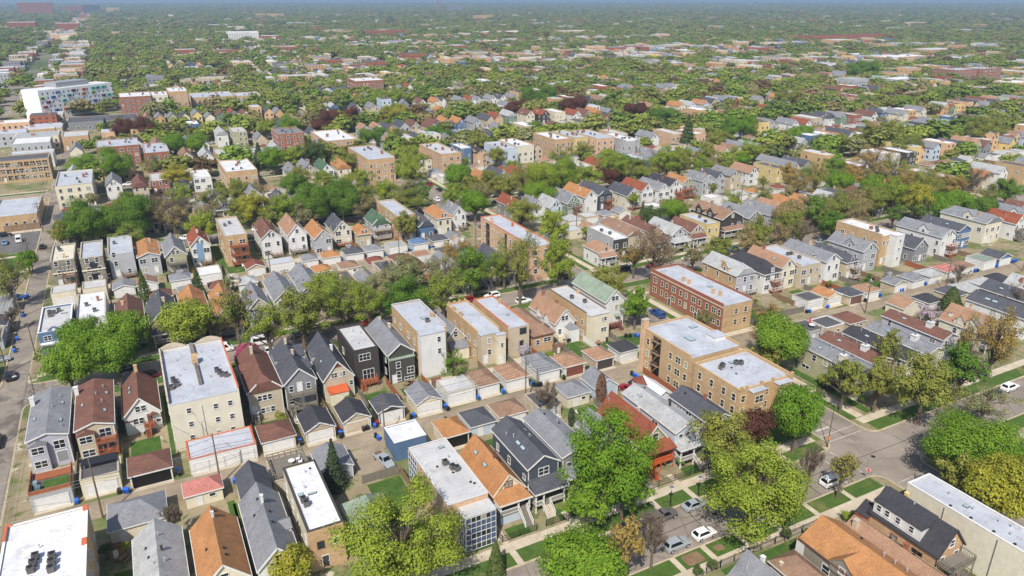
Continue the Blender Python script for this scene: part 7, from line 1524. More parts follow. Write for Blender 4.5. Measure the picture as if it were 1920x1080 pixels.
for i in range(6500):                 # out to the horizon
    d_ = 1500 * (1 + rnd.random() ** 1.6 * 5.5); a = R(rnd.uniform(-10, 66)); x, y = d_ * math.sin(a), d_ * math.cos(a)
    if y < 1650 and x < 1700: continue
    if rnd.random() < .62: fm.house(x, y, rnd.uniform(7, 11), rnd.uniform(12, 20), 6, 9.4, 'g', lin(COL[rnd.choice(WALLS)]), lin(COL[rnd.choice(ROOFS)]))
    else: fm.house(x, y, rnd.uniform(12, 60), rnd.uniform(14, 40), rnd.choice([5, 6, 8, 10, 13]), 0, 'f', lin(COL[rnd.choice(FW)]), lin(COL[rnd.choice(FR)]), 0, None)
o = fm.build('distant_buildings', m_far); struct(o, 'stuff'); o['label'] = 'countless distant houses and flat-roofed blocks out to the horizon'
# tall things standing out far away
e = empty('chimney_stack', (1539, 3797, 0)); tag(e, 'tall slender reddish chimney stack on the horizon', 'chimney'); MB().cyl(0, 0, 0, 100, 5.2, 10, 0, 3.4).build('shaft', wallmat('rb'), e); MB().cyl(0, 0, 100.01, 103, 3.8, 10).build('cap', mat('plain', 'dk'), e)
e = empty('water_tank', (1312, 3770, 0)); tag(e, 'small blue water tank on legs near the horizon', 'tank'); MB().cyl(0, 0, 30, 40, 8, 12).build('tank', mat('plain', 'bl'), e)
for a in range(4): MB().bar((6 * math.cos(a * 1.571), 6 * math.sin(a * 1.571), 0), (6 * math.cos(a * 1.571), 6 * math.sin(a * 1.571), 30), 1.0).build('leg', mat('metal', 'mg'), e)
e = empty('road_sign', (0, 0, 0)); bpy.data.objects.remove(e)
# elevated roadway crossing the avenue
vi = empty('viaduct', (-160, 1800, 0)); tag(vi, 'long grey elevated roadway crossing the far avenue', 'viaduct'); MB().box(-260, 240, -9, 9, 6, 8).build('deck', mat('plain', 'mg'), vi); MB().box(-260, 240, -9.4, -9.01, 7, 9.2).build('parapet', mat('plain', 'lg'), vi)
for i in range(14): MB().box(-250 + i * 36, -246 + i * 36, -7, 7, 0, 5.99).build('pier', mat('plain', 'mg'), vi)
# ---- distant trees: instances of a few crowns on scattered points
src = bpy.data.collections.new('distant_crowns')
m_ft, nt, b_ = newmat('distant_leaf'); at = nt.nodes.new('ShaderNodeAttribute'); at.attribute_name = 'col'; at.attribute_type = 'INSTANCER'; leaf_nodes(nt, at.outputs['Color'], b_, .88, 1.1)
for v in range(5):
    rs = np.random.default_rng(400 + v); Pm, Nn, Cm, cr = crown_points('O' if v % 2 else 'R', 5.0, rs, 800)
    me = quads_mesh('distant_crown', Pm, Nn, .42, rs); me.materials.append(m_ft); src.objects.link(bpy.data.objects.new('distant_crown', me))
pts, scl, colr, idx, rot = [], [], [], [], []
def add_pt(x, y, r, c, h=1.0):
    cc = lin(LEAFC[c]); f = rnd.uniform(.86, 1.16); cc = tuple(.7 * u + .3 * v for u, v in zip(cc, (.235, .235, .095)))
    pts.append((x, y, -.3)); s_ = r / 5.0; scl.append((s_, s_, s_ * h)); colr.append(tuple(v * f for v in cc) + (1,)); idx.append(rnd.randrange(5)); rot.append(rnd.uniform(0, 6.28))
SL = ((860, 150, 900), (960, 60, 1250), (1270, 200, 1800), (690, 560, 1000), (1490, 100, 1500))
def STRIP(x, y): return any(n0 - 20 < x < n1 + 20 and yy - 55 < y < yy + 30 for yy, n0, n1 in SL) and rnd.random() < .85
for (x, y, r, c_) in FART:
    if not STRIP(x, y): add_pt(x, y, r * 1.14, c_, rnd.uniform(.62, .8))
for i in range(5600):
    a = R(rnd.uniform(-9, 66)); d_ = math.sqrt(rnd.uniform(620 ** 2, 1750 ** 2)); x, y = d_ * math.sin(a), d_ * math.cos(a)
    if -125 < x < -30 and rnd.random() < .75: continue
    if STRIP(x, y): continue
    if any(abs(x - (115.3 + 201 * q)) < 5 for q in range(9)) or abs((y - 73.1 + 49.75) % 99.5 - 49.75) < 4: continue
    add_pt(x, y, rnd.uniform(5.5, 10.5), rnd.choice(PAL), .58)
PAL2 = ['olv'] * 8 + ['grn'] * 3 + ['bri'] * 3 + ['lim2'] * 3 + ['tan'] * 4 + ['con2'] * 3 + ['grey'] * 3
for i in range(25000):
    a = R(rnd.uniform(-10, 67)); d_ = 1650 * (1 + rnd.random() ** 1.45 * 5.2); x, y = d_ * math.sin(a), d_ * math.cos(a)
    if x < -60 and x > -115: continue
    add_pt(x, y, rnd.uniform(7, 13) * (1 + (d_ - 1650) / 6500), rnd.choice(PAL2), .62)
me = bpy.data.meshes.new('distant_trees'); me.from_pydata(pts, [], [])
for nm, ty, arr in (('scl', 'FLOAT_VECTOR', scl), ('col', 'FLOAT_COLOR', colr)):
    a = me.attributes.new(nm, ty, 'POINT'); a.data.foreach_set('vector' if ty == 'FLOAT_VECTOR' else 'color', np.array(arr, dtype=np.float32).reshape(-1))
a = me.attributes.new('idx', 'INT', 'POINT'); a.data.foreach_set('value', np.array(idx, dtype=np.int32)); a = me.attributes.new('rot', 'FLOAT', 'POINT'); a.data.foreach_set('value', np.array(rot, dtype=np.float32))
fo = bpy.data.objects.new('distant_trees', me); C.objects.link(fo); struct(fo, 'stuff'); fo['label'] = 'mass of distant street and garden trees out to the horizon'
ng = bpy.data.node_groups.new('scatter_crowns', 'GeometryNodeTree'); ng.interface.new_socket('Geometry', in_out='INPUT', socket_type='NodeSocketGeometry'); ng.interface.new_socket('Geometry', in_out='OUTPUT', socket_type='NodeSocketGeometry')
gi = ng.nodes.new('NodeGroupInput'); go = ng.nodes.new('NodeGroupOutput'); ip = ng.nodes.new('GeometryNodeInstanceOnPoints'); ci = ng.nodes.new('GeometryNodeCollectionInfo')
ci.inputs['Collection'].default_value = src; ci.inputs['Separate Children'].default_value = True; ci.inputs['Reset Children'].default_value = True
def na(n, ty):
    q = ng.nodes.new('GeometryNodeInputNamedAttribute'); q.data_type = ty; q.inputs['Name'].default_value = n; return q.outputs['Attribute']
cx = ng.nodes.new('ShaderNodeCombineXYZ'); ng.links.new(na('rot', 'FLOAT'), cx.inputs[2]); er = ng.nodes.new('FunctionNodeEulerToRotation'); ng.links.new(cx.outputs[0], er.inputs[0])
ng.links.new(gi.outputs[0], ip.inputs['Points']); ng.links.new(ci.outputs[0], ip.inputs['Instance']); ip.inputs['Pick Instance'].default_value = True
ng.links.new(na('idx', 'INT'), ip.inputs['Instance Index']); ng.links.new(er.outputs[0], ip.inputs['Rotation']); ng.links.new(na('scl', 'FLOAT_VECTOR'), ip.inputs['Scale']); ng.links.new(ip.outputs[0], go.inputs[0])
md = fo.modifiers.new('scatter', 'NODES'); md.node_group = ng
# ================================================================== lawns, fences, vehicles, carts, poles, lamps
for (x0, x1, y0, y1) in ((-9.6, -4.4, 133.4, 141.6), (-2.9, -2.1, 133, 158), (13.0, 18.4, 133.2, 137.2), (27.0, 33.0, 98.6, 107.6), (35.8, 40.6, 132.6, 138.6), (43.6, 48.0, 133.2, 137.4), (85.2, 91.8, 132.4, 140.0), (93.2, 98.6, 132.0, 136.6), (78.8, 84.0, 132.6, 138.2), (99.8, 106.4, 131, 137.5),
                         (4.4, 5.6, 90, 114), (71.6, 77.6, 104.6, 112.4), (79.0, 84.0, 105.6, 111.6), (50.2, 54.6, 105.4, 110.6), (37, 40.8, 83.4, 84.6), (43.2, 47.0, 83.5, 86.0), (52.5, 56, 83.5, 86.4), (57, 62, 83.5, 86.8), (64, 70, 83.5, 86), (79, 84, 83.5, 86), (88, 94, 83.5, 86), (97, 108, 83.5, 88.6),
                         (-12.9, -10.2, 94, 104), (5.2, 5.9, 106, 113), (126, 128, 83.4, 104), (136.5, 141.5, 106, 111), (164, 172, 96, 108), (138, 145, 130, 141), (183, 196, 130.6, 137), (185, 193, 104, 110), (163.6, 168, 133.4, 140), (100, 108.6, 160, 164), (109.0, 109.9, 184, 214), (94, 100.4, 183, 190), (124.8, 126, 184, 205), (136, 144, 183.0, 185.4), (157, 163, 182.6, 184.4), (18.6, 21.2, 238, 262), (20.6, 28, 231, 237.6), (78, 90, 226, 234), (64, 70, 231, 237), (-47, -36, 260, 284), (68, 75, 60.5, 62.9), (76, 86, 59.3, 62.9), (98, 100.8, 40, 62.8), (107, 109.6, 40, 62.8), (122, 160, 46, 62.6)):
    struct(sheet('lawn', x0, x1, y0, y1, 0.012, M_GRASS))
for (x0, x1, y0, y1) in ((20.2, 26.0, 133.4, 136.6), (-24.6, -19, 133.2, 138), (-17.2, -11.4, 132.6, 137.6), (50, 56, 132.8, 138), (64.2, 69.6, 133.6, 137.4), (72, 77, 135, 139), (12.0, 13.2, 90, 112), (-8.6, -4, 106, 110.4), (88, 96, 126.5, 131.5), (41, 42.6, 84, 112), (62.8, 65.2, 88, 112), (148.6, 154.6, 106, 112), (126, 137, 122.8, 126.6), (5, 11, 231, 237), (-26, -12, 232, 239), (41, 62, 231.2, 236), (99.2, 101, 182, 217)):
    struct(sheet('patio', x0, x1, y0, y1, 0.012, M_CONC))
FN = [0]
def fence(label, pts, h=1.7, kind='board', col='gwood', cat='fence', group=None):
    e = empty('wooden_fence' if kind == 'board' else 'iron_fence', (pts[0][0], pts[0][1], 0)); o0 = pts[0]
    tag(e, label, cat, group) if label else NAMED.append((e, '%s fence of upright boards' % {'gwood': 'weathered grey', 'wood': 'brown timber', 'rwood': 'reddish timber', 'wh': 'white'}[col] if kind == 'board' else 'black iron railing fence', group))
    e['category'] = 'fence'
    P = [(x - o0[0], y - o0[1]) for x, y in pts]
    for a, b2 in zip(P[:-1], P[1:]):
        L_ = math.dist(a, b2); ux, uy = (b2[0] - a[0]) / L_, (b2[1] - a[1]) / L_
        at_ = lambda t: (a[0] + ux * t, a[1] + uy * t)
        if kind == 'board':
            mb = MB(); n = max(2, int(L_ / .16))
            for i in range(n):
                p, q = at_(L_ * i / n + .005), at_(L_ * (i + 1) / n - .01); hh = h + FNR.uniform(-.05, .03)
                nx, ny = -uy * .015, ux * .015
                mb.add([(p[0] - nx, p[1] - ny, .04), (q[0] - nx, q[1] - ny, .04), (q[0] + nx, q[1] + ny, .04), (p[0] + nx, p[1] + ny, .04), (p[0] - nx, p[1] - ny, hh), (q[0] - nx, q[1] - ny, hh), (q[0] + nx, q[1] + ny, hh), (p[0] + nx, p[1] + ny, hh)], [(4, 5, 6, 7), (0, 1, 5, 4), (1, 2, 6, 5), (2, 3, 7, 6), (3, 0, 4, 7)])
            mb.build('board_run', mat('wood', col) if col != 'wh' else mat('plain', 'wh'), e)
            for z in (.4, h - .3): MB().bar((*at_(0), z), (*at_(L_), z), .07).build('rail', mat('wood', col if col != 'wh' else 'cr'), e)
        else:
            mb = MB(); n = max(2, int(L_ / .22))
            for i in range(n + 1): p = at_(L_ * i / n); mb.bar((*p, .05), (*p, h), .028)
            mb.build('baluster_run', mat('metal', (34, 34, 36)), e)
            for z in (.15, h - .12): MB().bar((*at_(0), z), (*at_(L_), z), .05).build('rail', mat('metal', (34, 34, 36)), e)
        n = max(1, int(L_ / 2.4))
        for i in range(n + 1):
            p = at_(L_ * i / n); w = .1 if kind == 'board' else .08
            pm = cached(('fpost', kind, col, h), lambda: MB().box(-w / 2, w / 2, -w / 2, w / 2, 0, h + .12).mesh('post', mat('wood', col if col != 'wh' else 'cr') if kind == 'board' else mat('metal', (34, 34, 36))))
            link('post', pm, e, (p[0], p[1], 0))
    return e
FNR = random.Random(3)
fence('weathered board fence closing the lawn behind the parked silver pickup', [(26.4, 108.2), (33.2, 108.2)], 1.8)
fence('new orange-brown board fence between lawn and blue-grid building', [(33.4, 108.0), (33.4, 97.0)], 1.8, col='wood')
fence('orange board fence beside the dark cube house deck', [(41.7, 141), (41.7, 132.0)], 1.8, col='rwood')
fence('black iron fence along the near pavement, lower right', [(65.5, 63.3), (76.5, 63.3), (88.4, 63.3)], 1.5, 'iron')
fence('black iron fence round the lawn before the blue-grid building', [(41.6, 86.6), (41.6, 83.4), (47.8, 83.4)], 1.3, 'iron')
fence('black iron fence before the dark gabled house with skylights', [(49.6, 83.5), (56.2, 83.5)], 1.3, 'iron')
fence('black iron fence before the red-roofed sage house', [(66, 83.5), (72.4, 83.5), (79.6, 83.5)], 1.3, 'iron')
fence('black iron fence before the lavender-grey house', [(80.4, 83.5), (94.5, 83.5)], 1.3, 'iron')
fence('weathered fence beside the cream garage and little lawn', [(77.9, 112.6), (77.9, 104.0)], 1.7)
fence('reddish board fence next to the pad with parked cars', [(95.6, 119), (95.6, 107.5)], 1.5, col='rwood')
fence('tall grey board fence behind the red brick block', [(137.2, 152), (137.2, 127.5), (156, 127.2)], 1.8)
fence('white board fence left of the six-flat yard', [(109.6, 128.4), (101, 128.4)], 1.8, col='wh')
fence('grey fence along the lane car park', [(-46, 314.6), (-35, 314.6)], 2.4, col='wood')
for i, x in enumerate((-18.3, -10.9, -2.5, 11.9, 19.2, 26.9, 34.9, 49.4, 57.2, 63.4, 70.9, 77.8, 85.2, 92.5, 99.6)):
    fence(None, [(x, 139.5 if x != -2.5 else 133), (x, 132.2)], 1.6, col=['gwood', 'wood', 'gwood', 'rwood'][i % 4] if x != 92.5 else 'wh', group='between back yards behind the near alley')
for i, x in enumerate((12.4, 20.0, 41.6, 49.1, 56.0, 64.0, 71.4)):
    fence(None, [(x, 110.5), (x, 104.5)], 1.6, col=['gwood', 'gwood', 'wood'][i % 3], group='between yards in front of the near alley')
for i, x in enumerate((145.6, 156.8, 169.4, 177.0, 184.8, 194, 204, 215, 229, 240)):
    fence(None, [(x, 139.5), (x, 131.4)], 1.6, col=['gwood', 'wood', 'gwood', 'rwood'][i % 4], group='between yards behind the right-hand alley')
for i, x in enumerate((-19.6, -12, 3.0, 10.8, 19, 29.6, 40.2, 48.2, 55.6, 63.4, 70, 77.6, 91.6, 99.6)):
    fence(None, [(x, 239), (x, 231.4)], 1.6, col=['gwood', 'wood', 'gwood', 'rwood'][i % 4], group='between yards behind the second alley')
# ---- vehicles
def loft(mb, st, mi=0):
    """stations: (x, half width, z bottom, z shoulder, z top, half width top)"""
    o = len(mb.v)
    for (x, hw, zb, zs, zt, hwt) in st:
        mb.v += [(x, -hw * .94, zb), (x, -hw, zs), (x, -hwt, zt), (x, hwt, zt), (x, hw, zs), (x, hw * .94, zb)]
    n = 6
    for i in range(len(st) - 1):
        for k in range(n - 1): a = o + i * n + k; mb.f.append((a, a + n, a + n + 1, a + 1)); mb.m.append(mi)
        mb.f.append((o + i * n + 5, o + i * n + 11, o + i * n + 6, o + i * n)); mb.m.append(mi)
    mb.f.append(tuple(o + k for k in range(6))); mb.m.append(mi); mb.f.append(tuple(o + (len(st) - 1) * n + k for k in reversed(range(6)))); mb.m.append(mi)
def cabin(mb, xr0, xr1, xf1, xf0, zb, zt, hb, ht, mi_body=0):
    V = [(xr0, -hb, zb), (xf0, -hb, zb), (xf0, hb, zb), (xr0, hb, zb), (xr1, -ht, zt), (xf1, -ht, zt), (xf1, ht, zt), (xr1, ht, zt)]
    mb.add(V, [(4, 5, 6, 7), (0, 1, 5, 4), (1, 2, 6, 5), (2, 3, 7, 6), (3, 0, 4, 7)], mi_body)
    return V
def glassq(mb, A_, B_, C_, D_, s=.1, off=.015, t=.08):
    A_, B_, C_, D_ = map(Vector, (A_, B_, C_, D_)); n = (B_ - A_).cross(D_ - A_).normalized() * off
    f = lambda u, v: (A_ * (1 - u) + B_ * u) * (1 - v) + (D_ * (1 - u) + C_ * u) * v + n
    mb.add([f(s, t), f(1 - s, t), f(1 - s, 1 - t), f(s, 1 - t)], [(0, 1, 2, 3)])
def car_meshes(kind):
    def mk():
        b = MB(); g = MB()
        if kind == 'sedan': L_, z0, cab, st = 2.3, .3, (-1.8, -1.05, .25, 1.05, .98, 1.44, .8, .6), [(-2.3, .78, .38, .62, .78, .62), (-2.2, .86, .28, .66, .96, .72), (-1.5, .9, .24, .7, 1.0, .78), (.9, .9, .24, .7, .98, .78), (1.7, .88, .26, .66, .88, .72), (2.2, .8, .3, .58, .76, .62), (2.32, .66, .38, .52, .64, .5)]
        elif kind == 'suv': L_, z0, cab, st = 2.3, .3, (-2.2, -1.9, .25, 1.0, 1.08, 1.7, .84, .66), [(-2.32, .8, .42, .72, .92, .66), (-2.25, .9, .32, .76, 1.08, .8), (-1.5, .93, .28, .78, 1.1, .84), (.9, .93, .28, .78, 1.08, .84), (1.7, .9, .3, .74, 1.0, .76), (2.2, .84, .34, .66, .88, .66), (2.33, .68, .42, .6, .74, .52)]
        elif kind == 'hatch': L_, z0, cab, st = 2.05, .3, (-1.95, -1.5, .3, 1.05, .96, 1.5, .8, .62), [(-2.06, .76, .4, .64, .84, .62), (-1.98, .86, .28, .68, .96, .74), (-1.3, .88, .25, .7, .98, .78), (.8, .88, .25, .7, .96, .78), (1.5, .86, .27, .66, .88, .7), (1.95, .78, .3, .58, .76, .6), (2.08, .64, .38, .52, .64, .48)]
        elif kind == 'van': L_, z0, cab, st = 2.6, .3, (-2.55, -2.5, 1.2, 1.95, 1.2, 2.15, .95, .84), [(-2.6, .9, .4, .8, 1.2, .86), (-2.5, .98, .3, .8, 1.22, .93), (1.8, .98, .3, .8, 1.2, .93), (2.4, .9, .32, .7, 1.0, .74), (2.62, .76, .4, .6, .8, .6)]
        else: L_, z0, cab, st = 2.75, .34, (-.55, -.3, .75, 1.4, 1.12, 1.78, .86, .68), [(-2.78, .84, .5, .78, .98, .76), (-2.7, .94, .38, .8, 1.12, .9), (-.5, .95, .34, .82, 1.14, .9), (1.3, .95, .34, .82, 1.12, .86), (2.2, .92, .36, .78, 1.04, .78), (2.7, .84, .42, .68, .9, .66), (2.8, .7, .48, .62, .78, .54)]
        loft(b, st); V = cabin(b, *cab)
        glassq(g, V[0], V[1], V[5], V[4], .1); glassq(g, V[2], V[3], V[7], V[6], .1); glassq(g, V[1], V[2], V[6], V[5], .07); glassq(g, V[3], V[0], V[4], V[7], .1)
        if kind == 'pickup':
            b.box(-2.6, -.62, -.72, .72, 1.125, 1.13, 1)
        if kind == 'pickup_cap':
            b.box(-2.72, -.6, -.84, .84, 1.12, 1.7); g.add([(-2.5, -.855, 1.25), (-.75, -.855, 1.25), (-.75, -.855, 1.58), (-2.5, -.855, 1.58)], [(0, 1, 2, 3)]); g.add([(-2.735, .7, 1.2), (-2.735, -.7, 1.2), (-2.735, -.7, 1.6), (-2.735, .7, 1.6)], [(0, 1, 2, 3)])
        wr = .36 if kind in ('suv', 'van', 'pickup', 'pickup_cap') else .32
        w = MB(); w.tube([(0, -.12, 0), (0, .12, 0)], [wr, wr], 12); rm = MB(); rm.tube([(0, -.135, 0), (0, .135, 0)], [wr * .62, wr * .62], 10)
        hl = MB().box(-.04, .05, -.2, .2, -.07, .07)
        wy = st[2][1] - .1; wx = (st[0][0] + .85, st[-1][0] - .85)
        return dict(body=b.mesh('body', [mat('paint', 'wh'), mat('plain', (120, 90, 70))]), glass=g.mesh('window_glass', CARGLASS), wheel=w.mesh('wheel', RUBBER), rim=rm.mesh('rim', mat('metal', 'alum')), head=hl.mesh('headlight', mat('plastic', (220, 222, 224))), tail=hl.mesh('taillight', mat('plastic', (140, 24, 24))),
                    wp=[(x, y, wr) for x in wx for y in (-wy, wy)], hp=[(st[-1][0] - .12, y, st[-2][3] + .06) for y in (-.58, .58)], tp=[(st[0][0] + .05, y, st[1][3] + .08) for y in (-.66, .66)])
    return cached(('car', kind), mk)
CARC = dict(white=(226, 226, 226), silver=(150, 156, 162), grey=(92, 88, 84), black=(22, 22, 25), navy=(26, 30, 50), red=(140, 26, 28), maroon=(72, 22, 32), blue=(40, 72, 130), lblue=(110, 140, 166), orange=(190, 84, 34))
def car(kind, col, x, y, rz, label=None, z=-.135, row=None, detail=True):
    M_ = car_meshes(kind); nm = {'sedan': 'parked_car', 'suv': 'parked_car', 'hatch': 'parked_car', 'van': 'van', 'pickup': 'pickup_truck', 'pickup_cap': 'pickup_truck'}[kind]
    e = empty(nm, (x, y, z), R(rz)); cat = {'van': 'van', 'pickup': 'pickup', 'pickup_cap': 'pickup'}.get(kind, 'car')
    e['category'] = cat
    b = link('body', M_['body'], e); b.material_slots[0].link = 'OBJECT'; b.material_slots[0].material = mat('paint', CARC[col])
    link('window_glass', M_['glass'], e)
    for p in M_['wp']:
        w = link('wheel', M_['wheel'], e, p)
        if detail: link('rim', M_['rim'], w)
    if detail:
        for p in M_['hp']: link('headlight', M_['head'], e, p)
        for p in M_['tp']: link('taillight', M_['tail'], e, p)
    if label: e['label'] = label
    else: NAMED.append((e, '%s %s' % ({'lblue': 'pale blue'}.get(col, col), {'suv': 'sport utility car', 'hatch': 'hatchback car', 'sedan': 'saloon car', 'van': 'van', 'pickup': 'pickup truck', 'pickup_cap': 'covered pickup truck'}[kind]), row or 'parked in the street'))
    return e
car('sedan', 'silver', 74.3, 76.3, 0, 'silver saloon car by the far kerb of the near street'); car('pickup_cap', 'grey', 67.6, 76.4, 0, 'grey-brown pickup with covered bed by the far kerb'); car('suv', 'navy', 61.6, 76.4, 0, 'dark navy car behind the covered pickup, half under the tree')
car('hatch', 'white', 70.9, 70.0, 0, 'white hatchback by the near kerb'); car('suv', 'silver', 65.4, 70.0, 0, 'silver-blue car behind the white hatchback'); car('suv', 'white', 100.2, 70.2, 0, 'whitish car behind the yellow sapling near the crossing'); car('sedan', 'black', 86, 70.1, 0, 'black car in the shade of the big street tree')
car('suv', 'white', 162.6, 75.8, 0, 'white car under trees on the right edge'); car('sedan', 'black', 157.0, 76.0, 0, 'black car left of the white one at right edge'); car('suv', 'white', 120.2, 52.2, 90, 'white car half hidden by yellow trees, lower right')
car('pickup', 'silver', 31.8, 112.6, -78, 'silver pickup with open bed parked by the blue garage', .02); car('suv', 'red', 87.4, 113.6, 100, 'red car on the pad behind the tan flats', .02); car('suv', 'black', 90.4, 114.0, 100, 'black car beside the red one on the pad', .02)
car('sedan', 'red', 47.8, 174.4, 180, 'bright red car on the second street'); car('suv', 'white', 91.2, 168.6, 0, 'white car on the second street before the six-flat'); car('suv', 'maroon', -4.2, 168.6, 0, 'maroon car beyond the small white house'); car('sedan', 'black', -9.6, 175.3, 0, 'black car under the big green tree on the left')
car('van', 'white', 11.6, 175.2, 0, 'long white van on the second street'); car('van', 'white', 20.8, 175.2, 0, 'white van behind the magenta blossom'); car('pickup', 'white', 20.8, 168.8, 0, 'white pickup beside the magenta blossom'); car('sedan', 'grey', 30, 175.2, 0, 'dark grey car under the olive street trees')
car('pickup_cap', 'blue', 119.0, 144.0, 90, 'blue pickup parked before the red brick block'); car('sedan', 'maroon', 111.9, 181.0, 90, 'dark red car beside the six-flat'); car('sedan', 'black', 111.8, 188, 90, 'black car beside the six-flat')
car('suv', 'white', -24.6, 322.4, 90, 'white car on the drive beside the lane', .02); car('suv', 'black', -27.2, 337.8, 90, 'black car below the cream block'); car('sedan', 'lblue', -44.6, 298.6, 95, 'pale blue car in the left parking area', .03); car('suv', 'black', -45.6, 309, 5, 'black car in the left parking area', .03)
car('pickup', 'black', -32.6, 153, 92, 'black pickup parked in the left lane', -.09); car('suv', 'black', -32.8, 183, 92, 'black car in the left lane', -.09); car('sedan', 'silver', -35.9, 193.5, 4, 'silver car on the pad left of the lane', .02); car('suv', 'blue', -35.9, 236.5, 4, 'blue car on the pad left of the lane', .02); car('sedan', 'black', -32.7, 288, 92, 'black saloon in the lane by the parking area', -.09); car('van', 'white', -40.5, 300, 95, 'white van in the left parking area', .03); car('sedan', 'red', -51, 303, 95, 'red car in the left parking area', .03)
car('sedan', 'red', 167.6, 168.6, 0, 'red car on the second street, right block'); car('sedan', 'silver', 209.9, 168.6, 0, 'silver car on the second street, far right'); car('sedan', 'maroon', 70.3, 268.6, 0, 'dark red car on the third street')
cr_ = random.Random(12); ncar = 0
for k in range(1, 6):
    for s in (-1, 1):
        x = -20
        while x < 560 and ncar < 150:
            x += cr_.uniform(7, 34)
            if any(abs(x - a) < 14 for a in AX) or not in_view(x, SY(k), 0, 0): continue
            if any(abs(x - o.location.x) < 7 and abs(SY(k) + s * 3.4 - o.location.y) < 3 for o in C.objects if o.name.startswith(('parked_car', 'van', 'pickup'))): continue
            car(cr_.choice(['sedan', 'suv', 'hatch', 'suv', 'van' if cr_.random() < .3 else 'sedan']), cr_.choice(['white', 'silver', 'grey', 'black', 'black', 'navy', 'red', 'blue', 'white']), x, SY(k) + s * 3.45, 0 if s < 0 else 180, None, -.135, 'on the %s street' % ORD[k + 1], k < 3); ncar += 1
for (i, ax) in enumerate(AX[1:3]):
    for s in (-1, 1):
        y = 205
        while y < 620:
            y += cr_.uniform(6.5, 22)
            if abs((y - 73.1 + 49.75) % 99.5 - 49.75) < 12 or not in_view(ax, y, 0, 0): continue
            car(cr_.choice(['sedan', 'suv', 'hatch']), cr_.choice(['white', 'silver', 'grey', 'black', 'black', 'navy', 'red']), ax + s * 3.8, y, 90, None, -.135, 'on the %s side street' % ORD[i + 1], y < 320)
# ---- wheeled carts
def cart(col, x, y, z=.02, row=None):
    def mk(c):
        b = MB().frustum(-.24, .24, -.3, .3, .08, -.29, .29, -.36, .36, .92).mesh('bin_body', mat('plastic', c)); l = MB().frustum(-.31, .31, -.4, .4, .92, -.27, .27, -.34, .34, 1.03).mesh('lid', mat('plastic', tuple(min(255, int(v * 1.25 + 6)) for v in c)))
        w = MB().tube([(-.3, 0, 0), (-.22, 0, 0)], [.13, .13], 8).mesh('wheel', RUBBER); return b, l, w
    c = {'blue': (28, 82, 168), 'black': (30, 31, 33), 'red': (120, 30, 30)}[col]
    b, l, w = cached(('cart', col), lambda: mk(c))
    e = empty('wheeled_bin', (x, y, z), CRR.uniform(-.25, .25)); e['category'] = 'bin'
    link('bin_body', b, e); link('lid', l, e)
    for s in (0, .52): link('wheel', w, e, (s, .28, .13))
    NAMED.append((e, '%s wheeled bin' % col, row or 'on the near alley')); return e
CRR = random.Random(8)
for c_, L_ in (('blue', [(-18.2, 125.2), (-10.9, 124.7), (-9.6 - .9, 124.5), (-2.2, 126.6), (6.4, 118.9), (19.5, 126.4), (27.1, 125.3), (33.9, 124.8), (42.2, 124.8), (49.3, 125.2), (57.0, 125.3), (33.2, 120.2), (62.9, 125.2), (70.2, 125.3), (85.1, 124.8), (92.6, 118.2), (92.7, 117.0), (92.6, 116.0), (105.6, 135.4), (106.3, 134.6), (107.0, 134.2)]),
                ('black', [(-11.8, 125.0), (-2.1, 125.7), (7.2, 118.6), (19.5, 125.4), (26.9, 124.3), (31.6, 124.7), (32.4, 124.8), (41.5, 124.7), (49.4, 124.2), (33.0, 121.3), (70.6, 124.5), (71.2, 124.4), (71.7, 124.3), (77.9, 124.6), (92.6, 119.2), (85.2, 125.8), (100.4, 125.5), (104.2, 135.8), (103.2, 136.2)]), ('red', [(34.6, 125.6), (27.2, 126.6)])):
    for p in L_: cart(c_, *p)
for c_, L_ in (('blue', [(-33.6, 138.0), (-33.4, 205.5), (-33.3, 197.7), (-33.4, 221.8), (-33.4, 237.7), (-33.4, 146)]), ('black', [(-33.5, 139.4), (-33.4, 199.4), (-33.4, 223.2)])):
    for p in L_: cart(c_, *p, -.09, 'beside the left lane')
for c_, L_ in (('blue', [(156.9, 126.0), (163.9, 126.0), (184.2, 125.0), (192.6, 124.9), (193.6, 124.8), (204.2, 124.9), (228.2, 124.9), (238.6, 124.4), (247.6, 124.8), (248.6, 124.8), (249.6, 124.8)]), ('black', [(156.0, 126.2), (177.0, 124.3), (204.0, 125.8), (229.2, 124.8)])):
    for p in L_: cart(c_, *p, .02, 'on the right-hand alley')
for i, x in enumerate((-12.2, 10.6, 41, 47.9, 55.3, 69.4, 77.8, 78.4, 85.6, 86.4)): cart('blue' if i % 3 else 'black', x, 224.6, .02, 'on the second alley')
# ---- utility poles and cables
def pole(label, x, y, h=10.5, arm=True, z=0, tr=False, rz=0.0):
    e = empty('utility_pole', (x, y, z), rz); tag(e, label, 'pole') if label else NAMED.append((e, 'wooden utility pole', 'along the alleys'))
    e['category'] = 'pole'
    MB().tube([(0, 0, 0), (.03, 0, h * .5), (0, 0, h)], [.17, .14, .1], 8).build('shaft', mat('wood', (112, 98, 82)), e)
    if arm:
        for i, zz in enumerate((h - .5, h - 1.6)):
            a = MB().box(-1.2 + .3 * i, 1.2 - .3 * i, -.07, .07, zz - .07, zz + .07).build('crossarm', mat('wood', (104, 92, 78)), e)
            for xx in (-1.05 + .3 * i, -.4, .4, 1.05 - .3 * i): link('insulator', cached('insul', lambda: MB().cyl(0, 0, .07, .28, .06, 6).mesh('insulator', mat('plastic', (150, 152, 150)))), a, (xx, 0, zz))
    if tr: MB().cyl(.38, 0, h - 3.0, h - 1.9, .3, 10).build('transformer', mat('metal', (150, 152, 154)), e)
    return e
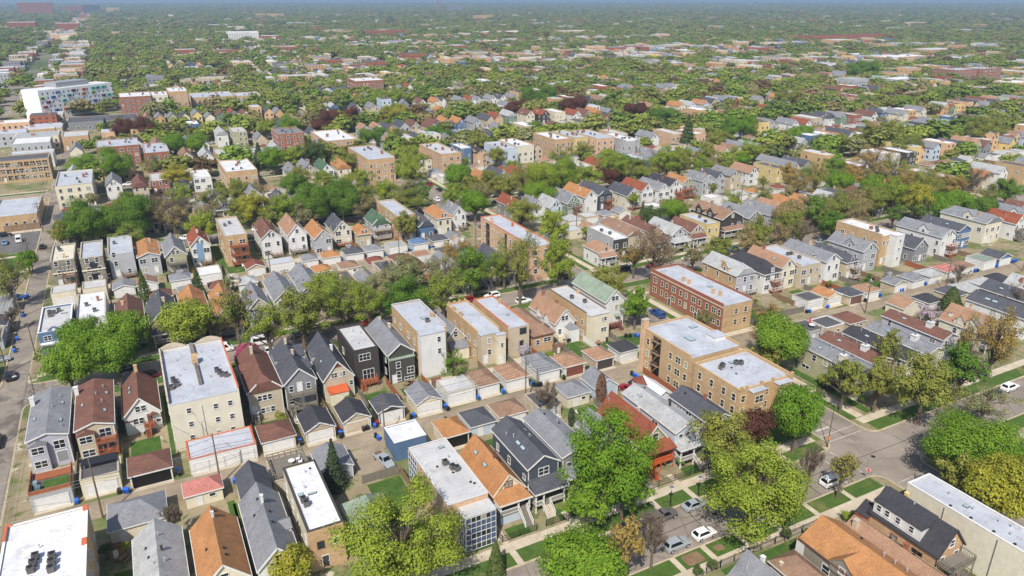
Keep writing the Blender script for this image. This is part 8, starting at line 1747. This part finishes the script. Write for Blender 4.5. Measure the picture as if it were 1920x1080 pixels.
pole('utility pole rising before the orange-edged white garage', 4.1, 119.7, 10.5, False); pole('tall utility pole behind the golden-brown garage roof', 65.2, 119.4, 12, False, tr=True); pole('utility pole left of the big grey hip-roofed garage', -14.4, 119.2, 11.5, False); pole('utility pole before the dark charcoal-roofed garage', 34.4, 119.9, 9.5, False)
pole('short brown post by the white garage doors', 70.9, 124.6, 4.5, False)
pole('crossarm pole nearest on the left lane', -33.8, 150, 11, True, -.1); pole('crossarm pole with transformer on the left lane', -33.8, 186, 11, True, -.1, True); pole('third crossarm pole along the left lane', -33.8, 222, 11, True, -.1); pole('fourth crossarm pole along the left lane', -33.8, 262, 11, True, -.1); pole('fifth crossarm pole along the left lane', -33.8, 310, 11, True, -.1, True); pole('leaning pole beside the blue shopfront', -28.2, 190, 10, False)
for x in (170.2, 204.4, 243): pole(None, x, 118.9, 9.5, True)
for x in (-12, 31.2, 72, 99.5, 140, 178, 220, 262): pole(None, x, 218.6, 10, True)
for x in (20, 62, 104, 150, 196, 240, 290, 340): pole(None, x, 318.0, 10, True)
CABLE = mat('plastic', (44, 44, 46))
def cable(label, P, sag=.7, r=.03):
    mb = MB(); pts = []
    for a, b2 in zip(P[:-1], P[1:]):
        for i in range(8):
            t = i / 8; pts.append((a[0] + (b2[0] - a[0]) * t, a[1] + (b2[1] - a[1]) * t, a[2] + (b2[2] - a[2]) * t - sag * 4 * t * (1 - t)))
    pts.append(P[-1]); o0 = P[0]; mb.tube([(p[0] - o0[0], p[1] - o0[1], p[2] - o0[2]) for p in pts], [r] * len(pts), 4, cap=False)
    o = mb.build('overhead_cable', CABLE, None, o0); tag(o, label, 'cable', 'overhead cables'); return o
for i, (dx, z) in enumerate(((-1.05, 10.5), (-.4, 10.5), (.4, 10.5), (1.05, 10.5), (-.7, 9.3), (.7, 9.3))):
    cable(['outermost left', 'second', 'third', 'outermost right', 'lower left', 'lower right'][i] + ' power cable on the pole arms of the left lane', [(-33.8 + dx, y, z - .1) for y in (96, 150, 186, 222, 262, 310, 360)])
for i, (dy, z) in enumerate(((0, 9.2), (.2, 7.6), (.15, 7.0), (-.1, 6.6))):
    cable(['topmost', 'second highest', 'third highest', 'lowest'][i] + ' cable strung along the near alley poles', [(-33.8, 121 + dy, z + .6), (-14.4, 119.2 + dy, z + .5), (4.1, 119.7 + dy, z + .3), (34.4, 119.9 + dy, z - .2), (65.2, 119.4 + dy, z + .6), (95, 121.5 + dy, z), (140, 119 + dy, z), (170.2, 118.9 + dy, z), (204.4, 118.9 + dy, z), (243, 118.9 + dy, z)])
for i, (a, b2) in enumerate((((4.1, 119.7, 9.6), (2.0, 134.0, 7.5)), ((4.1, 119.7, 8.4), (-6, 144.4, 4.4)), ((34.4, 119.9, 8.4), (38, 143.2, 7.6)), ((34.4, 119.9, 8.6), (23, 138.6, 6.0)), ((65.2, 119.4, 9.0), (67, 140.4, 7)), ((65.2, 119.4, 9), (59, 103.6, 7)))):
    cable('slack service cable from alley pole to the ' + ['big white block', 'small white house', 'dark cube house', 'house with grey porches', 'tan two-flat', 'slate-grey front house'][i], [a, b2], .5, .024)
# ---- lamps and signs
def lamp(label, x, y, h=3.4, arm=False, rz=0.0):
    e = empty('street_lamp', (x, y, 0), rz); tag(e, label, 'street lamp')
    MB().tube([(0, 0, 0), (0, 0, h)], [.1, .055], 8).build('post', mat('metal', (44, 48, 46) if not arm else (92, 92, 90)), e); MB().cyl(0, 0, 0, .45, .16, 8, 0, .11).build('base', mat('metal', (52, 54, 52)), e)
    if arm:
        a = MB().tube([(0, 0, h - .3), (.9, 0, h + .25), (2.4, 0, h + .35)], [.05, .045, .04], 6).build('arm', mat('metal', (110, 110, 108)), e); MB().frustum(2.2, 3.0, -.16, .16, h + .25, 2.3, 2.9, -.1, .1, h + .45).build('lamp_head', mat('plastic', (190, 192, 192)), a)
    else: MB().frustum(-.24, .24, -.24, .24, h, -.3, .3, -.3, .3, h + .42).build('lamp_head', mat('plastic', (226, 232, 236)), e); MB().frustum(-.32, .32, -.32, .32, h + .422, -.1, .1, -.1, .1, h + .56).build('lamp_cap', mat('metal', (120, 130, 140)), e)
    return e
lamp('white-headed post lamp on the grass beside the covered pickup', 70.9, 78.4); lamp('white-headed post lamp beside the silver saloon', 77.0, 78.4)
e = lamp('tall grey lamp post with arm and street sign at the crossing corner', 108.9, 78.6, 8.2, True, R(150)); MB().box(-.5, .5, -.02, .02, 3.3, 3.55).build('street_sign', mat('plastic', (20, 96, 60)), e, (0, 0, 0), R(60)); MB().box(-.14, .14, -.14, .14, 1.6, 2.3).build('signal_box', mat('plastic', (220, 130, 30)), e)
lamp('curved-arm lamp behind the pale grey house on the left', -26.4, 165.2, 8, True, R(200)); lamp('arm lamp on the second street behind the black-roofed house', 24.2, 178.9, 8, True, R(-90)); lamp('arm lamp beside the red brick block', 138.6, 107.5, 8, True, R(180)); lamp('arm lamp on the second street before the red brick block', 134, 179, 8, True, R(-90)); lamp('arm lamp by the six-flat side street', 109, 195, 8, True, R(0))
e = empty('stop_sign', (106.4, 67.9, 0), R(-62)); tag(e, 'red octagonal stop sign on a post at the crossing', 'sign')
MB().cyl(0, .05, 0, 2.5, .035, 6).build('post', mat('metal', (120, 122, 120)), e)
o8 = [(.4 * math.cos(R(22.5 + 45 * i)), .4 * math.sin(R(22.5 + 45 * i))) for i in range(8)]
pl = MB().add([(a * .96, -.0, 2.3 + c) for a, c in o8] + [(a * .96, .02, 2.3 + c) for a, c in o8], [tuple(range(8)), tuple(reversed(range(8, 16)))] + [(i, (i + 1) % 8, 8 + (i + 1) % 8, 8 + i) for i in range(8)]).build('plate', mat('plastic', (186, 26, 32)), e)
bd = MB(); [bd.bar((a[0], -.012, 2.3 + a[1]), (c[0], -.012, 2.3 + c[1]), .05, 0, .015) for a, c in zip(o8, o8[1:] + o8[:1])]; bd.build('border', mat('plastic', (232, 232, 232)), pl)
tc = bpy.data.curves.new('lettering', 'FONT'); tc.body = 'STOP'; tc.size = .3; tc.align_x = 'CENTER'; tc.align_y = 'CENTER'; tc.extrude = .004; tc.materials.append(mat('plastic', (236, 236, 236)))
to_ = bpy.data.objects.new('lettering_curve', tc); lm_ = bpy.data.meshes.new_from_object(to_); bpy.data.objects.remove(to_)
o = bpy.data.objects.new('lettering', lm_); C.objects.link(o); o.parent = pl; o.location = (0, -.02, 2.3); o.rotation_euler = (R(90), 0, 0)
# ---- yard furniture
e = empty('patio_umbrella', (144.4, 115.4, 3.0)); tag(e, 'closed red parasol on the roof deck by the right-hand alley', 'parasol'); MB().cyl(0, 0, 0, 2.6, .04, 6).build('pole', mat('wood', 'wood'), e); MB().tube([(0, 0, 1.1), (0, 0, 1.5), (0, 0, 2.5)], [.3, .22, .04], 8).build('canopy', mat('plain', (190, 60, 60)), e)
e = empty('round_table', (144.4, 114.6, 3.0)); tag(e, 'white round table on the roof deck by the right-hand alley', 'table'); MB().cyl(0, 0, .7, .76, .8, 14).build('tabletop', mat('plain', 'wh'), e); MB().cyl(0, 0, 0, .7, .07, 6).build('leg', mat('plain', 'wh'), e)

qy = random.Random(17); yn = 0
for (x0, x1, y) in ((-9.4, -4, 142.4), (20.4, 25.8, 134.6), (43, 48, 138.6), (50.5, 56, 134.5), (64.6, 69, 134.6), (79, 84, 136.8), (86, 91, 139.6), (93.5, 98, 136.4), (-12.6, -10.4, 107.4), (72, 77, 109.8), (50, 54, 108.8), (150, 155, 109.4), (170, 176, 134), (186, 193, 134), (5, 10, 235), (22, 28, 235), (42, 47, 233.6), (57, 62, 236), (86, 91, 232.6), (198, 202, 134)):
    for i in range(2):
        x, yy = qy.uniform(x0, x1), y + qy.uniform(-.8, .8); t = qy.choice(['shed', 'table', 'grill', 'chair'])
        if occupied(x - .8, x + .8, yy - .8, yy + .8): continue
        if t == 'shed':
            e = empty('garden_shed', (x, yy, 0)); MB().box(-.9, .9, -.7, .7, 0, 1.8).build('wall', mat('wood', qy.choice(['gwood', 'wood', 'cr'])), e); MB().add([(-1, -.85, 1.8), (1, -.85, 1.8), (1, .85, 1.8), (-1, .85, 1.8), (-1, 0, 2.35), (1, 0, 2.35)], [(0, 1, 5, 4), (2, 3, 4, 5), (1, 2, 5), (3, 0, 4)]).build('roof', mat('shingle', qy.choice(['gr', 'br'])), e); MB().box(-.35, .35, -.74, -.705, .05, 1.6).build('door', mat('plain', 'wh'), e); nm = 'small garden shed with pitched roof'; e['category'] = 'shed'
        elif t == 'table':
            e = empty('picnic_table', (x, yy, 0), qy.uniform(0, 3)); MB().box(-.9, .9, -.4, .4, .7, .76).build('tabletop', mat('wood', 'wood'), e)
            for s_ in (-1, 1): MB().box(-.9, .9, s_ * .8 - .14, s_ * .8 + .14, .42, .47).build('bench', mat('wood', 'wood'), e); MB().bar((s_ * .6, -.75, 0), (s_ * .6, 0, .7), .08).bar((s_ * .6, .75, 0), (s_ * .6, 0, .7), .08).build('leg', mat('wood', 'wood'), e)
            nm = 'timber picnic table with benches'; e['category'] = 'table'
        elif t == 'grill':
            e = empty('barbecue_grill', (x, yy, 0), qy.uniform(0, 3)); MB().box(-.5, .5, -.28, .28, .5, .9).build('firebox', mat('metal', (60, 60, 62)), e); MB().frustum(-.5, .5, -.28, .28, .901, -.4, .4, -.12, .12, 1.15).build('lid', mat('metal', (40, 40, 42)), e)
            for p in ((-.4, -.2), (.4, -.2), (-.4, .2), (.4, .2)): MB().box(p[0] - .03, p[0] + .03, p[1] - .03, p[1] + .03, 0, .5).build('leg', mat('metal', (60, 60, 62)), e)
            nm = 'dark barbecue grill'; e['category'] = 'grill'
        else:
            e = empty('garden_chair', (x, yy, 0), qy.uniform(0, 6)); MB().box(-.3, .3, -.3, .3, .38, .44).build('seat', mat('plastic', (226, 226, 222)), e); MB().box(-.3, .3, .26, .32, .44, 1.0).build('backrest', mat('plastic', (226, 226, 222)), e)
            for p in ((-.26, -.26), (.26, -.26), (-.26, .26), (.26, .26)): MB().box(p[0] - .03, p[0] + .03, p[1] - .03, p[1] + .03, 0, .38).build('leg', mat('plastic', (226, 226, 222)), e)
            nm = 'white plastic garden chair'; e['category'] = 'chair'
        NAMED.append((e, nm, 'in a yard behind the %s alley' % ('near' if y > 120 and y < 150 and x < 110 else ('second' if y > 200 else 'right-hand')) if y > 120 else 'in a yard before the near alley'))
# ================================================================== haze
hz_ = MB().box(-9000, 14000, -400, 16000, -1.4, 84.0)
hm = bpy.data.materials.new('haze'); hm.use_nodes = True; nt = hm.node_tree; nt.nodes.clear()
out = nt.nodes.new('ShaderNodeOutputMaterial'); pv = nt.nodes.new('ShaderNodeVolumePrincipled')
pv.inputs['Color'].default_value = (0.54, 0.74, 1.0, 1); pv.inputs['Density'].default_value = 0.00016; pv.inputs['Anisotropy'].default_value = 0.2
nt.links.new(pv.outputs[0], out.inputs['Volume'])
hz_.build('haze', hm)['kind'] = 'stuff'
bpy.data.objects['haze']['label'] = 'thin blue haze over the distant city'
# ================================================================== labels that single each thing out
def sx(e): return view_xy(e.location.x, e.location.y, 3)[0]
from collections import defaultdict
rowsd = defaultdict(list)
for (e, base, row) in NAMED: rowsd[row].append((e, base))
for row, L_ in rowsd.items():
    L_.sort(key=lambda t: sx(t[0]))
    same = defaultdict(list)
    for e, base in L_: same[base].append(e)
    for base, es in same.items():
        for i, e in enumerate(es):
            pre = '' if len(es) == 1 else ('leftmost ' if i == 0 else ('rightmost ' if i == len(es) - 1 else ordn(i + 1) + '-from-left '))
            sep = ' in ' if row.startswith('row') or row.startswith('townhouse') else ' '
            e['label'] = pre + base + sep + row if row.startswith('row') is False else pre + base + ', ' + row
            if len(es) > 1 or 'fence' in base or 'bin' in base: e['group'] = base + ' ' + row
for i in range(len(TREES)):
    e, x, y, r, base = TREES[i]
    bb = min(HOUSES, key=lambda b: max(b.x0 - x, 0, x - b.x1) ** 2 + max(b.y0 - y, 0, y - b.y1) ** 2)
    TREES[i] = (e, x, y, r, base, bb)
grp = defaultdict(list)
for t in TREES:
    k = int((t[2] - 73.1 + 49.75) // 99.5); off = t[2] - SY(k)
    if abs(off) < 9: pl = 'on the %s street' % ORD[k + 1] if k >= 0 else 'at the lower edge'
    else: pl = 'in yards %s the %s street' % ('beyond' if off > 0 else 'before', ORD[k + 1])
    if t[1] < -29: pl = 'beside the left lane'
    elif t[1] > 118 and k < 3: pl += ', right block'
    grp[(t[4], pl)].append(t)
for (base, pl), L_ in grp.items():
    L_.sort(key=lambda t: sx(t[0]))
    for i, t in enumerate(L_):
        pre = '' if len(L_) == 1 else ('leftmost ' if i == 0 else ('rightmost ' if i == len(L_) - 1 else ordn(i + 1) + '-from-left '))
        t[0]['label'] = pre + base + ' ' + pl; t[0]['group'] = base + 's ' + pl
